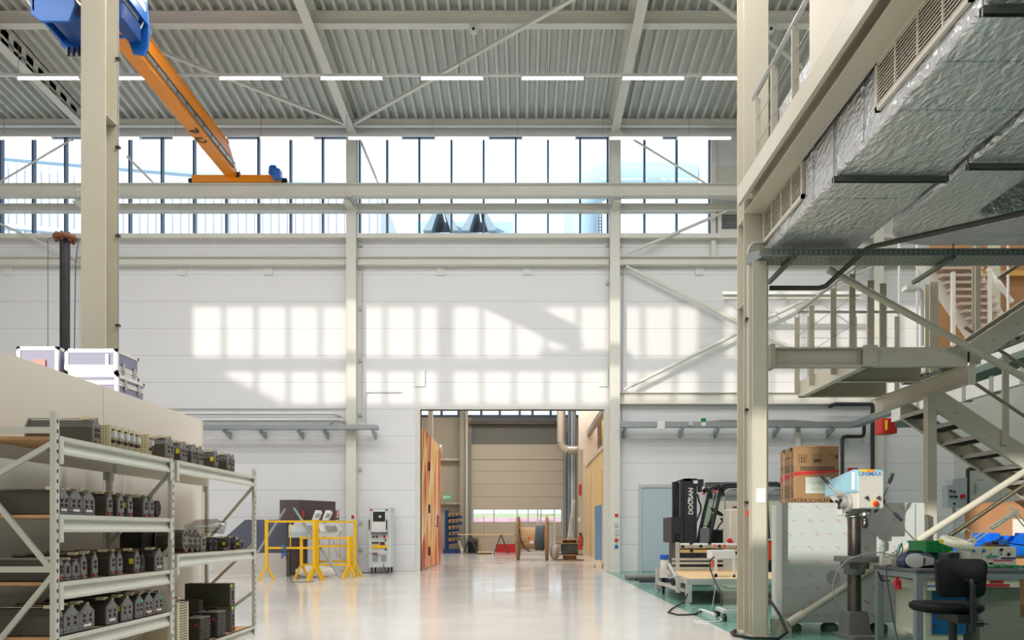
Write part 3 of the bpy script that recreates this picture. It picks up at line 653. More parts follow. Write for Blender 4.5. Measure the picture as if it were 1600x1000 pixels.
# gate frame around the large opening
b = MB(); b.box(ox0-0.12,WY-0.03,0,ox0,WY+0.23,oz+0.06); b.box(ox1,WY-0.03,0,ox1+0.16,WY+0.23,oz+0.06); b.box(ox0,WY-0.03,oz,ox1,WY+0.23,oz+0.06)
tag(build(b,'trim_1',CREAMF),'pale steel frame around the large gate opening','trim',None,'structure')
# test cabinet on castors beside the gate
Yt = 19.9
t = thing('test_cabinet', 'tall pale grey test cabinet with monitor and dials, left of the gate', 'cabinet', (gx(596,Yt),Yt+0.3,0))
x0, x1 = gx(576.5,Yt), gx(610,Yt); z0, z1 = gz(886.5,Yt), gz(795,Yt)
PG = mat('pale_cabinet_grey', (214,220,220), 0.4)
b = MB(); b.box(x0,Yt+0.02,z0,x1,Yt+0.62,z1); b.box(x0-0.01,Yt+0.01,z1,x1+0.01,Yt+0.63,z1+0.03); b.box(x0,Yt,z0,x0+0.05,Yt+0.02,z1); b.box(x1-0.04,Yt,z0,x1,Yt+0.02,z1); cb = build(b,'housing',PG,t,0.005)
def fp(nm, a, c, d, e, m, par, th=0.015): 
    b = MB(); b.box(gx(a,Yt),Yt-th,gz(e,Yt),gx(d,Yt),Yt+0.02,gz(c,Yt)); return build(b,nm,m,par)
mo = fp('monitor',581,799,604,832,WHITE,t,0.02); fp('screen',583,799.5,602,815,mat('dark_screen',(38,42,46),0.25),mo,0.024)
fp('screen_logo',592,805.5,596,809,LGREY,mo,0.026)
fp('keyboard_shelf',581,832,606,833.5,BLACKM,t,0.1)
for px in (577.5,604.5): 
    b = MB(); b.cyl((gx(px,Yt),Yt-0.05,gz(828,Yt)),(gx(px,Yt),Yt-0.05,gz(812,Yt)),0.015,n=8); b.box(gx(px,Yt)-0.01,Yt-0.05,gz(827,Yt),gx(px,Yt)+0.01,Yt,gz(826,Yt)); b.box(gx(px,Yt)-0.01,Yt-0.05,gz(814,Yt),gx(px,Yt)+0.01,Yt,gz(813,Yt)); build(b,'handle',BLACKM,t)
for px, py, r, m in ((583.5,838.7,0.024,BLACKM),(589,838.7,0.024,BLACKM),(601,838.7,0.034,RED),(602.5,844,0.02,BLACKM),(602.8,858.5,0.022,BLACKM)):
    b = MB(); b.cyl((gx(px,Yt),Yt-0.035,gz(py,Yt)),(gx(px,Yt),Yt+0.02,gz(py,Yt)),r,n=12); build(b,'dial' if m is BLACKM else 'stop_button',m,t)
fp('meter',581,847,592,849,BLACKM,t); fp('meter',594,847,601,851,mat('dark_red_display',(90,30,40),0.3),t)
fp('yellow_panel',581,852,605,856.5,YELLOW,t)
fp('switch_row',582,863.5,590,867,mat('dark_red_switches',(120,90,92),0.5),t); fp('switch_row',591,863.5,604,867,LGREY,t)
fp('vent',582.5,869,590.5,876.5,GREY,t); fp('vent',596,869,603.5,876.5,GREY,t)
fp('badge',577.5,795.8,582,797.5,RED,t); fp('badge',602.5,795.8,605.5,797.5,GREEN,t)
for xx in (x0+0.06,x1-0.06):
    for yy in (Yt+0.08,Yt+0.56):
        b = MB(); b.cyl((xx-0.015,yy,0.05),(xx+0.015,yy,0.05),0.05,n=12); b.box(xx-0.02,yy-0.02,0.08,xx+0.02,yy+0.02,z0); build(b,'castor',BLACKM,t)
b = MB(); b.tube([at(600,881,Yt)+Vector((0,-0.02,0)),at(600,884,Yt)+Vector((0,-0.06,0)),at(602,889,Yt)+Vector((0,-0.08,0)),(gx(606,Yt),Yt-0.1,0.012),(gx(590,Yt),Yt-0.05,0.012),(gx(565,Yt),Yt+0.1,0.012)],0.01,6); build(b,'power_cable',CABLE,t)
# ================================================================== roof plant and buildings outside the high windows
WHB = mat('white_outside_cladding', (216,224,232), 0.6)
PBL = mat('pale_blue_grey_metal', (168,194,212), 0.5, 0.0)
Yo = 30.0
roofz = 8.75
b = MB(); b.box(-40,20.95,8.55,30,39.95,roofz); tag(build(b,'ceiling_next',WALLS),'flat roof of the adjoining hall, outside','roof',None,'structure')
b = MB(); xw0, xw1 = gx(-400,Yo), gx(595,Yo)
za, zb_ = gz(215,Yo), gz(302,Yo)
b.prism([(xw0,roofz),(xw1,roofz),(xw1,zb_),(gx(240,Yo),gz(290,Yo)),(xw0,za)], 'y', Yo, Yo+6)
k = xw0
while k < xw1-0.2:
    zz = za + (zb_-za)*(k-xw0)/(xw1-xw0)
    b.box(k,Yo-0.05,roofz,k+0.09,Yo,zz-0.1); k += 0.32
bl = thing('outside_building','white ribbed building with sloping roof edge outside the left high windows','building',(gx(200,Yo),Yo,roofz))
build(b,'cladding',WHB,bl)
b = MB(); b.bar((xw0,Yo-0.1,za+0.05),(xw1,Yo-0.1,zb_+0.08),0.3,0.14); build(b,'roof_edge',PBL,bl)
b = MB(); b.bar((xw0,Yo-0.1,za-2.6),(xw1-7,Yo-0.1,zb_-2.0),0.2,0.16); build(b,'wall_rail',PBL,bl)
t = thing('roof_cooler','pale blue roof cooling unit with two A-shaped coil banks outside','air conditioner',(gx(730,27),27.8,roofz))
b = MB(); b.box(gx(650,27),27.3,gz(372,27),gx(806,27),29,gz(358,27)); b.box(gx(640,27),28.6,roofz,gx(800,27),29,gz(318,27)); build(b,'frame',PBL,t)
COIL = mat('grey_cooler_coils',(140,160,172),0.5,0.2)
for c0 in (689,748):
    b = MB()
    for s in (-1,1): b.prism([(gx(c0+s*5,27),gz(318,27)),(gx(c0+s*1.0,27),gz(318,27)),(gx(c0+s*15,27),gz(360,27)),(gx(c0+s*28,27),gz(360,27))],'y',27.0,28.6)
    build(b,'coil_bank',COIL,t)
t = thing('roof_duct','fat pale round-elbowed air duct outside the right high windows','duct',(gx(920,26.5),26.5,roofz))
b = MB(); rD = 0.58
xv = gx(908,26.5); zt_d = gz(293,26.5)
b.tube([(xv,26.5,roofz),(xv,26.5,zt_d-0.8),(xv+0.25,26.5,zt_d-0.1),(xv+0.9,26.5,zt_d+0.25),(gx(1085,26.5),26.5,zt_d+0.25)],rD,18); build(b,'duct_body',PBL,t)
b = MB(); b.tube([(gx(1098,26.5),26.5,roofz+1.6),(gx(1098,26.5),26.5,gz(235,26.5)),(gx(1120,26.5),26.5,gz(215,26.5)),(gx(1200,26.5),26.5,gz(212,26.5))],0.55,16); build(b,'branch_duct',WHB,t)
t = thing('roof_ladder','narrow ladder standing outside the high windows beside the duct','ladder',(gx(938,25),25,roofz))
b = MB()
for px in (935.5,940): b.bar(at(px,420,25),at(px,312,25),0.05,0.05)
build(b,'stile',COIL,t)
b = MB()
for k in range(20): b.bar(at(935.5,415-k*5,25),at(940,415-k*5,25),0.03,0.03)
build(b,'rungs',COIL,t)
# ================================================================== adjoining hall seen through the gate
NYB = 39.6
BEIGE = mat('beige_wall_paint', (196,186,168), 0.6)
b = MB(); dx0, dx1, dz1 = gx(737,NYB), gx(879.5,NYB), gz(696,NYB)
cz0, cz1 = gz(652,NYB), 8.3
b.box(-7.2,NYB,0,dx0,NYB+0.2,cz0); b.box(dx1,NYB,0,6.2,NYB+0.2,cz0); b.box(-7.2,NYB,cz1,6.2,NYB+0.2,8.6)
tag(build(b,'wall_far_hall',RIBBED),'beige ribbed end wall of the adjoining hall','wall',None,'structure')
b = MB(); b.box(dx0,NYB,dz1,dx1,NYB+0.2,cz0); tag(build(b,'wall_over_door',RIBDK),'dark grey ribbed cladding above the roller door','wall',None,'structure')
b = MB(); b.box(-7.2,20.95,0,-7.0,NYB,8.6); tag(build(b,'wall_far_hall_left',RIBBED),'left side wall of the adjoining hall','wall',None,'structure')
b = MB(); b.box(6.0,20.95,0,6.2,NYB,8.6); tag(build(b,'wall_far_hall_right',BEIGE),'right side wall of the adjoining hall','wall',None,'structure')
t = thing('window_20','high strip window above the far roller door','window',(0,NYB,cz0),None,'structure')
b = MB(); b.box(-7,NYB-0.03,cz0,6,NYB+0.1,cz0+0.12)
for px in (690,716.5,752,781,812,832,860.5): b.box(gx(px,NYB)-0.06,NYB-0.05,cz0,gx(px,NYB)+0.06,NYB+0.1,cz1)
build(b,'window_frame',MULL,t)
b = MB(); b.box(-7,NYB+0.04,cz0,6,NYB+0.05,cz1); build(b,'glass_pane',GLASS,t)
# sectional door
t = thing('door_2','beige sectional roller door with a low window strip at the far end','door',((dx0+dx1)/2,NYB,0),None,'structure')
wz0, wz1 = gz(815.5,NYB), gz(796.5,NYB)
b = MB(); Yq = NYB-0.12
n = 9; hs = [0, wz0-0.05] 
b.box(dx0,Yq+0.05,0.02,dx1,Yq+0.08,wz0); b.box(dx0,Yq+0.05,wz1,dx1,Yq+0.08,dz1+0.05); b.box(dx0,Yq,0.02,dx1,Yq+0.06,wz0/2-0.006); b.box(dx0,Yq,wz0/2+0.006,dx1,Yq+0.06,wz0)
zz = wz1
while zz < dz1-0.1:
    z2 = min(zz+0.66,dz1+0.05); b.box(dx0,Yq,zz+0.006,dx1,Yq+0.06,z2-0.006); zz = z2
b.box(dx0,Yq-0.06,gz(718,NYB),dx1,Yq,gz(714.5,NYB))
build(b,'door_panel',BEIGE,t)
b = MB(); b.box(dx0,Yq-0.01,wz0,dx0+0.1,Yq+0.05,wz1); b.box(dx1-0.1,Yq-0.01,wz0,dx1,Yq+0.05,wz1)
for f in (0.245,0.5,0.62,0.76): b.box(dx0+(dx1-dx0)*f-0.03,Yq,wz0,dx0+(dx1-dx0)*f+0.03,Yq+0.05,wz1)
build(b,'window_bars',LGREY,t)
b = MB(); b.box(dx0,Yq+0.02,wz0,dx1,Yq+0.03,wz1); build(b,'door_window',GLASS,t)
b = MB(); b.box(dx0-0.16,Yq-0.1,0,dx0,Yq+0.1,dz1+0.7); b.box(dx1,Yq-0.1,0,dx1+0.16,Yq+0.1,dz1+0.7); build(b,'guide_rail',GREY,t)
b = MB(); b.cyl((dx0-0.1,Yq-0.25,cz0-0.35),(dx1,Yq-0.25,cz0-0.35),0.09,n=10); build(b,'spring_shaft',DARKST,t)
# ground and greenery outside
b = MB(); b.box(-60,40,-0.25,60,140,-0.05); tag(build(b,'ground',mat('pale_paving',(150,146,142),0.8)),'pale paving outside the far roller door','ground',None,'structure')
b = MB(); b.box(-30,78,-0.05,30,80,2.9); tag(build(b,'hedge',mat('hedge_green',(176,188,156),0.9,0,0.2,4)),'green hedge seen through the door window strip','hedge')
b = MB(); b.box(-30,74,-0.05,30,74.2,2.35); tag(build(b,'banner_fence',mat('pink_banner',(206,160,178),0.7,0,0.3,1.0)),'pinkish banner fence before the hedge outside the far door','fence')
# columns and beams against the end wall
def stk(name,label,px0,px1,py0,py1,Y,d,m,cat='column',kind='structure'):
    b = MB(); b.box(gx(px0,Y),Y,gz(py1,Y),gx(px1,Y),Y+d,gz(py0,Y)); return tag(build(b,name,m),label,cat,None,kind)
b = MB(); b.box(gx(718.5,38.9),38.9,0,gx(726.5,38.9),39.3,8.4); tag(build(b,'column',mat('grey_beige_steel',(168,160,145),0.5)),'grey-beige column left of the far roller door','column',None,'structure')
b = MB(); b.box(gx(727.5,38.7),38.7,0,gx(731,38.7),38.9,8.4); tag(build(b,'column',mat('light_beige_steel',(200,192,175),0.5)),'slim light post left of the far roller door','column',None,'structure')
b = MB(); b.box(gx(669,34),34,0,gx(676,34),34.25,8.4); tag(build(b,'column',MATS['light_beige_steel']),'beige column behind the painted gate leaf','column',None,'structure')
b = MB(); b.box(-6.9,39.2,gz(719.5,39.2),gx(718,39.2),39.5,gz(716,39.2)); tag(build(b,'beam',MATS['light_beige_steel']),'thin beige wall beam left of the far door','beam',None,'structure')
b = MB(); b.box(-6.9,39.2,gz(788,39.2),gx(718,39.2),39.5,gz(784.5,39.2)); tag(build(b,'beam',MATS['light_beige_steel']),'low beige wall beam under the exit sign','beam',None,'structure')
# right-hand side: yellow room box, beige wall pieces, silver duct
YEL = mat('yellow_birch_panel',(226,196,140),0.55,0,0.04,2)
b = MB(); b.prism([(24.2,0),(36,0),(36,4.05),(24.2,4.05)],'x',2.92,5.9); b.box(2.7,26.5,0,2.92,27.0,3.2)
tag(build(b,'wall_room_box',YEL),'yellow wood-clad room wall inside the adjoining hall','wall',None,'structure')
b = MB(); b.box(3.6,24.2,4.2,5.9,36,8.4); tag(build(b,'wall_room_upper',mat('brown_birch_panel',(204,168,112),0.55,0,0.06,2)),'brown wood upper wall above the yellow room','wall',None,'structure')
b = MB(); b.box(2.86,24.2,4.05,5.9,36,4.2); tag(build(b,'trim_2',MATS['light_beige_steel']),'beige ledge on top of the yellow room','trim',None,'structure')
b = MB(); b.bar((3.0,24,5.55),(3.0,38,5.55),0.18,0.24); tag(build(b,'beam',mat('brown_grey_steel',(150,140,125),0.4,0.2)),'diagonal-looking roof-edge beam at upper right of the gate','beam',None,'structure')
b = MB(); b.box(2.55,35.0,0,3.4,35.3,8.4); tag(build(b,'wall_pier',mat('pinkish_beige_paint',(214,202,190),0.6)),'pinkish beige wall pier right of the far door','wall',None,'structure')
b = MB(); b.box(gx(905,33),33,0,gx(911,33),33.2,4.6); tag(build(b,'column',MATS['light_beige_steel']),'beige column beside the yellow room','column',None,'structure')
t = thing('hanging_air_duct','silver spiral duct coming down and turning right beside the far door','duct',at(877,710,36))
Yk = 36.0; xk = gx(877,Yk); zk = gz(703,Yk)
SILV = mat('spiral_duct_steel',(190,182,168),0.35,0.6)
b = MB(); rk = 0.21
b.tube([(xk,Yk,8.4),(xk,Yk,zk+0.35)],rk,14); build(b,'riser',SILV,t)
b = MB(); b.tube([(xk,Yk,zk+0.35),(xk+0.03,Yk,zk+0.18),(xk+0.14,Yk,zk+0.06),(xk+0.32,Yk,zk)],rk,14); build(b,'elbow',SILV,t)
b = MB(); b.tube([(xk+0.32,Yk,zk),(gx(907,Yk),Yk,zk)],rk,14); build(b,'branch',SILV,t)
for px, m, nm in ((889.5,mat('blue_grey_pipe',(130,150,170),0.3,0.4),'blue-grey'),(894,LGREY,'light grey'),(898,GREY,'dark grey')):
    pipe('wall_pipe','%s vertical pipe right of the silver duct'%nm,[(gx(px,36.6),36.6,8.4),(gx(px,36.6),36.6,0.0)],0.07,m)
# painted gate leaf standing open along the left jamb
def flame_mat():
    m = bpy.data.materials.new('painted_flame_print'); m.use_nodes = True; nt = m.node_tree; b = nt.nodes['Principled BSDF']; b.inputs['Roughness'].default_value = 0.35
    g = nt.nodes.new('ShaderNodeNewGeometry'); mp = nt.nodes.new('ShaderNodeMapping'); mp.inputs['Scale'].default_value = (0.0,0.40,0.11); mp.inputs['Location'].default_value = (0.3,0.0,0.25)
    nt.links.new(g.outputs['Position'],mp.inputs['Vector'])
    w = nt.nodes.new('ShaderNodeTexNoise'); w.inputs['Scale'].default_value = 1.5; w.inputs['Distortion'].default_value = 2.2; w.inputs['Detail'].default_value = 1.5
    nt.links.new(mp.outputs['Vector'],w.inputs['Vector'])
    r = nt.nodes.new('ShaderNodeValToRGB'); cr = r.color_ramp
    cr.elements[0].position = 0.36; cr.elements[0].color = rgb((176,52,40)); cr.elements[1].position = 0.68; cr.elements[1].color = rgb((190,60,46))
    for p, c in ((0.42,(212,84,50)),(0.455,(232,140,56)),(0.485,(242,196,84)),(0.515,(250,236,206)),(0.545,(240,190,84)),(0.59,(222,104,58))):
        e = cr.elements.new(p); e.color = rgb(c)
    nt.links.new(w.outputs['Fac'],r.inputs['Fac']); nt.links.new(r.outputs['Color'],b.inputs['Base Color'])
    return m
FL = flame_mat()
t = thing('gate_leaf','tall gate leaf printed with orange, red and yellow flame shapes, standing open','gate',(ox0+0.0,21.0,0))
xl = ox0-0.03; lz = gz(666,21.0)
b = MB(); b.box(xl-0.08,21.0,0.03,xl,22.62,lz); build(b,'fixed_panel',FL,t)
b = MB(); b.box(xl-0.08,22.72,0.03,xl,26.1,lz); wp = build(b,'wicket_panel',FL,t)
b = MB(); b.box(xl-0.09,20.94,0.0,xl+0.01,21.0,lz+0.02); b.box(xl-0.09,22.62,0.0,xl+0.005,22.72,lz); build(b,'edge_strip',LGREY,t)
b = MB()
for z in (0.5,1.75,3.0): b.cyl((xl+0.02,22.67,z-0.13),(xl+0.02,22.67,z+0.13),0.035,n=8)
build(b,'hinge',BLACKM,t)
b = MB(); b.tube([(xl,24.6,1.25),(xl+0.06,24.6,1.25),(xl+0.06,24.6,1.6)],0.02,8); build(b,'handle',BLACKM,wp)
b = MB(); b.cyl((xl-0.02,25.9,lz-0.12),(xl+0.06,25.9,lz-0.12),0.16,n=14); build(b,'roller',LGREY,t)
# exit sign
t = thing('exit_sign','green and white emergency exit sign with an arrow on the far wall','sign',at(698,780,38.9))
Ye = 38.85; b = MB(); b.box(gx(692,Ye),Ye,gz(779.5,Ye),gx(704.5,Ye),Ye+0.06,gz(774,Ye)); build(b,'sign_face',emit('green_exit_glow',(20,160,100),0.7),t)
b = MB(); zc_ = gz(776.7,Ye); xc_ = gx(700.5,Ye); b.box(xc_-0.06,Ye-0.01,zc_-0.02,xc_+0.1,Ye,zc_+0.02); b.add([(xc_-0.12,Ye-0.01,zc_),(xc_-0.04,Ye-0.01,zc_+0.06),(xc_-0.04,Ye-0.01,zc_-0.06)],[(0,1,2)])
xm = gx(694.8,Ye); b.box(xm-0.05,Ye-0.01,zc_-0.06,xm+0.05,Ye,zc_+0.06); build(b,'pictogram',WHITE,t)
# blue cantilever rack with cardboard rolls
Yr = 38.0
t = thing('cantilever_rack','dark blue cantilever rack holding brown tubes, beside the painted gate leaf','rack',(gx(700,Yr),Yr,0))
DBL = mat('dark_blue_rack_paint',(24,60,120),0.45)
xr0 = gx(697.5,Yr)
b = MB(); b.box(xr0-0.08,Yr,0,xr0+0.1,Yr+0.25,gz(797,Yr)); build(b,'upright',DBL,t)
b = MB(); b.box(gx(693,Yr),Yr-0.1,0.0,gx(716,Yr),Yr+0.35,0.2); build(b,'base',DBL,t)
for py, pe in ((809,722),(819,722),(829,717),(838,719),(848,716)):
    b = MB(); b.bar((xr0+0.1,Yr+0.12,gz(py,Yr)-0.02),(gx(pe,Yr),Yr+0.12,gz(py,Yr)+0.05),0.12,0.12); build(b,'arm',DBL,t)
k = 0
for py in (809,819,829,838,848):
    for i_, px in enumerate((703.5,709.5,715)):
        if i_ == 2 and py in (838,829,848): continue
        rr = 0.055 if py == 838 else 0.075; za = gz(py,Yr)-0.02; xa_ = gx(px,Yr); zr_ = za+0.07*(xa_-xr0-0.1)/0.7+0.09+rr
        b = MB(); b.cyl((xa_,Yr-0.3,zr_),(xa_,Yr+0.6,zr_),rr,n=12)
        tag(build(b,'cardboard_roll',CARD),'brown cardboard roll on the blue rack','roll','cardboard rolls on the blue rack')
# board leaning on the rack, tool box, bucket
b = MB(); b.add([(gx(715,37.4),37.4,gz(845,37.4)),(gx(719,37.4),37.4,gz(845,37.4)),(gx(726,37.0),37.0,0.02),(gx(722,37.0),37.0,0.0),(gx(715,37.4),37.45,gz(845,37.4)),(gx(719,37.4),37.45,gz(845,37.4)),(gx(726,37.0),37.05,0.02),(gx(722,37.0),37.05,0.0)],[(0,1,2,3),(7,6,5,4),(0,1,5,4),(1,2,6,5),(2,3,7,6),(3,0,4,7)])
tag(build(b,'loose_board',mat('pinkish_board',(208,190,184),0.6)),'pale pinkish board leaning at the foot of the blue rack','board')
b = MB(); c = (gx(738,38.3),38.3,0); b.lathe([(0.2,0),(0.24,0.55),(0.25,0.58)],c,'z',16); tag(build(b,'waste_bin',BLACKM),'black bin behind the left sawhorse','bin')
b = MB(); b.box(gx(733,38.9),38.6,0,gx(747,38.9),39.2,gz(841,38.9)); tag(build(b,'box',mat('dark_brown_wood',(120,98,76),0.7)),'brown box behind the black bin by the far door','box')
# sawhorses with plank
Ys = 37.2
def sawhorse(px, label):
    t = thing('sawhorse',label,'sawhorse',(gx(px,Ys),Ys,0))
    zt_ = 0.9; x = gx(px,Ys)
    b = MB(); b.box(x-0.05,Ys-0.4,zt_-0.06,x+0.05,Ys+0.4,zt_); build(b,'beam',mat('dark_steel_grey',(70,72,76),0.5),t)
    for sx in (-1,1):
        for sy in (-0.33,0.33):
            b = MB(); b.bar((x+sx*0.03,Ys+sy,zt_-0.05),(x+sx*0.34,Ys+sy*1.1,0),0.04,0.04); build(b,'leg',MATS['dark_steel_grey'],t)
    b = MB()
    for sx in (-1,1): b.bar((x+sx*0.2,Ys-0.35,0.4),(x+sx*0.2,Ys+0.35,0.4),0.025,0.025)
    build(b,'crossbar',MATS['dark_steel_grey'],t)
sawhorse(735,'dark steel sawhorse nearest the blue rack, under the pale plank'); sawhorse(783,'dark steel sawhorse in front of the red board, under the pale plank')
b = MB(); b.box(gx(716,Ys),Ys-0.25,0.9,gx(802,Ys),Ys+0.25,0.96); tag(build(b,'plank',WOOD),'long pale plank resting on two sawhorses','plank')
t = thing('push_broom','wide push broom with long wooden handle standing before the far door','broom',(gx(757,36.6),36.6,0))
b = MB(); b.box(gx(746,36.6),36.5,0.06,gx(769,36.6),36.6,0.13); hd = build(b,'head',WOOD,t)
b = MB(); b.box(gx(746,36.6),36.51,0.0,gx(769,36.6),36.59,0.06); build(b,'bristles',mat('broom_bristle',(90,70,40),0.9),t)
b = MB(); b.cyl((gx(757.5,36.6),36.55,0.13),(gx(755.5,36.6),36.75,gz(806,36.6)),0.018,n=8); build(b,'handle',mat('orange_wood',(206,140,60),0.5),t)
wbox('door_board','low red board with a small white mark against the far door',775,850,806,863.4,39.0,0.05,RED,'board')
# big cable drum
Yd_ = 29.2
t = thing('cable_drum','large wooden cable drum with two round flanges, left of the small reel','cable drum',(gx(832,Yd_),Yd_,0))
WDR = mat('weathered_drum_wood',(158,128,96),0.75,0,0.18,5)
R_ = 0.83; xa, xb = gx(809.5,Yd_), gx(854.5,Yd_)
for x in (xa,xb):
    b = MB(); b.lathe([(0.06,-0.05),(R_-0.02,-0.05),(R_,-0.03),(R_,0.03),(R_-0.02,0.05),(0.06,0.05)],(x,Yd_,R_),'x',32,0,False); fl = build(b,'flange',WDR,t)
b = MB(); n = 22
for k in range(n):
    a0, a1 = 2*PI*k/n+0.015, 2*PI*(k+1)/n-0.015
    b.add([(xa,Yd_+0.42*math.cos(a0),R_+0.42*math.sin(a0)),(xa,Yd_+0.42*math.cos(a1),R_+0.42*math.sin(a1)),(xb,Yd_+0.42*math.cos(a1),R_+0.42*math.sin(a1)),(xb,Yd_+0.42*math.cos(a0),R_+0.42*math.sin(a0)),
           (xa,Yd_+0.36*math.cos(a0),R_+0.36*math.sin(a0)),(xa,Yd_+0.36*math.cos(a1),R_+0.36*math.sin(a1)),(xb,Yd_+0.36*math.cos(a1),R_+0.36*math.sin(a1)),(xb,Yd_+0.36*math.cos(a0),R_+0.36*math.sin(a0))],
          [(0,1,2,3),(7,6,5,4),(0,3,7,4),(1,5,6,2),(0,4,5,1),(2,6,7,3)])
brl = build(b,'barrel',mat('pale_drum_wood',(206,170,124),0.7,0,0.15,6),t)
b = MB(); b.box(gx(826,Yd_),Yd_-0.43,R_-0.05,gx(830,Yd_),Yd_-0.415,R_+0.05); build(b,'sticker',ORED,brl); b = MB(); b.box(gx(829,Yd_),Yd_-0.43,R_-0.2,gx(835,Yd_),Yd_-0.4,R_-0.1); build(b,'sticker',WHITE,brl)
b = MB(); pts = []
nt_ = 6
for k in range(nt_*20+1):
    a = 2*PI*k/20; pts.append((xb-0.1-0.055*k/20,Yd_+0.455*math.cos(a),R_+0.455*math.sin(a)))
b.tube(pts,0.03,6); CB = mat('blue_grey_cable',(92,104,112),0.5); build(b,'cable',CB,t)
b = MB(); b.tube([(xa+0.08,Yd_-0.3,R_+0.35),(xa+0.12,Yd_-0.45,R_+0.0),(xa+0.25,Yd_-0.42,R_-0.35),(xa+0.45,Yd_-0.2,R_-0.5)],0.03,6); build(b,'cable_end',CB,t); t.rotation_euler = (0,0,math.radians(-4))
# small reel lying flat on a pallet
Yz = 28.6; cx = gx(890,Yz)
t = thing('cable_reel','small reel of blue-grey cable lying flat, right of the big drum','cable reel',(cx,Yz,0))
for z in (0.0,0.2,0.62,0.76):
    b = MB(); b.lathe([(0.02,z+0.0),(0.52,z+0.0),(0.52,z+0.035),(0.02,z+0.035)],(cx,Yz,0),'z',20,0,False); build(b,'flange',WDR,t)
b = MB(); b.cyl((cx,Yz,0.035),(cx,Yz,0.76),0.25,n=16); build(b,'barrel',WDR,t)
b = MB(); pts = []
for k in range(7*16): a = 2*PI*k/16; pts.append((cx+0.3*math.cos(a),Yz+0.3*math.sin(a),0.25+0.35*k/112))
b.tube(pts,0.03,6); build(b,'cable',CB,t)
# ladders
def ladder(label, p0, p1, q0, q1, nr):
    t = thing('ladder',label,'ladder',((p0[0]+q0[0])/2,p0[1],0)); 
    for a, c in ((p0,p1),(q0,q1)):
        b = MB(); b.bar(a,c,0.05,0.07); build(b,'stile',LGREY,t)
    b = MB()
    for k in range(1,nr): b.bar(Vector(p0).lerp(Vector(p1),k/nr),Vector(q0).lerp(Vector(q1),k/nr),0.035,0.035)
    build(b,'rungs',LGREY,t)
ladder('aluminium ladder standing behind the big drum in front of door window',(gx(841,35),35,0),(gx(840,35),35.2,gz(796,35)),(gx(867,35),35,0),(gx(866.5,35),35.2,gz(796,35)),8)
ladder('pale ladder leaning on the pier behind the small reel',(gx(884,33),33.0,0.0),(gx(896,33.5),33.5,gz(780,33)),(gx(888,33),33.3,0.0),(gx(899,33.5),33.8,gz(780,33)),12)
t = thing('wall_mounted_extinguisher','red fire extinguisher hanging beside the yellow room','fire extinguisher',at(906.5,860,32.9))
Yx = 32.85; c = at(906.5,846,Yx); b = MB(); b.lathe([(0.07,-0.35),(0.085,-0.3),(0.085,0.15),(0.05,0.25),(0.025,0.28)],c,'z',14); build(b,'cylinder',RED,t)
b = MB(); b.box(c.x-0.05,Yx-0.02,c.z+0.28,c.x+0.07,Yx+0.02,c.z+0.36); b.tube([(c.x+0.06,Yx,c.z+0.3),(c.x+0.12,Yx,c.z+0.1),(c.x+0.1,Yx,c.z-0.2)],0.018,6); build(b,'valve',BLACKM,t)
wbox('fire_sign','tall red fire sign on the beige column beside the yellow room',904.5,757,908.5,774,32.95,0.02,RED,'sign')
wbox('light_switch','small white switch plate on the beige column',903,808,907,815,32.9,0.03,WHITE,'switch')
# blue screen on castors
Yb = 23.4
t = thing('partition_screen','blue mobile screen on castors beside the right gate jamb','screen',(gx(940,Yb),Yb,0))
xs0 = gx(929.5,Yb)
b = MB(); b.prism([(xs0,gz(875,Yb)),(xs0+0.5,gz(875,Yb)),(xs0+0.5,gz(788,Yb)),(xs0+0.18,gz(788.6,Yb)),(xs0,gz(791,Yb))],'y',Yb,Yb+0.04); build(b,'panel',mat('grey_blue_fabric',(126,158,188),0.8),t)
b = MB(); b.box(xs0+0.22,Yb-0.02,0.1,xs0+0.25,Yb,gz(789,Yb)); b.box(xs0,Yb-0.03,0.1,xs0+0.5,Yb+0.07,0.13); b.box(xs0-0.01,Yb,0.1,xs0+0.01,Yb+0.04,gz(875,Yb)); build(b,'frame',WHITE,t)
for xx in (xs0,xs0+0.24):
    b = MB(); b.cyl((xx-0.02,Yb,0.05),(xx+0.02,Yb,0.05),0.05,n=12); build(b,'castor',GREY,t)
# white bag beside the small reel
b = MB(); b.ball((gx(867.5,28.8),29.1,0.28),0.3,12,0,(0.6,0.6,1.0)); tag(build(b,'rubbish_bag',mat('white_plastic_film',(232,226,222),0.4)),'crumpled white plastic bag left of the small reel','bag')
# ================================================================== left: shelving with resistor boxes
def perf(name, col, dark, scale, thr):
    m = mat(name, col, 0.5); nt = m.node_tree; b = nt.nodes['Principled BSDF']
    tc = nt.nodes.new('ShaderNodeTexCoord'); v = nt.nodes.new('ShaderNodeTexVoronoi'); v.inputs['Scale'].default_value = scale; v.inputs['Randomness'].default_value = 0.0
    nt.links.new(tc.outputs['Object'],v.inputs['Vector'])
    lt = nt.nodes.new('ShaderNodeMath'); lt.operation = 'LESS_THAN'; lt.inputs[1].default_value = thr; nt.links.new(v.outputs['Distance'],lt.inputs[0])
    mx = nt.nodes.new('ShaderNodeMix'); mx.data_type = 'RGBA'; mx.inputs['A'].default_value = rgb(col); mx.inputs['B'].default_value = rgb(dark)
    nt.links.new(lt.outputs[0],mx.inputs['Factor']); nt.links.new(mx.outputs['Result'],b.inputs['Base Color'])
    return m
PDARK = perf('dark_perforated_sheet',(76,74,68),(24,23,21),110,0.36)
PBLK = perf('black_ribbed_cover',(50,49,46),(30,30,28),90,0.36)
PCRM = perf('cream_perforated_sheet',(206,200,168),(60,58,44),55,0.38)
ENDG = mat('grey_cast_end_plate',(122,124,124),0.5,0.2,0.08,20)
ENDB = mat('black_end_plate',(44,44,44),0.5)
OLIVE = mat('olive_green_box',(62,64,48),0.55)
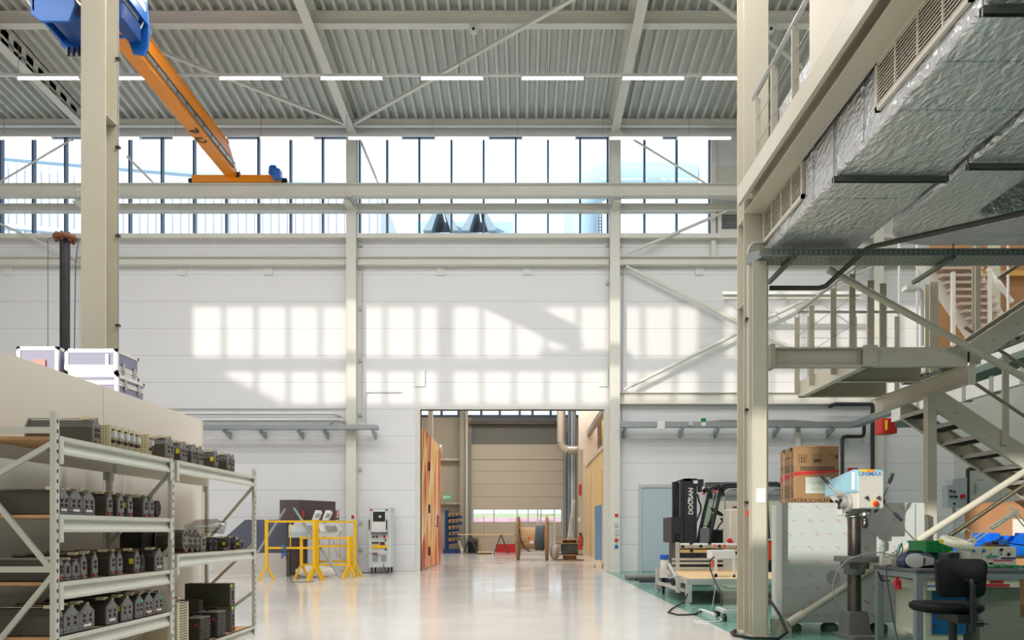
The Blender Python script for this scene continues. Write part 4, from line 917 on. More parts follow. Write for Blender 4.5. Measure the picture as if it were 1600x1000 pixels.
SHG = mat('shelf_grey_green_paint',(200,202,192),0.28)
CHIP = mat('chipboard',(196,156,108),0.75,0,0.1,25)
SXF, SXB = -2.80, -3.33
YA, YM, YZ = 4.62, 6.15, 8.05
def upright(par, x, y, h, holes):
    b = MB(); s = 1 if x == SXF else -1
    b.box(x-0.034, y-0.02, 0, x, y+0.02, h); u = build(b,'upright',SHG,par)
    if holes:
        b = MB(); z = 0.12
        while z < h-0.05: b.box(x-0.001, y-0.006, z, x+0.0012, y+0.008, z+0.022); z += 0.06
        build(b,'slot_holes',BLACKM,u)
def front_beam(par, y0, y1, z, x=SXF, s=1):
    b = MB(); o = [(x,z),(x,z-0.026),(x-0.03*s,z-0.036),(x-0.004*s,z-0.084),(x,z-0.09),(x,z-0.108),(x-0.04*s,z-0.108),(x-0.04*s,z)]
    b.prism(o,'y',y0,y1); build(b,'beam',SHG,par)
    for y, d in ((y0,1),(y1,-1)):
        b = MB(); b.box(x-0.002,y-0.004 if d>0 else y-0.036,z-0.17,x+0.006,y+0.036 if d>0 else y+0.004,z); build(b,'beam_clip',SHG,par)
def frame(par, y, h, hf, first=True):
    upright(par,SXF,y,hf,True); upright(par,SXB+0.034,y,h,False)
    for z0, z1 in ((0.25,0.82),(1.42,0.85),(1.35,1.62)) if first else ((1.55,1.0),(0.95,0.5),(0.45,0.1)):
        b = MB(); b.bar((SXB+0.03,y,z0),(SXF-0.03,y,z1),0.02,0.03) if first else b.bar((SXF-0.03,y,z0),(SXB+0.03,y,z1),0.02,0.03); build(b,'brace',SHG,par)
def bay(label, y0, y1, levels, frames):
    t = thing('shelving_unit',label,'shelving',(SXF-0.26,(y0+y1)/2,0))
    for fy, h, hf, fi in frames: frame(t,fy,h,hf,fi)
    for z in levels:
        front_beam(t,y0+0.02,y1-0.02,z); front_beam(t,y0+0.02,y1-0.02,z,SXB,-1)
        b = MB(); b.box(SXB+0.042,y0+0.03,z-0.022,SXF-0.042,y1-0.03,z-0.002); b.box(SXF-0.042,y0+0.03,z-0.002,SXF-0.012,y1-0.03,z+0.0); build(b,'shelf_board',CHIP,t)
    return t
LV1, LV2, LV3, LV4 = 1.666, 1.192, 0.782, 0.448
tb = bay('grey-green shelving bay nearest the viewer, four shelves of resistor boxes', YA, YM, (LV1,LV2,LV3,LV4), [(YA,1.75,1.812,True),(YM,1.68,1.640,False)])
for z in (1.70,0.862):
    b = MB(); b.box(SXB+0.03,YA-0.012,z-0.02,SXF-0.03,YA+0.012,z+0.016); build(b,'cross_bar',SHG,tb)
bay('grey-green shelving bay farther away, ending beside the yellow barriers', YM+0.042, YZ, (LV1,0.905,0.10), [(YZ,1.72,1.74,False)])
XE = -2.835
def outline(kind, w, h):
    if kind in ('gable','cream_gable'): return [(0,0),(w,0),(w,0.70*h),(0.60*w,h),(0.40*w,h),(0,0.70*h)]
    if kind == 'bullet':
        return [(0,0),(w,0),(w,0.62*h),(0.9*w,0.78*h),(0.70*w,0.93*h),(0.5*w,h),(0.30*w,0.93*h),(0.1*w,0.78*h),(0,0.62*h)]
    if kind == 'round':
        return [(w/2+w/2*math.sin(a)*1.0, h*0.52-h*0.48*math.cos(a)) for a in [2*PI*k/16 for k in range(16)]][::1] 
    return [(0,0),(w,0),(w,h),(0,h)]
ITEMN = {}
def resistor(level_name, pos, kind, y, w, h, z0_, L=0.46, dark=False, ylab=False, red=False, wlab=False, tab=True, rod=True, glab=False, cat='resistor box', desc=None):
    lab = desc or ('%s %s-ended resistor box, %s on %s' % ('cream' if kind=='cream' else 'black' if dark else 'grey', {'gable':'roof','bullet':'pointed','round':'round','cream':'flat'}[kind], pos, level_name))
    t = thing({'cream':'cream_resistor_box'}.get(kind,'resistor_box'), lab, cat, (XE-L/2, y+w/2, z0_+0.003), 'resistor boxes on the shelves')
    z = z0_+0.003; o = outline(kind,w,h); c = [(w/2+(u-w/2)*0.93, v*0.965+0.001) for u,v in o]
    em, bm = (PCRM,PCRM) if kind=='cream' else ((ENDB,PBLK) if dark else (ENDG,PDARK))
    if kind == 'cream': em = mat('cream_end_plate',(198,192,160),0.5)
    sh = lambda pts: [(y+u, z+v) for u,v in pts]
    b = MB(); b.prism(sh(c),'x',XE-L+0.012,XE-0.012); bd = build(b,'cover',bm,t)
    b = MB(); b.prism(sh(o),'x',XE-0.012,XE); ep = build(b,'end_plate',em,t)
    b = MB(); b.prism(sh(o),'x',XE-L,XE-L+0.012); build(b,'end_plate',em,t)
    TB = mat('dark_brown_terminal',(62,40,34),0.4); b = MB()
    def term(cy, cz, r, d, n=8): build(MB().cyl((XE,cy,cz),(XE+d,cy,cz),r,n=n), 'terminal', TB, ep)
    if kind == 'gable':
        for u in (0.28,0.72):
            for v in (0.36,0.56): term(y+u*w,z+v*h,0.011,0.008)
        for u in (0.12,0.5,0.88):
            for v in (0.12,0.25,0.66): b.cyl((XE,y+u*w,z+v*h),(XE+0.002,y+u*w,z+v*h),0.005,n=6)
    elif kind == 'bullet':
        for v in (0.45,0.66): term(y+0.5*w,z+v*h,0.012,0.009)
        for u in (0.2,0.8): b.cyl((XE,y+u*w,z+0.14*h),(XE+0.004,y+u*w,z+0.14*h),0.008,n=6)
    elif kind == 'round':
        for k in range(8):
            a = 2*PI*k/8; b.cyl((XE,y+w/2+w*0.32*math.cos(a),z+h*0.52+h*0.32*math.sin(a)),(XE+0.003,y+w/2+w*0.32*math.cos(a),z+h*0.52+h*0.32*math.sin(a)),0.016,n=6)
    else:
        b.box(XE,y+0.2*w,z+0.2*h,XE+0.02,y+0.8*w,z+0.34*h); build(MB().box(XE,y+0.3*w,z+0.75*h,XE+0.012,y+0.6*w,z+0.82*h),'terminal',TB,ep)
    build(b,'terminal' if kind == 'cream' else 'hole_pattern',TB,ep)
    if kind == 'cream':
        b = MB(); b.box(XE,y+0.25*w,z+0.45*h,XE+0.025,y+0.75*w,z+0.68*h); build(b,'scale_plate',mat('pale_grey_scale',(190,194,196),0.4),ep)
    if wlab:
        b = MB(); b.box(XE,y+0.25*w,z+0.13*h,XE+0.003,y+0.75*w,z+0.22*h); build(b,'paper_label',WHITE,ep)
    if red:
        b = MB(); b.cyl((XE,y+0.25*w,z+0.1*h),(XE+0.007,y+0.25*w,z+0.1*h),0.009,n=8); build(b,'red_button',RED,ep)
    if ylab:
        b = MB(); b.box(XE-0.045,y-0.0025+(0.035*w),z+0.42*h,XE-0.016,y+0.035*w+0.0005,z+0.66*h); build(b,'yellow_tag',YLABEL,bd)
    if glab:
        b = MB(); b.box(XE,y+0.62*w,z+0.7*h,XE+0.003,y+0.92*w,z+0.78*h); build(b,'green_tag',mat('green_label',(60,190,110),0.5),ep)
    if rod and kind in ('gable','bullet'):
        b = MB(); b.cyl((XE-L,y+w/2,z+h+0.006),(XE,y+w/2,z+h+0.006),0.005,n=6); b.box(XE-0.01,y+0.42*w,z+h-0.002,XE+0.004,y+0.58*w,z+h+0.012); rd = build(b,'slide_rod',STEEL if not dark else BLACKM,t)
        if tab:
            b = MB(); b.box(XE-0.10,y+0.3*w,z+h,XE-0.045,y+0.7*w,z+h+0.02); build(b,'slider_knob',mat('ivory_ceramic',(222,212,180),0.4),rd)
    return t
ORD = ['nearest','second','third','fourth','fifth','sixth','seventh','eighth','ninth','tenth','eleventh','twelfth','thirteenth','fourteenth','fifteenth']
def row(level_name, z, items, h):
    last = -1
    for i, it in enumerate(items):
        kind, p0, p1, kw = it
        y0 = (-XE)*F/(VX-p0); y1 = (-XE)*F/(VX-p1); y0 = max(y0, last+0.003); w = max(y1-y0, 0.05); last = y0+w
        hh = kw.pop('h', h)
        resistor(level_name, ORD[i]+(' from viewer' if i else ' to viewer'), kind, y0, w, hh, z, **kw)
G = 'gable'; B_ = 'bullet'
row('the top shelf, near bay', LV1, [(G,147,156.5,dict(red=True,h=0.165)),('cream',172,180,dict(h=0.155)),('cream',181.5,190,dict(h=0.155)),('cream',191.5,200,dict(h=0.155)),('cream',201.5,208,dict(h=0.155)),('cream',209.5,217,dict(h=0.155)),('cream',232,236,dict(h=0.16)),(G,260,272,dict(red=True,h=0.17))], 0.16)
row('the top shelf, far bay', LV1, [(G,283,293,dict(ylab=True)),(G,300,308,dict()),(G,310,318,dict()),(B_,336,341,dict(ylab=True)),(B_,356,361,dict()),(B_,362.5,366.5,dict())], 0.16)
row('the second shelf, near bay', LV2, [(G,91.5,108,dict(wlab=True)),(G,109.5,128.5,dict(wlab=True,ylab=True)),(G,130,148,dict(wlab=True,ylab=True)),(B_,168,176,dict(red=True)),(B_,184.5,194,dict(red=True)),(B_,200,207.5,dict(ylab=True,red=True)),(B_,224.5,232,dict(red=True)),(B_,233.5,241,dict(red=True)),('round',242.5,251.5,dict(dark=True,h=0.135))], 0.152)
row('the third shelf, near bay', LV3, [(B_,92,99,dict(red=True,h=0.13)),(B_,101,111,dict(ylab=True,h=0.118)),(B_,113.5,124.5,dict(ylab=True,h=0.118)),(B_,126.5,136,dict(red=True,h=0.15)),(B_,144.5,153,dict(red=True,h=0.155)),(B_,173,180.5,dict(red=True,h=0.16)),(B_,183,191.5,dict(ylab=True,red=True,h=0.158)),(B_,211,218.5,dict(ylab=True,red=True,h=0.16)),(B_,219.5,226,dict(dark=True,ylab=True,h=0.14)),(G,242.5,255.5,dict(wlab=True,h=0.16))], 0.15)
row('the bottom visible shelf, near bay', LV4, [(G,91,98.5,dict()),(G,100,124,dict(dark=False)),(G,125,147.5,dict(wlab=True,ylab=True)),(G,166.5,184,dict(wlab=True)),(G,190,207.5,dict(ylab=True)),(G,211.5,224,dict(glab=True)),(G,225.5,239.5,dict(wlab=True,red=True)),(G,240.5,255.5,dict(wlab=True,glab=True,red=True))], 0.165)
row('the middle shelf, far bay', 0.905, [('round',286,296.5,dict(L=0.24,h=0.20,red=True)),('round',297.5,304.5,dict(L=0.24,h=0.19,ylab=True)),('round',305.5,313,dict(L=0.24,h=0.185,ylab=True)),(B_,314,321.5,dict(L=0.24,h=0.15,ylab=True,red=True)),(B_,328,332,dict(L=0.24,h=0.115,dark=True)),(B_,334.5,339.5,dict(L=0.24,h=0.115,dark=True,ylab=True)),(B_,354.5,360,dict(L=0.24,h=0.115,dark=True,ylab=True)),(B_,365,369,dict(L=0.24,h=0.11,dark=True)),(G,376,380,dict(L=0.24,h=0.1,ylab=True))], 0.15)
# long dark trough behind the far middle shelf, plastic roll, small meter
b = MB(); b.box(-3.28,6.25,0.908,-3.10,7.3,1.1); tag(build(b,'long_case',mat('black_long_case',(40,39,37),0.5)),'long dark case lying at the back of the far middle shelf','case')
b = MB(); b.tube([(-3.22,7.35,1.1),(-3.15,7.4,1.135),(-2.98,7.45,1.14),(-2.9,7.47,1.12)],[0.05,0.07,0.075,0.06],10)
tag(build(b,'plastic_roll',thin_glass('clear_plastic_wrap',(0.8,0.82,0.84),0.3)),'clear plastic wrapped roll on top of the pointed boxes, far middle shelf','roll')
yq = 2.83*F/(VX-347)
b = MB(); b.box(-2.9,yq,0.906,-2.815,yq+0.12,0.935); tag(build(b,'small_meter',DARKST),'small grey metal block at the front edge of the far middle shelf','block')
# floor level of the far bay
zf = 0.102
def pbox(name,label,p0,p1,ytop,zb,x1,L,m,cat,kids=None):
    y0 = -x1*F/(VX-p0); y1 = -x1*F/(VX-p1); zt_ = gz(ytop,y0)
    t = thing(name,label,cat,(x1-L/2,(y0+y1)/2,zb)); b = MB(); b.box(x1-L,y0,zb,x1,y1,zt_); build(b,'case',m,t,0.004)
    return t, y0, y1, zt_
t,y0,y1,zt_ = pbox('slotted_cabinet','cream cabinet with rows of slots, lowest shelf of the far bay',277,295,943,zf,-2.86,0.3,mat('cream_cabinet_paint',(200,194,164),0.5),'cabinet')
b = MB()
for r in range(4):
    for k in range(16): b.box(-2.861,y0+0.05+r*(y1-y0-0.1)/3.2,zf+0.05+k*0.022,-2.858,y0+0.07+r*(y1-y0-0.1)/3.2,zf+0.062+k*0.022)
build(b,'slots',BLACKM,t)
b = MB(); b.tube([(-2.9,(y0+y1)/2,zt_),(-2.9,(y0+y1)/2,zt_+0.04),(-2.96,(y0+y1)/2,zt_+0.04),(-2.96,(y0+y1)/2,zt_)],0.008,6); build(b,'handle',STEEL,t)
def finbox(label,p0,p1,ytop,x1,L):
    y0 = -x1*F/(VX-p0); y1 = -x1*F/(VX-p1); zt_ = gz(ytop,y0)
    t = thing('fan_heater_box',label,'box',(x1-L/2,(y0+y1)/2,zf))
    b = MB(); b.box(x1-L,y0,zf,x1-0.02,y1,zt_); build(b,'case',mat('black_box_case',(48,46,45),0.5),t)
    b = MB(); k = zf
    while k < zt_-0.01: b.box(x1-0.02,y0,k,x1,y1,k+0.012); k += 0.02
    build(b,'fins',mat('dark_grey_fins',(78,74,72),0.5),t)
    b = MB(); b.box(x1-L,y0,zt_,x1,y1,zt_+0.006); build(b,'lid',mat('grey_brown_lid',(124,116,110),0.5),t)
    b = MB(); b.tube([(x1-L*0.75,(y0+y1)/2,zt_+0.006),(x1-L*0.6,(y0+y1)/2,zt_+0.03),(x1-L*0.3,(y0+y1)/2,zt_+0.035),(x1-L*0.2,(y0+y1)/2,zt_+0.03)],[0.006,0.014,0.014,0.01],8); build(b,'handle',BLACKM,t)
    b = MB(); b.cyl((x1-L*0.2,y0-0.004,zt_-0.06),(x1-L*0.2,y0,zt_-0.06),0.012,n=8); build(b,'badge',RED,t)
finbox('black ribbed box nearest the slotted cabinet, lowest shelf',313,329,967,-2.86,0.2); finbox('black ribbed box behind the first one, lowest shelf',340,353,957.5,-2.83,0.2)
def obox(label,p0,p1,ytop,zb,x1,L,m):
    t,y0,y1,zt_ = pbox('instrument_box',label,p0,p1,ytop,zb,x1,L,m,'box')
    b = MB(); b.box(x1,y0+0.004,zb+0.004,x1+0.004,y1-0.004,zt_-0.004); f = build(b,'front_panel',mat('grey_front_panel',(92,94,98),0.5),t)
    for nm, m2, u, v in (('sticker',RED,0.75,0.1),('sticker',mat('green_label',(60,190,110),0.5),0.75,0.9),('sticker',YLABEL,0.12,0.9),('knob',BLACKM,0.5,0.3),('knob',BLACKM,0.5,0.45),('knob',BLACKM,0.5,0.6)):
        b = MB(); yy = y0+(y1-y0)*u; zz = zb+(zt_-zb)*v; b.box(x1+0.004,yy-0.015,zz-0.012,x1+0.012,yy+0.015,zz+0.012); build(b,nm,m2,f)
    return zt_
z1 = obox('lower dark box with grey front, lowest shelf by the far upright',361,366.5,946,zf,-2.86,0.32,mat('grey_brown_box',(108,98,88),0.55))
obox('upper olive box with grey front, stacked on the lower one',359,366.5,912,z1+0.002,-2.86,0.44,OLIVE)
pbox('instrument_box','dark grey box behind the ribbed boxes, lowest shelf',311,318,938,zf,-3.08,0.22,mat('dark_grey_box',(72,74,68),0.5),'box')
# ------------------------------------------------------------------ cabin with partition wall, flight cases, standpipe
PART = mat('warm_grey_partition',(218,212,202),0.5)
CXW = -3.46; CZ = 2.28
t = thing('partition_wall','warm grey board partition behind the shelving','partition',(CXW-0.03,5.5,0),None,'structure')
for y0, y1 in ((1.0,3.3),(3.306,6.33),(6.336,8.28)):
    b = MB(); b.box(CXW-0.06,y0,0,CXW,y1,CZ+0.005); build(b,'board',PART,t)
b = MB(); b.box(CXW-0.05,8.28,0,CXW+0.005,8.30,CZ); build(b,'edge_strip',SHG,t)
b = MB(); b.box(-9,1.0,CZ-0.12,CXW-0.06,8.0,CZ); tag(build(b,'ceiling_cabin',PART),'roof slab of the low cabin carrying the flight cases','roof',None,'structure')
b = MB(); b.box(-9,1.0,0,-8.9,8.0,CZ-0.12); b.box(-8.9,7.9,0,-4.8,8.0,CZ-0.12); tag(build(b,'wall_cabin',PART),'outer walls of the low cabin','wall',None,'structure')
FCB = mat('blue_grey_case_laminate',(128,126,150),0.5,0,0.05,6); ALU = mat('aluminium_edging',(222,220,218),0.35,0.3)
def flight_case(label, x0, y0, z0, x1, y1, z1, split, stickers=()):
    t = thing('flight_case',label,'case',((x0+x1)/2,(y0+y1)/2,z0))
    b = MB(); b.box(x0+0.006,y0+0.006,z0+0.006,x1-0.006,y1-0.006,z1-0.006); build(b,'body',FCB,t)
    b = MB(); e = 0.032
    for x in (x0,x1-e):
        for y in (y0,y1-e): b.box(x,y,z0,x+e,y+e,z1)
        for z in (z0,z1-e): b.box(x,y0,z,x+e,y1,z+e)
    for y in (y0,y1-e):
        for z in (z0,z1-e): b.box(x0,y,z,x1,y+e,z+e)
    zs_ = z0+(z1-z0)*split; b.box(x0-0.002,y0-0.002,zs_-0.02,x1+0.002,y1+0.002,zs_-0.002); b.box(x0-0.002,y0-0.002,zs_+0.002,x1+0.002,y1+0.002,zs_+0.02)
    fr = build(b,'edging',ALU,t)
    for x in (x0,x1):
        for y in (y0,y1):
            for z in (z0+0.027,z1-0.026):
                b = MB(); b.ball((x+(0.02 if x==x0 else -0.02),y+(0.02 if y==y0 else -0.02),z),0.026,8); build(b,'corner_ball',STEEL,fr)
    for f in (0.25,0.75):
        yy = y0+(y1-y0)*f; b = MB(); b.box(x1,yy-0.022,zs_-0.05,x1+0.012,yy+0.022,zs_+0.05); b.cyl((x1+0.012,yy,zs_-0.02),(x1+0.02,yy,zs_-0.02),0.016,n=8); build(b,'latch',STEEL,t)
    return t
c1 = flight_case('upper blue-grey flight case with metal edges, stacked on the lower case', gx(101,7.3),7.3,gz(583,7.3),gx(183,7.3),7.72,gz(545,7.3),0.25)
b = MB(); xx = gx(165,7.3); b.box(xx,7.296,gz(572,7.3),xx+0.03,7.3,gz(553,7.3)); build(b,'sticker',mat('white_blue_sticker',(226,234,240),0.4),c1)
c2 = flight_case('lower blue-grey flight case under the upper one on the cabin roof', gx(101.5,7.28),7.28,CZ+0.002,gx(184,7.28),7.8,gz(584,7.3)-0.002,0.72)
b = MB(); xx = gx(148,7.28); b.box(xx-0.05,7.27,CZ+0.05,xx+0.05,7.28,CZ+0.17); build(b,'butterfly_latch',STEEL,c2)
text('ELPRO', ((gx(184,7.28))+0.002, 7.52, CZ+0.09), 0.05, (PI/2,0,PI/2), WHITE, c2) if False else None
c3 = flight_case('separate blue flight case at the far left of the cabin roof', gx(26,7.3),7.3,CZ+0.002,gx(91,7.3),7.7,gz(541.5,7.3),0.3)
b = MB(); xx = gx(53,7.3); b.box(xx,7.294,gz(578,7.3),xx+0.11,7.299,gz(562,7.3)); s_ = build(b,'sticker',mat('red_white_sticker',(232,120,104),0.5),c3)
b = MB(); b.lathe([(0.02,-0.03),(0.05,-0.03),(0.055,0),(0.05,0.03),(0.02,0.03)],(gx(3,6.6),6.6,CZ+0.09),'x',14); b.box(gx(3,6.6)-0.02,6.57,CZ,gx(3,6.6)+0.02,6.63,CZ+0.05)
tag(build(b,'castor_wheel',DARKST),'small dark wheel on the cabin roof at the left edge','wheel')
t = thing('standpipe','dark vertical pipe with rusty flange on top, left of the near column','pipe',(gx(101.5,9.5),9.5,0))
DP = mat('dark_pipe_steel',(64,64,68),0.35,0.6,0.15,8); RUST = mat('rusty_flange',(128,84,58),0.8,0.1,0.3,30)
px_ = gx(101.5,9.5); zp = gz(372,9.5)
b = MB(); b.cyl((px_,9.5,0),(px_,9.5,zp),0.058,n=20); build(b,'pipe_body',DP,t)
b = MB(); b.lathe([(0.058,zp-0.02),(0.13,zp-0.02),(0.135,zp),(0.13,zp+0.03),(0.05,zp+0.03)],(px_,9.5,0),'z',20)
fl = build(b,'flange',RUST,t)
for k in range(8):
    a = 2*PI*k/8+0.2; b = MB(); b.cyl((px_+0.1*math.cos(a),9.5+0.1*math.sin(a),zp-0.05),(px_+0.1*math.cos(a),9.5+0.1*math.sin(a),zp+0.05),0.016,n=6); build(b,'bolt',RUST,fl)
b = MB(); b.tube([(px_-0.12,9.5,zp+0.02),(px_-0.2,9.48,zp-0.02),(px_-0.18,9.45,zp-0.15),(px_-0.18,9.45,2.3)],0.004,5); build(b,'wire',CABLE,t)
b = MB(); b.tube([(px_+0.12,9.5,zp),(px_+0.18,9.48,zp-0.03),(px_+0.16,9.45,zp-0.3),(px_+0.13,9.45,2.3)],0.006,5); build(b,'wire',CABLE,t)
# ================================================================== yellow barriers, boards and console near the left far column
def barrier(label, pxs, Y0, Y1, ytop, ybot_mid, bars):
    # one barrier panel between two posts; feet are splayed
    x0, x1 = gx(pxs[0],Y0), gx(pxs[1],Y1)
    t = thing('barrier',label,'barrier',((x0+x1)/2,(Y0+Y1)/2,0))
    zt_ = gz(ytop,Y0)
    for x, y in ((x0,Y0),(x1,Y1)):
        b = MB(); b.box(x-0.03,y-0.03,0.28,x+0.03,y+0.03,zt_); build(b,'post',YELLOW,t)
        b = MB(); d = 0.28 if True else 0
        b.bar((x,y,0.34),(x-0.13,y-0.12,0.0),0.042,0.042); b.bar((x,y,0.34),(x+0.13,y+0.12,0.0),0.042,0.042); build(b,'foot',YELLOW,t)
    for z in (zt_-0.04,ybot_mid):
        b = MB(); b.bar((x0,Y0,z),(x1,Y1,z),0.04,0.045); build(b,'rail',YELLOW,t)
    for k in range(bars):
        f = (k+1)/(bars+1); b = MB(); b.cyl((x0+(x1-x0)*f,Y0+(Y1-Y0)*f,ybot_mid),(x0+(x1-x0)*f,Y0+(Y1-Y0)*f,zt_-0.04),0.011,n=6); build(b,'rod',YELLOW,t)
barrier('tall yellow barrier at the left, in front of the dark panel',(416.5,491),17.0,17.0,812,0.72,1)
barrier('tall yellow barrier joining on the right, ending at the far column',(495.5,555),17.12,18.2,812,0.75,0)
barrier('low yellow barrier in front of the boards',(471,544.5),17.6,17.6,838,0.32,0)
barrier('low yellow barrier behind, right of the wrapped bundle',(497,549),18.6,18.5,838,0.36,2)
DBR = mat('dark_brown_phenolic_board',(84,72,72),0.5); DBG = mat('dark_slate_board',(92,96,112),0.45)
b = MB(); Yt0 = 18.3
xa, xm, xb_ = gx(437,Yt0), gx(468,Yt0), gx(523,19.3)
t = thing('board_box','large dark brown board box on the test bench behind the barriers','box',(xm,19,0))
zt0 = gz(781,Yt0); zb0 = gz(813,Yt0)
b = MB(); b.box(xa,Yt0,zb0,xm,19.4,zt0); b.prism([(xm,Yt0),(xb_,19.3),(xb_,19.4),(xm,19.4)],'z',zb0,zt0); build(b,'box_body',DBR,t,0.004)
b = MB(); b.box(gx(470,18.6),18.2,zb0-0.03,gx(528,18.6),19.3,zb0); build(b,'steel_base',GREY,t)
b = MB(); b.box(xa+0.1,18.5,0,xa+0.18,18.58,zb0-0.0); b.box(xm+0.1,19.1,0,xm+0.18,19.18,zb0-0.03); build(b,'trestle',DARKST,t)
b = MB(); b.prism([(gx(333,19.6),0.0),(gx(459,19.6),0.0),(gx(459,19.6),gz(812,19.6)),(gx(383,19.6),gz(812,19.6)),(gx(333,19.6),gz(856,19.6))],'y',19.6,19.63)
tag(build(b,'dark_panel',DBG),'big dark slate panel with cut corner leaning on the wall behind the shelving','panel')
b = MB(); b.box(gx(451,19.0),19.0,0.0,gx(480,19.0),19.03,gz(826,19.0)); tag(build(b,'dark_panel',DBR),'upright dark board under the brown box','panel')
b = MB(); b.box(gx(333,19.5),19.5,0.0,gx(451,19.5),19.56,gz(864,19.5)); tag(build(b,'low_board',mat('pale_board',(214,206,200),0.6)),'low pale board in front of the dark slate panel','board')
t = thing('console_unit','slanted white electronic console hanging below the brown box','console',at(500,836,18.5))
Yc2 = 17.88
b = MB(); b.prism([(gx(451,Yc2),gz(840,Yc2)),(gx(527,Yc2),gz(838,Yc2)),(gx(531,Yc2),gz(830,Yc2)),(gx(524,Yc2),gz(819,Yc2)),(gx(451,Yc2),gz(820,Yc2))],'y',Yc2,Yc2+0.28); build(b,'housing',mat('pale_console_grey',(206,212,212),0.4),t)
for i, px in enumerate((483,493,501,511,520)):
    b = MB(); b.prism([(gx(px,Yc2),gz(831,Yc2)),(gx(px+7.5,Yc2),gz(830,Yc2)),(gx(px+4.5,Yc2),gz(821,Yc2)),(gx(px-3,Yc2),gz(821.5,Yc2))],'y',Yc2-0.02,Yc2); build(b,'module',mat('grey_module',(150,152,148),0.5) if i != 2 else WHITE,t)
b = MB(); b.box(gx(453,Yc2),Yc2-0.02,gz(840,Yc2),gx(482,Yc2),Yc2,gz(831,Yc2)); build(b,'side_cover',mat('blue_grey_cover',(176,190,196),0.4),t)
b = MB(); b.box(gx(500,Yc2),Yc2+0.28,gz(840,Yc2),gx(503,Yc2),Yc2+0.31,gz(814,Yc2)); build(b,'hanger',GREY,t)
for i, px in enumerate((487,503)):
    b = MB(); Yl = 18.25; b.prism([(gx(px,Yl),zb0+0.003),(gx(px+10,Yl),zb0+0.003),(gx(px+15,Yl),gz(802,Yl)),(gx(px+13,Yl),gz(797.5,Yl)),(gx(px+6,Yl),gz(797,Yl))],'y',Yl,Yl+0.12)
    t = thing('module_box',['left','right'][i]+' slanted white module standing on the steel base','module',at(px+7,812,Yl)); build(b,'case',WHITE,t)
    b = MB(); b.prism([(gx(px+4.5,Yl),gz(809,Yl)),(gx(px+10.5,Yl),gz(809,Yl)),(gx(px+14,Yl),gz(802.5,Yl)),(gx(px+8,Yl),gz(802,Yl))],'y',Yl-0.01,Yl); build(b,'grille',GREY,t)
for i, (p, q) in enumerate((((446,795),(402,864)),((459,794),(531,901)))):
    b = MB(); b.bar(at(p[0],p[1],18.1),Vector((gx(q[0],16.7 if i else 17.0),16.7 if i else 17.0,max(0.02,gz(q[1],16.7 if i else 17.0)))),0.05,0.03); tag(build(b,'strut',GALV),'perforated steel strut bracing the brown box, '+['left one','right one'][i],'strut')
for i, (px, Y) in enumerate(((474,18.25),(525.5,18.9))):
    t = thing('bar_clamp','clamp with red handle on the steel base, '+['beside the left module','at the right end'][i],'clamp',at(px,812,Y))
    b = MB(); b.cyl(at(px,808,Y),at(px,797,Y),0.022,n=8); build(b,'handle',RED,t)
    b = MB(); b.box(gx(px+3,Y),Y,zb0+0.004,gx(px+4,Y),Y+0.02,gz(796,Y)); b.box(gx(px,Y)-0.02,Y,max(gz(812,Y),zb0+0.004),gx(px+4,Y),Y+0.02,gz(809,Y)); build(b,'bar',DARKST,t)
t = thing('screw_clamp','blue screw clamp hanging on the left tall barrier','clamp',at(443,868,16.9))
b = MB(); Yq = 16.93; b.tube([at(440,853,Yq),at(445,854,Yq),at(445,867,Yq),at(441,868.5,Yq)],0.03,6); build(b,'frame',BLUE,t)
b = MB(); b.cyl(at(441,873,Yq),at(441,862,Yq),0.015,n=6); build(b,'screw',DARKST,t)
b = MB(); b.ball((gx(490,18.05),18.05,0.15),0.4,14,0,(1.1,0.3,0.36)); b.ball((gx(505,18.1),18.1,0.13),0.3,12,0,(1.05,0.4,0.42))
tag(build(b,'wrapped_bundle',mat('white_crumpled_film',(230,226,222),0.4,0,0.05,5,1.0,9)),'crumpled white plastic bundle lying under the yellow barriers','bundle')
pipe('floor_cable','thin cable looping on the floor from the left barrier',[(gx(443,16.9),16.9,0.9),(gx(450,16.6),16.6,0.3),(gx(455,16.4),16.4,0.012),(gx(470,16.3),16.3,0.012),(gx(490,16.5),16.5,0.012)],0.008,CABLE,'cable',n=5)
pipe('floor_cable','cables drooping from console to the test cabinet',[at(520,842,18.5),at(527,868,18.6),at(545,878,18.9),at(565,875,19.3),at(580,862,19.85)],0.008,GREY,'cable',n=5)
# ================================================================== right: gallery, ducts, cable tray, stairs
def struct(b, name, m, label, cat): return tag(build(b,name,m),label,cat,None,'structure')
b = MB(); b.box(2.25,-2.95,4.50,2.29,8.06,4.69); struct(b,'fascia_board',CREAM,'flat cream fascia board along the gallery edge','fascia')
b = MB(); b.box(2.25,-2.95,4.692,2.40,6.03,8.69); struct(b,'wall_gallery',mat('warm_cream_wall',(202,194,178),0.5),'plain cream wall block above the gallery edge, upper right','wall')
b = MB(); b.ibeam((2.425,-2.9,4.545),(2.425,8.08,4.545),0.23,0.19,0.012,0.016); struct(b,'edge_beam',CREAM,'cream steel beam under the gallery edge above the duct','beam')
b = MB(); b.box(2.41,-2.95,4.665,RX-0.01,8.06,4.80); struct(b,'floor_gallery',mat('grey_concrete_soffit',(176,172,164),0.7),'gallery floor slab above the ducts','floor')
t = thing('gallery_railing','gallery handrail with flat posts and wires beside the near right column','railing',(2.35,7,4.8))
b = MB(); b.cyl((2.33,6.06,5.45),(2.33,7.75,5.45),0.022,n=10); build(b,'handrail',STEEL,t)
for y in (7.66,7.15,6.6):
    b = MB(); b.box(2.31,y-0.01,4.69,2.37,y+0.01,5.40); b.cyl((2.34,y,5.40),(2.33,y,5.45),0.012,n=6); build(b,'post',CREAM,t)
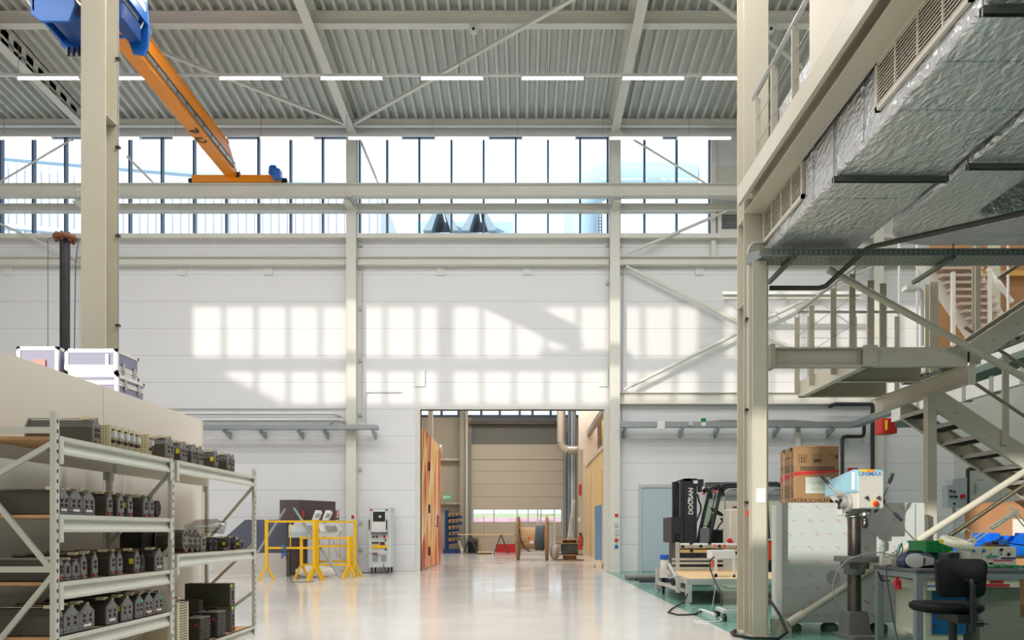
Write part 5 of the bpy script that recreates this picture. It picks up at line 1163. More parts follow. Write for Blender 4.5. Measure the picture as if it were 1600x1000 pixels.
for z in (4.95,5.2):
    b = MB(); b.cyl((2.34,6.06,z),(2.34,7.7,z),0.004,n=5); build(b,'wire',STEEL,t)
def foil(name, col, rough, bs, bump):
    m = mat(name,col,rough,0.78,0.05,2.0); nt = m.node_tree; b = nt.nodes['Principled BSDF']
    tc = nt.nodes.new('ShaderNodeTexCoord')
    n1 = nt.nodes.new('ShaderNodeTexNoise'); n1.inputs['Scale'].default_value = bs; n1.inputs['Detail'].default_value = 6; n1.inputs['Distortion'].default_value = 1.2
    v = nt.nodes.new('ShaderNodeTexVoronoi'); v.inputs['Scale'].default_value = bs*1.6; v.distance = 'MANHATTAN'
    mp = nt.nodes.new('ShaderNodeMapping'); mp.inputs['Scale'].default_value = (1.0,0.55,1.0)
    nt.links.new(tc.outputs['Object'],mp.inputs['Vector']); nt.links.new(mp.outputs['Vector'],n1.inputs['Vector']); nt.links.new(mp.outputs['Vector'],v.inputs['Vector'])
    ad = nt.nodes.new('ShaderNodeMath'); ad.operation = 'MULTIPLY_ADD'; nt.links.new(v.outputs['Distance'],ad.inputs[0]); ad.inputs[1].default_value = 0.35; nt.links.new(n1.outputs['Fac'],ad.inputs[2])
    bp = nt.nodes.new('ShaderNodeBump'); bp.inputs['Strength'].default_value = bump; bp.inputs['Distance'].default_value = 0.03
    nt.links.new(ad.outputs[0],bp.inputs['Height']); nt.links.new(bp.outputs['Normal'],b.inputs['Normal'])
    return m
FOIL = foil('crinkled_aluminium_foil',(232,233,236),0.3,13,0.8)
FOILB = foil('shiny_crumpled_foil',(220,220,215),0.2,14,1.0)
DX0, DX1, DZ0, DZ1 = 2.55, 3.45, 3.99, 4.62
t = thing('air_duct','long foil-wrapped rectangular air duct with two louvred grilles, under the gallery','duct',(3.0,4,DZ0))
def gridbox(b, x0,x1,y0,y1,z0,z1,ny,amp,seed=1):
    rnd = random.Random(seed); prof = []
    def arc(cx,cz,a0,a1,r=0.035,n=3): return [(cx+r*math.cos(a0+(a1-a0)*i/n),cz+r*math.sin(a0+(a1-a0)*i/n)) for i in range(n+1)]
    r = 0.035
    bot = [(x0+r+(x1-x0-2*r)*k/5, z0) for k in range(1,5)]
    lf = [(x0, z1-r-(z1-z0-2*r)*k/3) for k in range(1,3)]
    prof = arc(x0+r,z1-r,PI/2,PI)+lf+arc(x0+r,z0+r,PI,1.5*PI)+bot+arc(x1-r,z0+r,1.5*PI,2*PI)+arc(x1-r,z1-r,0,PI/2)
    n = len(prof); vs = []
    for j in range(ny+1):
        y = y0+(y1-y0)*j/ny
        for u,v in prof: vs.append((u+rnd.uniform(-amp,amp),y,v+rnd.uniform(-amp,amp)))
    fs = [(j*n+i,j*n+(i+1)%n,(j+1)*n+(i+1)%n,(j+1)*n+i) for j in range(ny) for i in range(n)]
    b.add(vs,fs,0,True); b.add([vs[i] for i in range(n)],[tuple(range(n))]); b.add([vs[ny*n+i] for i in range(n)],[tuple(range(n))])
b = MB(); gridbox(b,DX0,DX1,-2.5,8.18,DZ0,DZ1,60,0.004); dk = build(b,'duct_body',FOIL,t)
b = MB()
for y in (8.17,6.75,5.75,4.2,7.55): b.box(DX0-0.012,y-0.02,DZ0+0.02,DX0+0.002,y+0.02,DZ1-0.02)
for y in (7.35,6.7,5.3,4.75,3.9): b.box(DX0+0.03,y-0.012,DZ0-0.007,DX1-0.03,y+0.012,DZ0+0.004)
build(b,'joint_seam',FOIL,t)
GRL = mat('cream_grille_paint',(216,209,194),0.45)
t2 = thing('air_duct','short foil-wrapped duct on the gallery floor behind the handrail','duct',(3.0,7,4.81)); b = MB(); b.box(2.66,6.06,4.81,3.3,8.0,5.5); build(b,'duct_body',FOIL,t2,0.03)
def grille(y0,y1,z0,z1,nd):
    b = MB(); x = DX0-0.03
    b.box(x,y0,z0,x+0.026,y1,z0+0.035); b.box(x,y0,z1-0.035,x+0.026,y1,z1); b.box(x,y0,z0,x+0.026,y0+0.03,z1); b.box(x,y1-0.03,z0,x+0.026,y1,z1)
    g = build(b,'grille_frame',GRL,t)
    b = MB(); z = z0+0.045
    while z < z1-0.04: b.add([(x+0.003,y0+0.03,z+0.006),(x+0.003,y1-0.03,z+0.006),(x+0.022,y1-0.03,z+0.018),(x+0.022,y0+0.03,z+0.018),(x+0.003,y0+0.03,z-0.002),(x+0.003,y1-0.03,z-0.002),(x+0.022,y1-0.03,z+0.012),(x+0.022,y0+0.03,z+0.012)],[(0,1,2,3),(7,6,5,4),(0,3,7,4),(1,5,6,2),(0,4,5,1),(2,6,7,3)]); z += 0.026
    build(b,'grille_slats',GRL,g)
    for k in range(1,nd): yy = y0+(y1-y0)*k/nd; build(MB().box(x-0.001,yy-0.007,z0+0.03,x+0.01,yy+0.007,z1-0.03),'grille_divider',GRL,g)
    b = MB(); b.box(x+0.025,y0+0.02,z0+0.02,x+0.028,y1-0.02,z1-0.02); build(b,'grille_backing',mat('dark_beige_void',(110,100,84),0.8),g)
grille(6.94,8.08,4.105,4.475,4); grille(4.32,5.5,4.085,4.45,4); 
t = thing('air_duct','second foil-wrapped duct bending right beside the long one','duct',(3.84,4,DZ0))
pts = [(3.52,-2.5),(3.52,7.2)]+[(4.17-0.65*math.cos(a),7.2+0.65*math.sin(a)) for a in [PI/2*k/8 for k in range(1,9)]]+[(RX-0.1,7.85),(RX-0.1,7.1),(4.3,7.1),(4.2,7.05),(4.16,6.95),(4.16,-2.5)]
b = MB(); b.prism(pts,'z',DZ0+0.01,DZ1-0.02); build(b,'duct_body',FOIL,t,0.03)
b = MB(); b.box(4.3,7.085,DZ0+0.03,RX-0.2,7.1,DZ1-0.05); build(b,'foil_side',FOILB,t)
STRUT = mat('dark_green_grey_strut',(104,108,98),0.4,0.5)
for i, (y, x0, x1) in enumerate(((8.12,2.53,3.47),(6.27,2.53,3.47),(4.24,2.53,3.47),(6.05,3.5,4.3),(4.2,3.5,4.3))):
    t = thing('duct_hanger','steel strut hanger under %s' % ['far end of the long duct','middle of the long duct','near part of the long duct','middle of the second duct','near part of the second duct'][i],'hanger',((x0+x1)/2,y,DZ0-0.05))
    b = MB(); b.box(x0,y-0.02,DZ0-0.05,x1,y-0.016,DZ0-0.008); b.box(x0,y+0.016,DZ0-0.05,x1,y+0.02,DZ0-0.008); b.box(x0,y-0.016,DZ0-0.012,x1,y+0.016,DZ0-0.008); build(b,'strut',STRUT,t)
    for x in (x0+0.008,x1-0.008):
        b = MB(); b.cyl((x,y,DZ0-0.06),(x,y,4.43),0.006,n=6); build(b,'threaded_rod',GALV,t)
# perforated tray across the stair front
TY0, TY1, TZ = 7.70, 7.985, 3.85
t = thing('cable_tray','wide perforated cable tray running right from the near column under the ducts','cable tray',(6,TY0,TZ))
PG2 = mat('tray_zinc',(150,156,152),0.45,0.6,0.1,25)
b = MB(); b.box(2.40,TY0,TZ,RX-0.05,TY1,TZ+0.003); b.box(2.40,TY0-0.003,TZ,RX-0.05,TY0,TZ+0.07); b.box(2.40,TY1,TZ,RX-0.05,TY1+0.003,TZ+0.07); b.box(2.40,TY0-0.012,TZ+0.066,RX-0.05,TY0,TZ+0.072); bd = build(b,'tray_body',PG2,t)
b = MB(); x = 2.5
while x < 7.6:
    for z in (0.018,0.045): b.box(x,TY0-0.0045,TZ+z,x+0.025,TY0-0.0025,TZ+z+0.008)
    for k in range(4): b.box(x+0.01*(k%2),TY0+0.04+k*0.06,TZ-0.0015,x+0.01*(k%2)+0.022,TY0+0.055+k*0.06,TZ+0.0)
    x += 0.05
so = build(b,'slot_holes',BLACKM,bd); so['kind'] = 'stuff'
b = MB(); b.add([(2.40,TY0,TZ),(2.32,TY1,TZ-0.0),(2.32,TY1,TZ+0.12),(2.40,TY0,TZ+0.07)],[(0,1,2,3)]); b.box(2.37,TY0-0.003,TZ,2.40,TY0+0.003,TZ+0.09); build(b,'end_plate',PG2,t)
for i, px in enumerate((1233,1478)):
    x = gx(px,7.8); t = thing('tray_support','strut carrying the perforated tray, '+['near the column','above the stair landing'][i],'bracket',(x,7.95,TZ-0.05))
    b = MB(); b.box(x-0.02,7.65,TZ-0.045,x+0.02,8.45,TZ-0.006); build(b,'strut',STRUT,t)
    b = MB(); b.cyl((x,7.668,TZ-0.05),(x,7.668,3.96),0.006,n=6); build(b,'threaded_rod',STRUT,t)
pipe('black_pipe','dark bent pipe passing under the ducts from the near column',[(gx(1203,8.0),8.0,gz(450,8.0)),(gx(1280,8.0),8.0,gz(450,8.0)),(gx(1290,7.95),7.95,gz(447,7.95)),(gx(1354,7.45),7.45,gz(389,7.45)),(gx(1364,7.4),7.4,gz(385,7.4)),(gx(1610,6.3),6.3,gz(330,6.3))],0.025,mat('dark_brown_grey_pipe',(70,68,62),0.4,0.3),n=10)
t = thing('column_conduit','thin vertical conduit with clamps on the near right column','conduit',(gx(1170,8.07),8.07,0))
b = MB(); cxx = gx(1169.5,8.06); b.tube([(cxx,8.075,1.22),(cxx,8.075,gz(392,8.06)),(cxx+0.02,8.075,gz(384,8.06)),(cxx+0.06,8.075,gz(378.5,8.06)),(cxx+0.17,8.075,gz(378,8.06))],0.011,8); build(b,'tube',LGREY,t)
for py in (498,640,785):
    b = MB(); z = gz(py,8.06); b.box(cxx-0.035,8.055,z-0.012,cxx+0.03,8.098,z+0.012); build(b,'clamp',DARKST,t)
b = MB(); z = gz(802,8.06); b.box(cxx-0.012,8.05,z-0.03,cxx+0.02,8.1,z+0.03); b.cyl((cxx,8.05,z-0.04),(cxx,8.05,z-0.02),0.02,n=8); build(b,'connector',ORED,t)
wbox('paper_sheet','small white paper taped to the slim post in front of the near right column',1182,763,1196,785,7.795,0.003,WHITE,'paper',0)
# ------------------------------------------------------------------ stair
YS = 8.05
zl, zlb = 3.02, 2.82
t = thing('stair_landing','cream steel stair landing with channels, right of the near column','landing',(4.1,9,zlb))
b = MB(); b.ibeam((2.6,YS+0.06,zl-0.10),(3.57,YS+0.06,zl-0.10),0.20,0.12,0.01,0.016); build(b,'front_beam',CREAM,t)
b = MB(); b.box(2.59,YS-0.02,zlb-0.02,2.64,YS+0.14,zl+0.03); build(b,'splice_plate',CREAM,t); b = MB(); b.box(3.56,YS-0.03,zlb-0.005,3.71,YS-0.005,zl+0.015)
for x, z in ((3.67,zl-0.03),(3.67,zlb+0.04)): b.cyl((x,YS-0.045,z),(x,YS-0.03,z),0.014,n=6)
build(b,'splice_plate',CREAM,t)
b = MB(); b.channel((3.70,YS,zl-0.10),(4.66,YS,zl-0.10),0.20,0.08,0.01,0,(0,0,1),-1)
for x in (3.83,3.9,4.1,4.17,4.38,4.45,4.6): b.cyl((x,YS-0.012,zl-0.045),(x,YS,zl-0.045),0.012,n=6)
build(b,'edge_channel',CREAM,t)
b = MB(); b.channel((3.57,YS+0.1,zl-0.10),(3.57,9.95,zl-0.10),0.20,0.08,0.01,0,(0,0,1),1); build(b,'side_channel',CREAM,t)
b = MB(); b.channel((3.57,9.95,zl-0.10),(4.7,9.95,zl-0.10),0.20,0.08,0.01); build(b,'back_channel',CREAM,t)
b = MB(); b.channel((3.6,9.0,zl-0.10),(4.66,9.0,zl-0.10),0.18,0.06,0.01); build(b,'joist',CREAM,t)
b = MB(); b.box(3.58,YS+0.02,zl-0.008,4.66,9.94,zl); build(b,'deck_plate',mat('cream_grey_plate',(178,172,152),0.5),t)
b = MB(); b.channel((4.65,YS-0.02,2.72),(4.65,10.1,2.72),0.20,0.07,0.01,0,(0,0,1),-1); b.box(4.645,YS-0.03,2.62,4.73,YS-0.022,2.82); build(b,'cross_channel',CREAM,t)
b = MB(); b.box(4.6,8.72,0,4.7,8.82,2.62); struct(b,'post',CREAM,'slim cream post carrying the stair landing, behind the metal sheet crate','post')
SL = 0.66
def flight(label, x0, z0, dirz, n, ya, yb, rise, run, m, tread_m, hgt=0.24, ext=0.25):
    t = thing('stair_flight',label,'stairs',(x0+n*run/2,(ya+yb)/2,min(z0,z0+dirz*n*rise)))
    x1 = x0+n*run+ext; sl = dirz*rise/run
    for y, s in ((ya,-1),(yb,1)):
        b = MB(); zz = lambda x: z0+sl*(x-x0)
        b.prism([(x0,zz(x0)-hgt*0.5),(x1,zz(x1)-hgt*0.5),(x1,zz(x1)+hgt*0.55),(x0,zz(x0)+hgt*0.55)],'y',y-0.005,y+0.005)
        for off in (-0.5,0.55):
            b.bar((x0,y-s*0.03,zz(x0)+hgt*off),(x1,y-s*0.03,zz(x1)+hgt*off),0.06,0.012)
        k = x0+0.15
        while k < x1-0.1:
            for o in (0,0.1): b.cyl((k+o,y+s*0.005,zz(k+o)),(k+o,y+s*0.016,zz(k+o)),0.011,n=6)
            k += run
        build(b,'stringer',m,t)
    for i in range(n):
        x = x0+run*(i+0.5); z = z0+dirz*rise*(i+0.5)
        b = MB(); b.box(x-0.13,ya+0.01,z-0.02,x+0.13,yb-0.01,z-0.0); b.box(x-0.135,ya+0.01,z-0.045,x-0.13,yb-0.01,z+0.004); b.box(x+0.13,ya+0.01,z-0.045,x+0.135,yb-0.01,z+0.004); tr = build(b,'tread',tread_m,t)
        b = MB(); k = ya+0.03
        while k < yb-0.03: b.box(x-0.125,k,z-0.042,x+0.125,k+0.006,z-0.02); k += 0.045
        g = build(b,'grating',mat('dark_grating',(78,80,76),0.5,0.4),tr)
    return t
TRD = mat('galvanised_tread',(182,176,172),0.45,0.3,0.08,20)
fl1 = flight('lower cream stair flight going down to the right behind the workbench',4.68,2.60,-1,15,8.72,9.52,0.165,0.248,CREAM,TRD,0.24)
fl2 = flight('upper cream stair flight rising to the right in front of the landing',4.685,2.93,1,11,8.05,8.62,0.165,0.248,CREAM,TRD,0.24)
def frail(t, x0, x1, z0, sl, y, hs, posts, m_p=CREAM):
    for h in hs:
        b = MB(); b.cyl((x0,y,z0+h),(x1,y,z0+sl*(x1-x0)+h),0.02,n=8); build(b,'handrail',mat('brown_grey_rail',(148,136,118),0.35,0.4),t)
    for x in posts:
        b = MB(); z = z0+sl*(x-x0); b.box(x-0.035,y-0.012,z-0.05,x+0.035,y+0.012,z+max(hs)); build(b,'rail_post',m_p,t)
frail(fl1,5.0,8.2,2.42,-0.665,8.69,(0.42,0.98),(5.46,6.9,8.1))
frail(fl2,5.0,7.2,3.2,0.665,8.07,(0.55,1.0),(5.45,6.6))
t = thing('landing_railing','landing guard rail with flat posts and tensioned wires','railing',(4,9,zl))
zr = 3.93
b = MB(); b.tube([(3.56,8.06,zr),(3.56,9.93,zr)],0.022,10); b.tube([(3.56,9.93,zr),(4.9,9.93,zr)],0.022,10); build(b,'handrail',STEEL,t)
for y in (9.9,9.4,8.74,8.24):
    b = MB(); b.box(3.502,y-0.006,zl-0.15,3.566,y+0.006,zr-0.08); b.cyl((3.56,y,zr-0.08),(3.56,y,zr),0.008,n=6); build(b,'post',CREAM,t)
for x in (3.72,4.3,4.85):
    b = MB(); b.box(x-0.03,9.953,zl-0.15,x+0.03,9.968,zr-0.06); b.cyl((x,9.93,zr-0.06),(x,9.93,zr),0.008,n=6); build(b,'post',CREAM,t)
for z in (3.3,3.6):
    b = MB(); b.cyl((3.6,9.975,z),(4.9,9.975,z),0.004,n=5); b.cyl((3.535,8.2,z),(3.535,9.9,z),0.004,n=5); build(b,'wire',STEEL,t)
# newel posts and landing lamp seen between landing and tray
for i, (px, Y) in enumerate(((1361,8.3),(1380,8.4))):
    b = MB(); x = gx(px,Y); b.box(x-0.035,Y,zl,x+0.035,Y+0.02,TZ-0.05); struct(b,'post',CREAM,'flat cream newel on the landing under the tray, '+['left one','right one'][i],'post')
b = MB(); x = gx(1455.5,9.3); b.ibeam((x,9.3,zl),(x,9.3,gz(443,9.3)),0.12,0.1,0.01,0.012,0,(0,1,0)); struct(b,'post',CREAM,'stout cream newel at the right side of the landing','post')
b = MB(); x = gx(1527,8.9); b.ibeam((x,8.92,zl),(x,8.92,4.6),0.08,0.06,0.008,0.01,0,(0,1,0)); struct(b,'post',CREAM,'tall cream post beside the upper stair flight','post')
t = thing('wall_lamp','small white lamp on a bent arm at the right side of the landing','lamp',at(1440,540,9.6))
b = MB(); b.tube([at(1441,540,9.6),at(1441,456,9.6),at(1437,450,9.6),at(1431,448,9.6)],0.02,6); build(b,'arm',LGREY,t)
b = MB(); b.cbox(at(1423,451,9.6),(0.16,0.14,0.05)); build(b,'lamp_head',WHITE,t)
# tubular X-bracing of the gallery front
def xbrace(p, q, label, fork=True):
    d = (q-p).normalized(); b = MB(); b.tube([p+d*0.28,p+d*0.3,q-d*0.1,q],[0.022,0.036,0.036,0.03],12)
    t = thing('brace',label,'brace',tuple((p+q)/2),None,'structure'); build(b,'tube',CREAM,t)
    if not fork:
        build(MB().cyl(p,p+d*0.3,0.036,n=12),'tube_end',CREAM,t); return
    b = MB(); b.tube([p+d*0.08,p+d*0.28],0.05,12); b.box(p.x-0.12,p.y-0.012,p.z-0.1,p.x+0.10,p.y+0.012,p.z+0.1); b.cyl((p.x+0.03,p.y-0.03,p.z),(p.x+0.03,p.y+0.03,p.z),0.03,n=8); build(b,'end_fork',CREAM,t)
p = at(1222,981,8.14); q = at(1640,712,8.14); xbrace(p,q,'long cream tube brace rising right from the near right column base')
p = at(1294,421,7.94); q = at(1640,612,7.94); xbrace(p,q,'long cream tube brace falling right in front of the landing',False)
# ------------------------------------------------------------------ behind the stairs
b = MB(); b.box(7.0,10.5,3.86,RX-0.02,14.2,4.0); struct(b,'floor_loft',mat('grey_white_slab',(200,200,196),0.6),'loft floor edge behind the stairs on the right','floor')
b = MB(); pts = []; k = 10.5
vs = []; prof = []
y = 10.55
while y < 14.1: prof += [(y,3.86),(y+0.1,3.80),(y+0.16,3.80),(y+0.2,3.86)]; y += 0.22
b.add([(7.02,a,z) for a,z in prof]+[(RX-0.05,a,z) for a,z in prof],[(i,i+1,len(prof)+i+1,len(prof)+i) for i in range(len(prof)-1)])
struct(b,'ceiling_loft',mat('grey_ribbed_deck',(132,136,128),0.5,0.3),'ribbed metal underside of the loft floor','ceiling')
tray('hanging_cable_ladder','white cable ladder running along the loft edge behind the stairs',[(6.95,9.6,3.56),(6.95,14.0,3.56)],0.3,0.1,WHITE)
t = thing('busbar','white busbar trunking with grey clips behind the lower stair flight','busbar',(6.9,12,3.2))
b = MB(); b.box(6.86,9.2,3.12,6.96,14.3,3.34); bb = build(b,'trunking',mat('white_trunking',(224,222,218),0.4),t)
for y in (9.8,10.5,11.2,11.9,12.6,13.3):
    b = MB(); b.box(6.85,y,3.1,6.975,y+0.09,3.36); build(b,'clip',GREY,bb)
b = MB(); b.box(6.84,10.1,3.16,6.858,10.4,3.3); build(b,'yellow_sticker',YLABEL,bb)
t = thing('wall_mounted_distribution_box','bright red electrical box at the end of the busbar','box',(6.75,14.5,2.95))
b = MB(); b.box(gx(1378,14.4),14.4,gz(677,14.4),gx(1402,14.4),14.7,gz(653.5,14.4)); rb = build(b,'case',RED,t,0.01)
b = MB(); b.box(gx(1383,14.4),14.38,gz(672,14.4),gx(1386,14.4),14.4,gz(657,14.4)); build(b,'warning_strip',YLABEL,rb)
b = MB(); b.box(gx(1398,14.4),14.35,gz(668,14.4),gx(1430,14.4),14.42,gz(655,14.4)); build(b,'mesh_plate',GALV,t)
BW = mat('brown_plywood_wall',(162,118,76),0.6,0,0.08,1.2)
b = MB(); b.box(8.0,15.0,4.3,RX-0.01,15.1,7.6); struct(b,'wall_loft',BW,'brown wooden wall of the loft room behind the stairs','wall')
b = MB(); b.box(8.0,14.9,6.05,RX-0.02,15.0,6.15); struct(b,'trim_3',mat('ochre_trim',(206,156,84),0.5),'ochre rail across the brown loft wall','trim')
for i, x in enumerate((9.0,10.4)):
    b = MB(); b.box(x-0.08,14.6,4.0,x+0.08,14.75,7.6); struct(b,'column',CREAM,'cream column in front of the brown loft wall, '+['left','right'][i],'column')
t = thing('white_stair','steep white stair flight seen from below behind the landing','stairs',tuple(at(1500,505,12.5)))
WST = mat('white_stair_paint',(230,224,214),0.45)
for p, q in (((1436,404),(1536,546)),((1518,420),(1584,546))):
    b = MB(); b.bar(at(p[0],p[1],12.5),at(q[0],q[1],12.5),0.03,0.24,0,(0.6,0,0.8)); build(b,'stringer',WST,t)
for i in range(12):
    f = i/8; b = MB(); a = at(1450+f*55,412+f*88,12.5); c = at(1524+f*36,412+f*88,12.5); b.box(a.x,12.35,a.z-0.02,c.x,12.62,a.z+0.015); build(b,'tread',mat('pinkish_tread',(206,186,170),0.5),t)
for px in (1488,1495):
    pass
b = MB(); b.box(gx(1487,12.3),12.28,gz(540,12.3),gx(1492,12.3),12.34,gz(425,12.3)); struct(b,'post',WST,'white post in front of the white stair','post')
b = MB(); b.box(gx(1545,12.3),12.28,gz(540,12.3),gx(1549,12.3),12.34,gz(420,12.3)); struct(b,'post',WST,'white post right of the white stair','post')
for i, px in enumerate((1433,1405,1575)):
    b = MB(); b.cyl(at(px,545,11.5),at(px,380,11.5),0.018,n=8); tag(build(b,'hanger_rod',WHITE),'thin white rod hanging behind the landing, '+['middle','left','right'][i],'rod')
rod('thin pinkish brace behind the stairs, left', (1490,420), (1525,475), 13.2, 0.05); rod('thin pinkish brace behind the stairs, right', (1545,422), (1580,470), 13.2, 0.05)
# pipes and boxes on the far wall behind the stairs
BP = mat('black_insulated_pipe',(42,44,48),0.5)
pipe('black_pipe','black pipe rising up the far column behind the cardboard box',[(gx(1363.5,20.3),20.3,0),(gx(1363.5,20.3),20.3,gz(634,20.3)),(gx(1362,20.3),20.3,gz(631.5,20.3)),(gx(1305,20.3),20.3,gz(631.5,20.3)),(gx(1295,20.3),20.3,gz(635,20.3))],0.055,BP)
pipe('black_pipe','black bent pipe on the wall right of the cardboard box',[(gx(1316,20.45),20.45,0),(gx(1316,20.45),20.45,gz(687,20.45)),(gx(1318,20.45),20.45,gz(683,20.45)),(gx(1322,20.45),20.45,gz(682,20.45)),(gx(1345,20.45),20.45,gz(682,20.45)),(gx(1349,20.45),20.45,gz(680,20.45)),(gx(1350,20.45),20.45,gz(675,20.45)),(gx(1350,20.45),20.45,gz(664,20.45))],0.05,BP)
b = MB(); b.box(gx(1243.5,20.5),20.5,gz(800,20.5),gx(1251,20.5),20.68,gz(666,20.5)); struct(b,'post',CREAMF,'slim pale post on the wall behind the cardboard box','post')
wbox('socket_box','small grey box on the far column behind the stairs',1351,685,1358,693,20.33,0.08,LGREY,'socket')
wbox('fire_sign','small red and white fire sign above the drill press',1325,731,1341,744,20.6,0.03,RED,'sign')
t = thing('control_box','grey electric control box with red button, on a stand behind the workbench','box',at(1497,793,17.5))
Yb2 = 17.5
b = MB(); b.prism([(gx(1481,Yb2),gz(793,Yb2)),(gx(1500,Yb2),gz(793,Yb2)),(gx(1500,Yb2),gz(758,Yb2)),(gx(1481,Yb2),gz(758,Yb2))],'y',Yb2,Yb2+0.25); b.prism([(gx(1500,Yb2),gz(793,Yb2)),(gx(1511,Yb2),gz(793,Yb2)),(gx(1511,Yb2),gz(746,Yb2)),(gx(1491,Yb2),gz(748,Yb2)),(gx(1487,Yb2),gz(758,Yb2)),(gx(1500,Yb2),gz(758,Yb2))],'y',Yb2+0.01,Yb2+0.3); cbx = build(b,'case',mat('blue_grey_case',(176,186,190),0.45),t)
for px, py in ((1485,767),(1485.5,776),(1490.5,775.5),(1494.5,776),(1491,787),(1491,768)):
    b = MB(); c = at(px,py,Yb2-0.01); b.cbox(c,(0.05,0.03,0.04)); build(b,'button',BLACKM,cbx)
b = MB(); c = at(1504,775.5,Yb2-0.01); b.cyl(c+Vector((0,-0.04,0)),c+Vector((0,0.03,0)),0.05,n=12); build(b,'stop_button',RED,cbx)
b = MB(); b.box(gx(1494,Yb2),Yb2+0.1,0,gx(1497,Yb2),Yb2+0.16,gz(793,Yb2)); build(b,'stand',LGREY,t)
b = MB(); Yw2 = 18.6
b.box(gx(1515,Yw2),Yw2,0,gx(1578,Yw2),Yw2+0.5,gz(735,Yw2)); t = thing('switch_cupboard','large pale grey switch cupboard behind the lower stair flight','cabinet',(gx(1545,Yw2),Yw2,0)); sc = build(b,'case',mat('pale_grey_cupboard',(204,208,204),0.45),t)
b = MB(); b.box(gx(1523,Yw2),Yw2-0.02,gz(772,Yw2),gx(1524.5,Yw2),Yw2,gz(756,Yw2)); build(b,'handle',GREY,sc)
b = MB(); b.box(gx(1526,Yw2),Yw2-0.004,gz(751,Yw2),gx(1537,Yw2),Yw2,gz(749.5,Yw2)); build(b,'name_strip',GREY,sc)
pipe('black_pipe','black pipe beside the grey switch cupboard',[(gx(1512,18.4),18.4,0.0),(gx(1512,18.4),18.4,gz(735,18.4)),(gx(1514,18.4),18.4,gz(733,18.4)),(gx(1530,18.4),18.4,gz(732,18.4))],0.045,BP)

t = thing('wall_mounted_conduit','thin cable with dark clamps up the right edge of the near left column','conduit',(-4.4,8.35,2.4))
b = MB(); b.cyl((-4.395,8.345,2.4),(-4.395,8.345,9.0),0.006,n=6); build(b,'cable',GREY,t)
for py in (93,231,369,509):
    b = MB(); z = gz(py,8.35); b.box(-4.42,8.325,z-0.012,-4.375,8.362,z+0.012); build(b,'clamp',DARKST,t)
# ================================================================== lower right
# sheet-metal crate with protective film
Yk0 = 8.3
FILM = mat('film_covered_sheet',(196,200,196),0.42,0.1,0.03,3)
t = thing('sheet_crate','large flat crate of film-covered metal sheets behind the drill press','crate',(3.5,8.45,0.0))
kx0, kx1, kz = gx(1222,Yk0), gx(1430,Yk0), gz(785.5,Yk0)
b = MB(); b.box(kx0,Yk0,0.1,kx1,Yk0+0.22,kz); cr = build(b,'front_sheet',FILM,t,0.003)
b = MB(); b.box(kx1+0.003,Yk0+0.03,0.1,gx(1447,Yk0),Yk0+0.22,kz); build(b,'side_sheet',FILM,t,0.003)
b = MB(); b.box(kx0+0.13,Yk0+0.225,0.1,kx1-0.2,Yk0+0.75,kz-0.004); build(b,'rear_sheet',FILM,t)
for x in (kx0+0.15,kx0+0.55,kx1-0.35):
    b = MB(); b.lathe([(0.09,0.0),(0.09,0.06),(0.04,0.1)],(x,Yk0+0.1,0),'z',16); build(b,'foot',mat('dark_green_foot',(70,88,78),0.6),t)
b = MB(); rnd = random.Random(3)
def arrow(b, x, z, L, d):
    y = Yk0-0.0015
    b.box(x-L,y,z-0.0015,x+L,y+0.001,z+0.0015); b.add([(x-L-0.018,y,z),(x-L,y,z+0.006),(x-L,y,z-0.006)],[(0,1,2)])
def scrib(b, x, z):
    y = Yk0-0.0015
    for o in (0,0.022): b.add([(x-0.03+o,y,z+0.014),(x-0.026+o,y,z+0.016),(x+0.03+o*0.4,y,z-0.028),(x+0.027+o*0.4,y,z-0.03)],[(0,1,2,3)])
    b.box(x-0.012,y,z+0.004,x+0.02,y+0.001,z+0.007)
r = 0; z = kz-0.045
while z > 0.13:
    x = kx0+0.07+(0.075 if r%2 else 0); k = r
    while x < kx1-0.06:
        (arrow(b,x,z,0.02,1) if k%2 else scrib(b,x,z)); x += 0.152; k += 1
    z -= 0.146; r += 1
mk = build(b,'printed_marks',mat('faded_red_print',(206,130,130),0.6),cr); mk['kind'] = 'stuff'
b = MB(); b.cyl((gx(1302,Yk0),Yk0-0.004,gz(902,Yk0)),(gx(1302,Yk0),Yk0,gz(902,Yk0)),0.075,n=18); build(b,'stain_patch',mat('grey_stain',(150,150,144),0.5),cr)
# cardboard box on the crate
Yc0 = 8.36
t = thing('cardboard_box','big brown cardboard fridge box with red tape, standing on the sheet crate','box',(gx(1265,Yc0),8.6,kz))
bx0, bx1, bz1 = gx(1243,Yc0), gx(1311,Yc0), gz(697.5,Yc0)
b = MB(); b.box(bx0,Yc0,kz+0.001,bx1,Yc0+0.5,bz1); bb = build(b,'carton',CARD,t,0.006)
b = MB(); b.add([(bx0,Yc0,bz1),(bx1,Yc0,bz1),(bx1,Yc0+0.2,bz1+0.035),(bx0+0.2,Yc0+0.22,bz1+0.035),(bx0,Yc0+0.01,bz1+0.004),(bx1,Yc0+0.01,bz1+0.004),(bx1,Yc0+0.21,bz1+0.039),(bx0+0.2,Yc0+0.23,bz1+0.039)],[(0,1,2,3),(7,6,5,4),(0,1,5,4),(1,2,6,5),(2,3,7,6),(3,0,4,7)]); build(b,'top_flap',CARD,t)
TAPE = mat('red_packing_tape',(196,56,52),0.4,0,0.15,12)
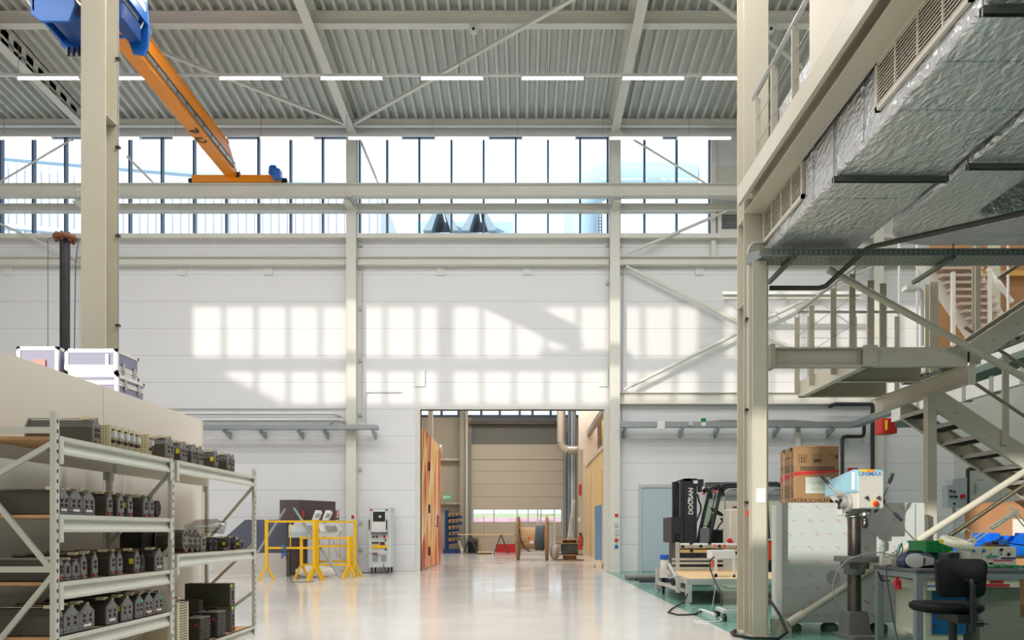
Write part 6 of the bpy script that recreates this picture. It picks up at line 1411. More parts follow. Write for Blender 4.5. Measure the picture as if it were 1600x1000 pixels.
b = MB(); z0 = gz(743,Yc0); b.add([(bx0-0.002,Yc0-0.002,z0),(bx1+0.001,Yc0-0.002,z0+0.035),(bx1+0.001,Yc0-0.002,z0+0.065),(bx0-0.002,Yc0-0.002,z0+0.042)],[(0,1,2,3)]); b.add([(bx0-0.002,Yc0-0.002,z0),(bx0-0.002,Yc0-0.002,z0+0.042),(bx0-0.002,Yc0+0.5,z0+0.0),(bx0-0.002,Yc0+0.5,z0-0.045)],[(0,1,2,3)]); build(b,'tape',TAPE,bb)
b = MB(); b.box(gx(1258.5,Yc0),Yc0-0.003,gz(771,Yc0),gx(1298,Yc0),Yc0-0.001,gz(745.5,Yc0)); pl = build(b,'paper_label',mat('grey_white_paper',(206,206,198),0.6,0,0.12,14),bb)
b = MB()
for k,(py,px) in enumerate(((752,1292),(755,1288),(764,1290))): b.box(gx(1266,Yc0),Yc0-0.0045,gz(py+1.2,Yc0),gx(px,Yc0),Yc0-0.0035,gz(py,Yc0))
build(b,'green_lines',mat('green_print',(160,186,120),0.6),pl)
b = MB(); b.box(gx(1291,Yc0),Yc0-0.0045,gz(768,Yc0),gx(1296,Yc0),Yc0-0.0035,gz(765,Yc0)); build(b,'yellow_dot',YLABEL,pl)
INK = mat('black_print',(46,40,34),0.7)
def sq(b,x0,z0,x1,z1,w,y):
    b.box(x0,y,z0,x1,y+0.001,z0+w); b.box(x0,y,z1-w,x1,y+0.001,z1); b.box(x0,y,z0,x0+w,y+0.001,z1); b.box(x1-w,y,z0,x1,y+0.001,z1)
yy = Yc0-0.0025; b = MB()
x0,x1,z0,z1 = gx(1248.5,Yc0),gx(1260,Yc0),gz(722.5,Yc0),gz(710.5,Yc0); sq(b,x0,z0,x1,z1,0.004,yy)
for f in (0.28,0.64): b.box(x0+(x1-x0)*f,yy,z0+0.022,x0+(x1-x0)*(f+0.11),yy+0.001,z0+0.05); b.add([(x0+(x1-x0)*(f-0.06),yy,z0+0.05),(x0+(x1-x0)*(f+0.17),yy,z0+0.05),(x0+(x1-x0)*(f+0.055),yy,z0+0.068)],[(0,1,2)])
b.box(x0+0.015,yy,z0+0.01,x1-0.015,yy+0.001,z0+0.016)
x0,x1 = gx(1270.5,Yc0),gx(1283,Yc0); sq(b,x0,z0,x1,z1,0.004,yy); b.box(x0+0.01,yy,z0+0.01,x1-0.01,yy+0.001,z0+0.032)
b.bar((x0+0.01,yy,z1-0.012),((x0+x1)/2,yy,z0+0.042),0.001,0.004,0,(0,-1,0)); b.bar((x1-0.01,yy,z1-0.012),((x0+x1)/2,yy,z0+0.042),0.001,0.004,0,(0,-1,0))
x0,x1 = gx(1297,Yc0),gx(1304,Yc0); b.box(x0,yy,z1-0.004,x1,yy+0.001,z1); b.box(x1-0.005,yy,z0+0.03,x1,yy+0.001,z1); b.box(gx(1306,Yc0),yy,z0+0.04,gx(1308.5,Yc0),yy+0.001,z1)
build(b,'handling_symbols',INK,bb)
b = MB(); rnd = random.Random(5)
for py in (729,731.3,733.6):
    x = gx(1250,Yc0)
    while x < gx(1304,Yc0): w_ = rnd.uniform(0.006,0.025); b.box(x,yy,gz(py+1.3,Yc0),x+w_,yy+0.001,gz(py,Yc0)); x += w_+0.005
for py in (716,728,731,734,737,760,764,768,772,776):
    y = Yc0+0.03+rnd.uniform(0,0.1)
    while y < Yc0+0.42: w_ = rnd.uniform(0.01,0.05); b.box(bx0-0.0025,y,gz(py+1.0,8.6),bx0-0.0015,y+w_,gz(py,8.6)); y += w_+0.012
pm = build(b,'small_print',INK,bb); pm['kind'] = 'stuff'
b = MB()
for y in (Yc0+0.14,Yc0+0.36): b.box(bx0-0.003,y,kz,bx0-0.001,y+0.012,bz1)
build(b,'strap',WHITE,bb)
b = MB()
for y in (Yc0+0.12,Yc0+0.34): b.box(bx0-0.004,y,bz1-0.04,bx0-0.001,y+0.05,bz1+0.004)
build(b,'strap_clip',BLACKM,bb)
text('KÜHLSCHRANK',(gx(1272,Yc0),Yc0-0.003,gz(782.3,Yc0)),0.062,FRONT,INK,bb,'lettering')
# ------------------------------------------------------------------ drill press, turned to the right
Yd = 7.86; dx = gx(1335,Yd); sc_ = Yd/F
t = thing('drill_press','teal and grey pillar drill press with three-spoke handles, beside the workbench','drill press',(dx,Yd,0))
TEAL = mat('teal_hood_paint',(140,182,196),0.4,0,0.04,5); DG = mat('drill_light_grey',(192,188,178),0.42,0,0.04,5); CAST = mat('grey_cast_iron',(128,126,120),0.5,0.3,0.1,10)
L = lambda x,y,z: (dx+x, Yd+y, z)
b = MB(); b.rbox(L(0,-0.02,0.02),(0.30,0.40,0.04),0.04); b.add([(dx+sx*a,Yd+sy*a,z) for a,z in ((0.115,0.04),(0.09,0.27)) for sx,sy in ((-1,-1),(1,-1),(1,1),(-1,1))],[(0,3,2,1),(4,5,6,7),(0,1,5,4),(1,2,6,5),(2,3,7,6),(3,0,4,7)]); build(b,'base',CAST,t)
b = MB(); b.cyl(L(0,0,0.27),L(0,0,1.24),0.064,n=28); build(b,'column',DARKST,t)
b = MB(); b.lathe([(0.066,1.215),(0.086,1.215),(0.086,1.235),(0.066,1.235)],(dx,Yd,0),'z',24); build(b,'collar',STEEL,t)
b = MB(); b.rbox(L(0.015,-0.10,0.80),(0.40,0.34,0.055),0.02); b.box(dx-0.1,Yd-0.1,0.70,dx+0.1,Yd+0.09,0.775); b.prism([(Yd-0.26,0.772),(Yd-0.07,0.772),(Yd-0.07,0.64),(Yd-0.1,0.64)],'x',dx-0.02,dx+0.02); b.lathe([(0.09,0.64),(0.10,0.66),(0.10,0.77)],(dx,Yd,0),'z',20); build(b,'table',CAST,t,0.004)
hz0, hz1, hm = 1.295, 1.685, 1.452
b = MB(); b.prism([(Yd-0.305,hz0),(Yd-0.07,hz0),(Yd-0.05,hz0-0.06),(Yd+0.12,hz0-0.06),(Yd+0.14,hm-0.1),(Yd+0.3,hm),(Yd-0.305,hm)],'x',dx-0.125,dx+0.125); hd = build(b,'head_casting',DG,t,0.008)
b = MB(); b.prism([(Yd-0.31,hm),(Yd+0.36,hm-0.02),(Yd+0.36,hz1-0.085),(Yd-0.2,hz1),(Yd-0.31,hz1-0.012)],'x',dx-0.135,dx+0.135); hood = build(b,'belt_hood',TEAL,t,0.02)
b = MB(); b.box(dx-0.118,Yd-0.314,hz0+0.01,dx+0.118,Yd-0.306,hz1-0.03); fp_ = build(b,'front_panel',DG,t,0.002)
b = MB(); b.box(dx-0.1365,Yd-0.27,hz1-0.2,dx-0.1355,Yd-0.21,hz1-0.03); build(b,'white_label',WHITE,hood)
text('UNIMAX',L(-0.01,-0.3155,1.632),0.058,FRONT,mat('unimax_blue',(40,120,180),0.5),fp_,'lettering',bold=0.001)
b = MB(); b.box(dx-0.105,Yd-0.316,1.654,dx-0.04,Yd-0.314,1.676); build(b,'yellow_sticker',YELLOW,fp_)
b = MB(); b.box(dx-0.036,Yd-0.316,1.652,dx+0.03,Yd-0.314,1.676); build(b,'orange_sticker',ORANGE,fp_)
for x in (-0.05,0.065):
    b = MB(); b.cyl(L(x,-0.314,1.40),L(x,-0.34,1.40),0.014,n=10); b.box(dx+x-0.005,Yd-0.352,1.382,dx+x+0.005,Yd-0.336,1.418); build(b,'selector',DARKST,fp_)
b = MB(); b.box(dx+0.01,Yd-0.318,1.30+0.015,dx+0.05,Yd-0.314,1.375); build(b,'stop_plate',YELLOW,fp_)
b = MB(); b.lathe([(0.012,-0.314),(0.012,-0.33),(0.026,-0.333),(0.026,-0.345),(0.016,-0.35)],(dx+0.035,Yd,1.343),'y',14); build(b,'stop_button',RED,fp_)
b = MB(); b.lathe([(0.055,hz0-0.065),(0.055,hz0),(0.05,hz0)],(dx,Yd-0.2,0),'z',20); build(b,'quill_collar',STEEL,t)
b = MB(); b.lathe([(0.012,1.235),(0.014,1.215),(0.03,1.20),(0.034,1.185),(0.028,1.175),(0.032,1.165),(0.032,1.13),(0.022,1.11),(0.01,1.105)],(dx,Yd-0.2,0),'z',18); build(b,'chuck',DARKST,t)
# left side: depth dial, speed lever
xl_ = dx-0.125
b = MB(); b.lathe([(0.085,-0.035),(0.09,-0.03),(0.09,0.0)],(xl_,Yd-0.13,1.355),'x',24); b.lathe([(0.045,-0.09),(0.05,-0.07),(0.05,-0.035)],(xl_,Yd-0.13,1.355),'x',16); dl = build(b,'depth_dial',mat('mid_grey_casting',(156,154,150),0.45,0.2),t)
b = MB()
for k in range(3):
    a = PI*2*k/3+0.4; b.bar((xl_-0.09,Yd-0.13,1.355),(xl_-0.1,Yd-0.13+0.06*math.cos(a),1.355+0.06*math.sin(a)),0.022,0.022)
build(b,'star_knob',BLACKM,dl)
b = MB(); b.cyl((xl_+0.01,Yd-0.02,1.45),(xl_-0.07,Yd-0.02,1.45),0.04,0.035,16); b.cyl((xl_-0.05,Yd-0.02,1.45),(xl_-0.11,Yd+0.08,1.57),0.008,n=8); lv = build(b,'speed_lever',MATS['mid_grey_casting'],t)
b = MB(); b.tube([(xl_-0.10,Yd+0.07,1.555),(xl_-0.115,Yd+0.09,1.585),(xl_-0.14,Yd+0.14,1.64)],[0.012,0.017,0.014],10); build(b,'lever_grip',BLACK,lv)
# right side: three-spoke feed handle
xr_ = dx+0.125; hb = Vector((xr_+0.07,Yd-0.16,1.375))
b = MB(); b.cyl((xr_-0.01,hb.y,hb.z),(xr_+0.09,hb.y,hb.z),0.032,0.028,16); fh = build(b,'feed_hub',DARKST,t)
for a in (1.35,-0.75,3.5):
    d = Vector((0.25,-math.cos(a)*0.97,math.sin(a)*0.97)); e = hb+d*0.19
    b = MB(); b.cyl(hb,e,0.008,n=8); sk = build(b,'feed_spoke',STEEL,t)
    b = MB(); b.tube([e-d*0.01,e+d*0.03,e+d*0.1],[0.012,0.018,0.014],10); build(b,'spoke_grip',BLACK,sk)
t.rotation_euler = (0,0,math.radians(4)); t.scale = (1.04,1.04,1.012)
# ------------------------------------------------------------------ forklift facing left
Yf = 15.3
t = thing('forklift','black and orange forklift truck with lowered mast, standing before the far wall','forklift',(gx(1140,Yf),Yf+0.5,0))
fx = lambda px: gx(px,Yf)
DGR = mat('dark_charcoal_paint',(44,47,52),0.4)
b = MB()
for y in (Yf,Yf+0.75):
    b.box(fx(1063),y,0.12,fx(1068),y+0.12,gz(749,Yf)); b.box(fx(1069),y,0.12,fx(1089),y+0.14,gz(747.5,Yf))
b.box(fx(1069),Yf,gz(752,Yf),fx(1089),Yf+0.89,gz(747.5,Yf)); b.box(fx(1066),Yf+0.1,0.9,fx(1084),Yf+0.8,1.0)
b.box(fx(1080),Yf-0.03,gz(760,Yf),fx(1099),Yf+0.1,gz(749,Yf)); b.box(fx(1091),Yf-0.02,gz(769,Yf),fx(1096.5,),Yf+0.08,gz(760,Yf))
ms = build(b,'mast',DGR,t,0.004)
b = MB(); b.box(fx(1049),Yf,gz(835,Yf),fx(1063),Yf+0.9,gz(808,Yf)); b.box(fx(1049),Yf,gz(848,Yf),fx(1055),Yf+0.9,gz(835,Yf)); b.box(fx(1000),Yf+0.1,0.06,fx(1062),Yf+0.22,0.11); b.box(fx(1000),Yf+0.68,0.06,fx(1062),Yf+0.8,0.11); b.box(fx(1058),Yf+0.05,0.06,fx(1063),Yf+0.85,gz(848,Yf)); build(b,'fork_carriage',DGR,t,0.006)
Mrot = (Matrix.Rotation(PI/2,4,'X') @ Matrix.Rotation(PI/2,4,'Z')).to_euler()
text('DOOSAN',(fx(1079.6),Yf-0.004,gz(783,Yf)),0.125,tuple(Mrot),WHITE,ms,'lettering',bold=0.003)
b = MB(); b.box(fx(1075),Yf-0.004,gz(787,Yf),fx(1077),Yf-0.001,gz(780,Yf)); build(b,'white_badge',WHITE,ms)
b = MB(); b.box(fx(1075),Yf-0.004,gz(779.8,Yf),fx(1077.3),Yf-0.001,gz(777.5,Yf)); build(b,'orange_badge',ORED,ms)
b = MB(); b.box(fx(1083),Yf-0.034,gz(755.5,Yf),fx(1089.5),Yf-0.03,gz(751,Yf)); build(b,'white_sticker',WHITE,ms)
b = MB(); b.tube([at(1090,772,Yf),at(1092,783,Yf),at(1095,790,Yf),at(1095,798,Yf),at(1091,808,Yf),at(1088,815,Yf),at(1086,830,Yf)],0.018,8); build(b,'hose',BLACK,t)
b = MB(); b.tube([(fx(1108),Yf+0.05,gz(852,Yf)),(fx(1112),Yf+0.05,gz(830,Yf)),(fx(1128),Yf+0.05,gz(760,Yf)),(fx(1133),Yf+0.05,gz(756,Yf)),(fx(1215),Yf+0.05,gz(755,Yf)),(fx(1222),Yf+0.05,gz(760,Yf)),(fx(1226),Yf+0.05,gz(846,Yf))],0.04,8)
b.tube([(fx(1108),Yf+1.0,gz(852,Yf)),(fx(1112),Yf+1.0,gz(830,Yf)),(fx(1128),Yf+1.0,gz(760,Yf)),(fx(1133),Yf+1.0,gz(756,Yf)),(fx(1215),Yf+1.0,gz(755,Yf)),(fx(1222),Yf+1.0,gz(760,Yf)),(fx(1226),Yf+1.0,gz(846,Yf))],0.04,8)
for px in (1134,1150,1166,1182,1198,1212): b.box(fx(px),Yf+0.05,gz(756.5,Yf),fx(px+3),Yf+1.0,gz(754,Yf))
build(b,'overhead_guard',DGR,t)
for y, nm in ((Yf+0.0,1),(Yf+1.0,2)):
    b = MB(); b.box(fx(1128),y-0.06,gz(776,Yf),fx(1131),y,gz(762,Yf)); b.cyl((fx(1119),y,gz(759,Yf)),(fx(1123),y,gz(764,Yf)),0.07,n=10); build(b,'work_lamp',BLACK,t)
    b = MB(); b.box(fx(1115),y-0.05,gz(769,Yf),fx(1119.5),y+0.02,gz(766.5,Yf)); build(b,'indicator',ORED,t)
b = MB(); gp = [(fx(1094),gz(822,Yf)),(fx(1108),gz(822,Yf)),(fx(1120),gz(768,Yf)),(fx(1109),gz(767,Yf))]
b.prism(gp,'y',Yf+0.03,Yf+0.04); build(b,'windscreen',thin_glass('greenish_glass',(0.80,0.9,0.86),0.12),t)
b = MB(); b.tube([(u,Yf+0.035,v) for u,v in gp],0.015,6,closed=True); build(b,'windscreen_frame',BLACK,t)
b = MB(); b.prism([(fx(1094),gz(848,Yf)),(fx(1108),gz(848,Yf)),(fx(1109),gz(825,Yf)),(fx(1095),gz(825,Yf))],'y',Yf+0.02,Yf+0.1); build(b,'front_shield',mat('mid_grey_paint',(110,114,118),0.45),t)
b = MB(); b.prism([(fx(1090),0.25),(fx(1225),0.25),(fx(1225),gz(868,Yf)),(fx(1160),gz(868,Yf)),(fx(1140),gz(852,Yf)),(fx(1090),gz(852,Yf))],'y',Yf+0.05,Yf+1.0); build(b,'chassis',DGR,t,0.01)
b = MB(); b.prism([(fx(1196),0.28),(fx(1232),0.28),(fx(1238),0.5),(fx(1236),gz(845,Yf)),(fx(1196),gz(845,Yf))],'y',Yf+0.02,Yf+1.03); build(b,'counterweight',ORED,t,0.02)
b = MB(); b.box(fx(1196),Yf,gz(845,Yf),fx(1236),Yf+1.05,gz(842.5,Yf)); build(b,'cover_trim',LGREY,t)
b = MB(); b.prism([(fx(1116),gz(852,Yf)),(fx(1140),gz(852,Yf)),(fx(1142),gz(838,Yf)),(fx(1136),gz(828,Yf)),(fx(1122),gz(827,Yf)),(fx(1117),gz(838,Yf))],'y',Yf+0.3,Yf+0.8); build(b,'seat',BLACK,t,0.02)
b = MB(); b.prism([(fx(1112),gz(840,Yf)),(fx(1120),gz(826,Yf)),(fx(1129),gz(800,Yf)),(fx(1125),gz(800,Yf)),(fx(1116),gz(818,Yf))],'y',Yf+0.42,Yf+0.58); build(b,'steering_column',BLACK,t)
b = MB(); c = at(1130,799,Yf+0.5); c = Vector((fx(1130),Yf+0.5,gz(799,Yf))); pts = []
for k in range(20):
    a = 2*PI*k/20; pts.append(c+Vector((0.135*math.cos(a)*0.86,0.17*math.sin(a),-0.07*math.cos(a)*1.1)))
b.tube(pts,0.016,6,closed=True); b.cyl(pts[0],pts[10],0.012,n=6); b.cyl(pts[5],pts[15],0.012,n=6); build(b,'steering_wheel',BLACK,t)
b = MB(); b.tube([(fx(1124),Yf+0.2,gz(828,Yf)),(fx(1128),Yf+0.2,gz(820,Yf)),(fx(1133),Yf+0.2,gz(815,Yf)),(fx(1131),Yf+0.2,gz(809,Yf))],[0.015,0.015,0.015,0.03],8); build(b,'lever',BLACK,t)
for px, r in ((1106,0.32),(1212,0.27)):
    for y in (Yf-0.02,Yf+0.87):
        b = MB(); b.lathe([(r*0.55,0),(r*0.9,0),(r,0.04),(r,0.16),(r*0.9,0.2),(r*0.55,0.2)],(fx(px),y,r),'y',28); wh = build(b,'tyre',RUBBER,t)
        b = MB(); b.lathe([(0.03,0.03),(r*0.55,0.02),(r*0.55,0.18),(0.03,0.17)],(fx(px),y,r),'y',20); build(b,'wheel_hub',LGREY,wh)
# grey control cabinets behind the forklift
Yg = 19.2
for i, (p0,p1) in enumerate(((1104,1133),(1134,1166),(1167,1200),(1201,1236))):
    t = thing('control_cabinet','cream control cabinet behind the forklift, %s from the left' % ['first','second','third','fourth'][i],'cabinet',(gx((p0+p1)/2,Yg),Yg+0.3,0))
    b = MB(); b.box(gx(p0,Yg),Yg,0.05,gx(p1,Yg)-0.01,Yg+0.6,gz(783,Yg)); cc = build(b,'case',mat('cream_cabinet',(214,208,190),0.45),t,0.006)
    b = MB(); b.box(gx(p0,Yg),Yg,0,gx(p1,Yg)-0.01,Yg+0.6,0.05); build(b,'plinth',BLACKM,t)
    b = MB(); b.box(gx(p1-5,Yg),Yg-0.02,1.0,gx(p1-3.5,Yg),Yg,1.15); build(b,'handle',BLACKM,cc)
    if i == 1:
        for k in range(4):
            b = MB(); c = at(1146+k*3,792,Yg); b.cyl((c.x,Yg-0.03,c.z),(c.x,Yg,c.z),0.022,n=8); build(b,'indicator',mat('dark_red_lamp',(140,50,56),0.4),cc)
b = MB(); Yh = 19.7
for k in range(4):
    px = 1131+k*22; b.tube([at(px,783,Yh),at(px+1,772,Yh),at(px+6,766,Yh),at(px+14,764,Yh),at(px+40,763,Yh)],0.035,8)
tag(build(b,'cable_hose',mat('grey_hose',(160,168,174),0.4,0.3)),'bundle of grey hoses arching over the cream control cabinets','hose')
b = MB(); b.box(gx(1105,20.2),20.2,gz(760,20.2),gx(1240,20.2),20.5,gz(753.5,20.2)); b.box(gx(1105,20.2),20.25,gz(766,20.2),gx(1240,20.2),20.4,gz(763,20.2)); tag(build(b,'wall_mounted_cable_duct',mat('dark_duct',(84,88,84),0.6)),'dark horizontal cable duct above the control cabinets','duct')
# ------------------------------------------------------------------ aluminium roller table with motor
AL = mat('aluminium_profile',(206,206,202),0.35,0.5,0.04,10)
t = thing('roller_table','low aluminium profile table with roller, motor and white stand, left of the near column','machine',(3.2,12.6,0))
ya, yb = 11.4, 14.0; tx0, tx1, tz = 2.42, 4.3, 0.385
b = MB()
for y in (ya,yb): b.box(tx0,y-0.04,tz-0.09,tx1,y+0.04,tz)
for x in (tx0,tx1-0.08,3.3): b.box(x,ya+0.04,tz-0.08,x+0.08,yb-0.04,tz-0.005)
for z in (tz-0.03,tz-0.06): b.box(tx0,ya-0.044,z-0.006,tx1,ya-0.04,z+0.0)
build(b,'frame',AL,t)
b = MB(); b.box(tx0+0.08,ya+0.04,tz-0.02,tx1-0.08,yb-0.04,tz+0.0); build(b,'plywood_top',WOOD,t)
for x,y in ((tx0,ya-0.04),(tx0+0.0,yb-0.04),(tx1-0.08,ya-0.04),(tx1-0.08,yb-0.04)):
    b = MB(); b.box(x,y,0.03,x+0.08,y+0.08,tz-0.09); lg = build(b,'leg',AL,t); b = MB(); b.lathe([(0.05,0),(0.05,0.012),(0.015,0.03)],(x+0.04,y+0.04,0),'z',14); build(b,'levelling_foot',GALV,lg)
for x,y in ((tx0+0.03,13.4),(3.75,12.2),(4.1,13.4)):
    b = MB(); b.cyl((x-0.02,y,0.05),(x+0.02,y,0.05),0.05,n=14); b.box(x-0.03,y-0.03,0.09,x+0.03,y+0.03,tz-0.09); build(b,'castor',BLACKM,t)
Yr = 13.6; rx0, rx1 = gx(1062,Yr), gx(1165,Yr)
b = MB()
for x in (gx(1058.5,Yr),rx1): b.box(x-0.03,Yr-0.04,tz,x+0.03,Yr+0.04,gz(847,Yr))
for py in (872,878,886): b.box(gx(1050,Yr),Yr-0.03,gz(py+3.5,Yr),rx1,Yr+0.03,gz(py,Yr))
build(b,'roller_stand',AL,t)
b = MB(); b.cyl((rx0,Yr,gz(853,Yr)),(rx1,Yr,gz(853,Yr)),0.052,n=18); rl = build(b,'roller',mat('grey_roller',(188,186,180),0.4,0.3),t)
b = MB(); b.box(rx0,Yr-0.035,gz(863.5,Yr),rx1,Yr+0.035,gz(859,Yr)); build(b,'wooden_batten',mat('batten_wood',(214,180,120),0.6),t)
for px,py in ((1066.5,854),(1095,853.5),(1124,853.5),(1153,854),(1080.5,860.5),(1109,860.5),(1080,848.5),(1109,848),(1152,864)):
    b = MB(); c = at(px,py,Yr-0.05); b.cyl(c+Vector((0,-0.02,0)),c+Vector((0,0.03,0)),0.028,n=12); build(b,'black_knob',BLACK,rl)
for px,m in ((1117.5,mat('pink_clip',(236,110,110),0.5)),(1132,ORED)):
    b = MB(); c = at(px,853,Yr-0.07); b.cbox(c,(0.03,0.03,0.06)); build(b,'clip',m,rl)
Yu = 11.75
b = MB(); b.box(gx(1113,Yu),Yu,gz(873,Yu),gx(1148.5,Yu),Yu+0.35,gz(860,Yu)); st = build(b,'stand_box',WHITE,t,0.004)
b = MB()
for px in (1117,1145): b.box(gx(px,Yu),Yu,tz,gx(px+3.8,Yu),Yu+0.04,gz(873,Yu)); b.prism([(gx(px,Yu),tz),(gx(px+4+ (3 if px<1130 else 0),Yu),tz),(gx(px+3.8,Yu),tz+0.05),(gx(px-(3 if px>1130 else 0),Yu),tz+(0.05 if px<1130 else 0))],'y',Yu,Yu+0.03)
build(b,'stand_leg',WHITE,t)
b = MB(); b.box(gx(1114,Yu),Yu+0.06,gz(886,Yu),gx(1117,Yu),Yu+0.12,gz(877,Yu)); build(b,'orange_guard',ORED,t)
Ym = 12.6
b = MB(); c = at(1038,872,Ym); b.lathe([(0.05,-0.15),(0.065,-0.12),(0.065,0.02),(0.055,0.03)],(c.x,Ym,c.z-0.05),'z',18); b.box(c.x-0.06,Ym-0.06,c.z-0.32,c.x+0.04,Ym+0.06,c.z-0.18); mt = build(b,'gear_motor',mat('cream_white_motor',(216,210,200),0.45),t)
b = MB(); b.cyl((c.x,Ym,c.z-0.02),(c.x,Ym,c.z+0.055),0.074,n=20); build(b,'blue_motor_cap',mat('motor_blue',(30,90,180),0.4),mt)
b = MB(); b.tube([(c.x+0.06,Ym,c.z-0.1),(c.x+0.13,Ym-0.1,c.z-0.25),(c.x+0.2,Ym-0.3,c.z-0.36),(c.x+0.24,Ym-0.5,c.z-0.46)],0.045,10); build(b,'drive_arm',mat('grey_drive_arm',(160,162,162),0.4,0.3),t)
b = MB(); b.tube([(c.x+0.05,Ym-0.35,0.33),(c.x+0.08,Ym-0.38,0.25),(c.x+0.14,Ym-0.4,0.19),(c.x+0.24,Ym-0.42,0.16)],0.04,8); build(b,'black_duct',BLACK,t)
b = MB(); b.bar((c.x+0.02,13.2,0.2),(tx0+0.02,11.5,0.2),0.05,0.05); b.bar((c.x+0.0,13.2,0.2),(c.x+0.0,13.2,tz+0.1),0.05,0.05); build(b,'outrigger',AL,t)
for px,z in ((1048,0.2),):
    b = MB(); b.box(tx0-0.1,11.6,0.16,tx0-0.04,11.66,0.42); build(b,'bracket',AL,t)
# white cabinet standing behind it, red thing, cables on the floor
t = thing('cream_cabinet','tall cream plastic cabinet with red nozzle behind the roller, half hidden by the near column','cabinet',(gx(1156,14.6),14.8,0)); b = MB(); b.box(gx(1140,14.6),14.6,0,gx(1172,14.6),15.1,gz(795.5,14.6)); build(b,'case',mat('cream_plastic',(224,216,200),0.45),t,0.02)
b = MB(); b.tube([at(1138.5,842,14.4),at(1141,846,14.4),at(1144,849,14.4)],[0.04,0.05,0.035],10); build(b,'red_nozzle',mat('bright_red_plastic',(232,40,44),0.4),t)
t = thing('power_strip','white five-socket power strip with red switch on the green floor','power strip',(gx(1107,9.9),9.9,0))
pa, pb_ = Vector((gx(1095,10.4),10.4,0.02)), Vector((gx(1119,9.75),9.75,0.02))
b = MB(); b.bar(pa,pb_,0.06,0.04); build(b,'body',WHITE,t,0.004)
for k in range(5):
    b = MB(); c = pa.lerp(pb_,0.12+k*0.17); b.cyl(c+Vector((0,0,0.018)),c+Vector((0,0,0.022)),0.02,n=12); build(b,'socket',GREY,t)
b = MB(); c = pa.lerp(pb_,0.93); b.cbox(c+Vector((0,0,0.022)),(0.02,0.03,0.01)); build(b,'switch',RED,t)
pipe('floor_cable','white plug cable curling on the floor beside the power strip',[Vector((gx(1119,9.75),9.75,0.02)),Vector((gx(1128,9.4),9.4,0.008)),Vector((gx(1125,9.2),9.2,0.008)),Vector((gx(1105,9.15),9.15,0.008)),Vector((gx(1084,9.3),9.3,0.008)),Vector((gx(1090,9.5),9.5,0.008))],0.008,WHITE,'cable',n=6)
pipe('floor_cable','black cable looping from the table foot to the power strip',[Vector((2.5,11.5,0.25)),Vector((2.35,11.2,0.05)),Vector((gx(1050,10.7),10.7,0.012)),Vector((gx(1044,10.2),10.2,0.012)),Vector((gx(1060,9.9),9.9,0.012)),Vector((gx(1085,9.95),9.95,0.012)),Vector((gx(1096,10.3),10.3,0.02))],0.012,BLACK,'cable',n=6)
pipe('floor_cable','black cable hanging from the white stand to the floor',[at(1116,870,11.7),at(1109,876,11.6),at(1110,890,11.4),at(1117,908,11.2),at(1126,925,11.0),Vector((gx(1127,10.8),10.8,0.03)),Vector((gx(1118,10.3),10.3,0.012))],0.011,BLACK,'cable',n=6)
pipe('floor_cable','thin grey cable hanging from the table rail to the power strip',[at(1119,905,11.3),at(1117,922,11.0),Vector((gx(1113,10.5),10.5,0.06)),Vector((gx(1110,10.2),10.2,0.03))],0.006,GREY,'cable',n=6)
pipe('floor_cable','black hose looped around the foot of the near right column',[(2.72,8.5,0.35),(2.74,8.2,0.2),(2.7,7.85,0.06),(2.55,7.65,0.02),(2.3,7.7,0.02),(2.18,7.9,0.02),(2.2,8.1,0.02),(2.3,8.3,0.02)],0.016,BLACK,'hose',n=8)
t = thing('dolly','small grey wheeled dolly on the green floor beside the near right column','dolly',(gx(1150,9.2),9.2,0))
b = MB(); Yo_ = 9.25; b.box(gx(1131,Yo_),Yo_,0.1,gx(1175,Yo_),Yo_+0.03,0.14); b.box(gx(1131,Yo_)+0.02,Yo_+0.4,0.1,gx(1175,Yo_),Yo_+0.43,0.14); b.box(gx(1131,Yo_),Yo_+0.03,0.1,gx(1131,Yo_)+0.05,Yo_+0.4,0.14); build(b,'frame',LGREY,t)
for x,y in ((gx(1133,Yo_),Yo_+0.02),(gx(1135,Yo_),Yo_+0.4),(gx(1170,Yo_),Yo_+0.02)):
    b = MB(); b.cyl((x-0.015,y,0.05),(x+0.015,y,0.05),0.05,n=12); build(b,'castor',BLACKM,t)
b = MB(); b.box(gx(982,17.2),17.2,0.02,gx(1034,17.2),17.9,0.07); tag(build(b,'floor_plate',mat('grey_brown_plate',(120,116,110),0.5)),'flat dark plate lying on the floor by the blue-grey door','plate')
# ------------------------------------------------------------------ workbench
wx0, wx1, wy0, wy1, wz = 3.46, 5.35, 6.75, 7.55, 0.755
GB = mat('bench_grey_blue',(128,136,138),0.45); BT = mat('bench_dark_top',(92,92,92),0.4)
t = thing('workbench','grey steel workbench with drawers and blue cupboard, behind the black chair','workbench',(4.4,7.15,0))
b = MB(); b.box(wx0-0.01,wy0-0.01,wz-0.03,wx1,wy1+0.01,wz); build(b,'worktop',BT,t,0.004)
b = MB(); b.box(wx0,wy0,wz-0.085,wx1,wy0+0.05,wz-0.031); b.box(wx0,wy1-0.05,wz-0.085,wx1,wy1,wz-0.031); b.box(wx0,wy0+0.05,wz-0.085,wx0+0.05,wy1-0.05,wz-0.031); build(b,'apron',GB,t)
for x,y in ((wx0,wy0),(wx0,wy1-0.06),(wx1-0.06,wy0),(wx1-0.06,wy1-0.06)):
    b = MB(); b.box(x,y,0,x+0.06,y+0.06,wz-0.085); build(b,'leg',GB,t)
DRW = mat('drawer_beige',(206,202,182),0.5)
def drawer(x0,x1,z0,z1,y=wy0+0.02):
    b = MB(); b.box(x0,y,z0,x1,y+0.6,z1); return build(b,'drawer',DRW,t,0.003)
d1 = drawer(gx(1449,6.77),gx(1495,6.77),gz(923,6.77),gz(899,6.77))
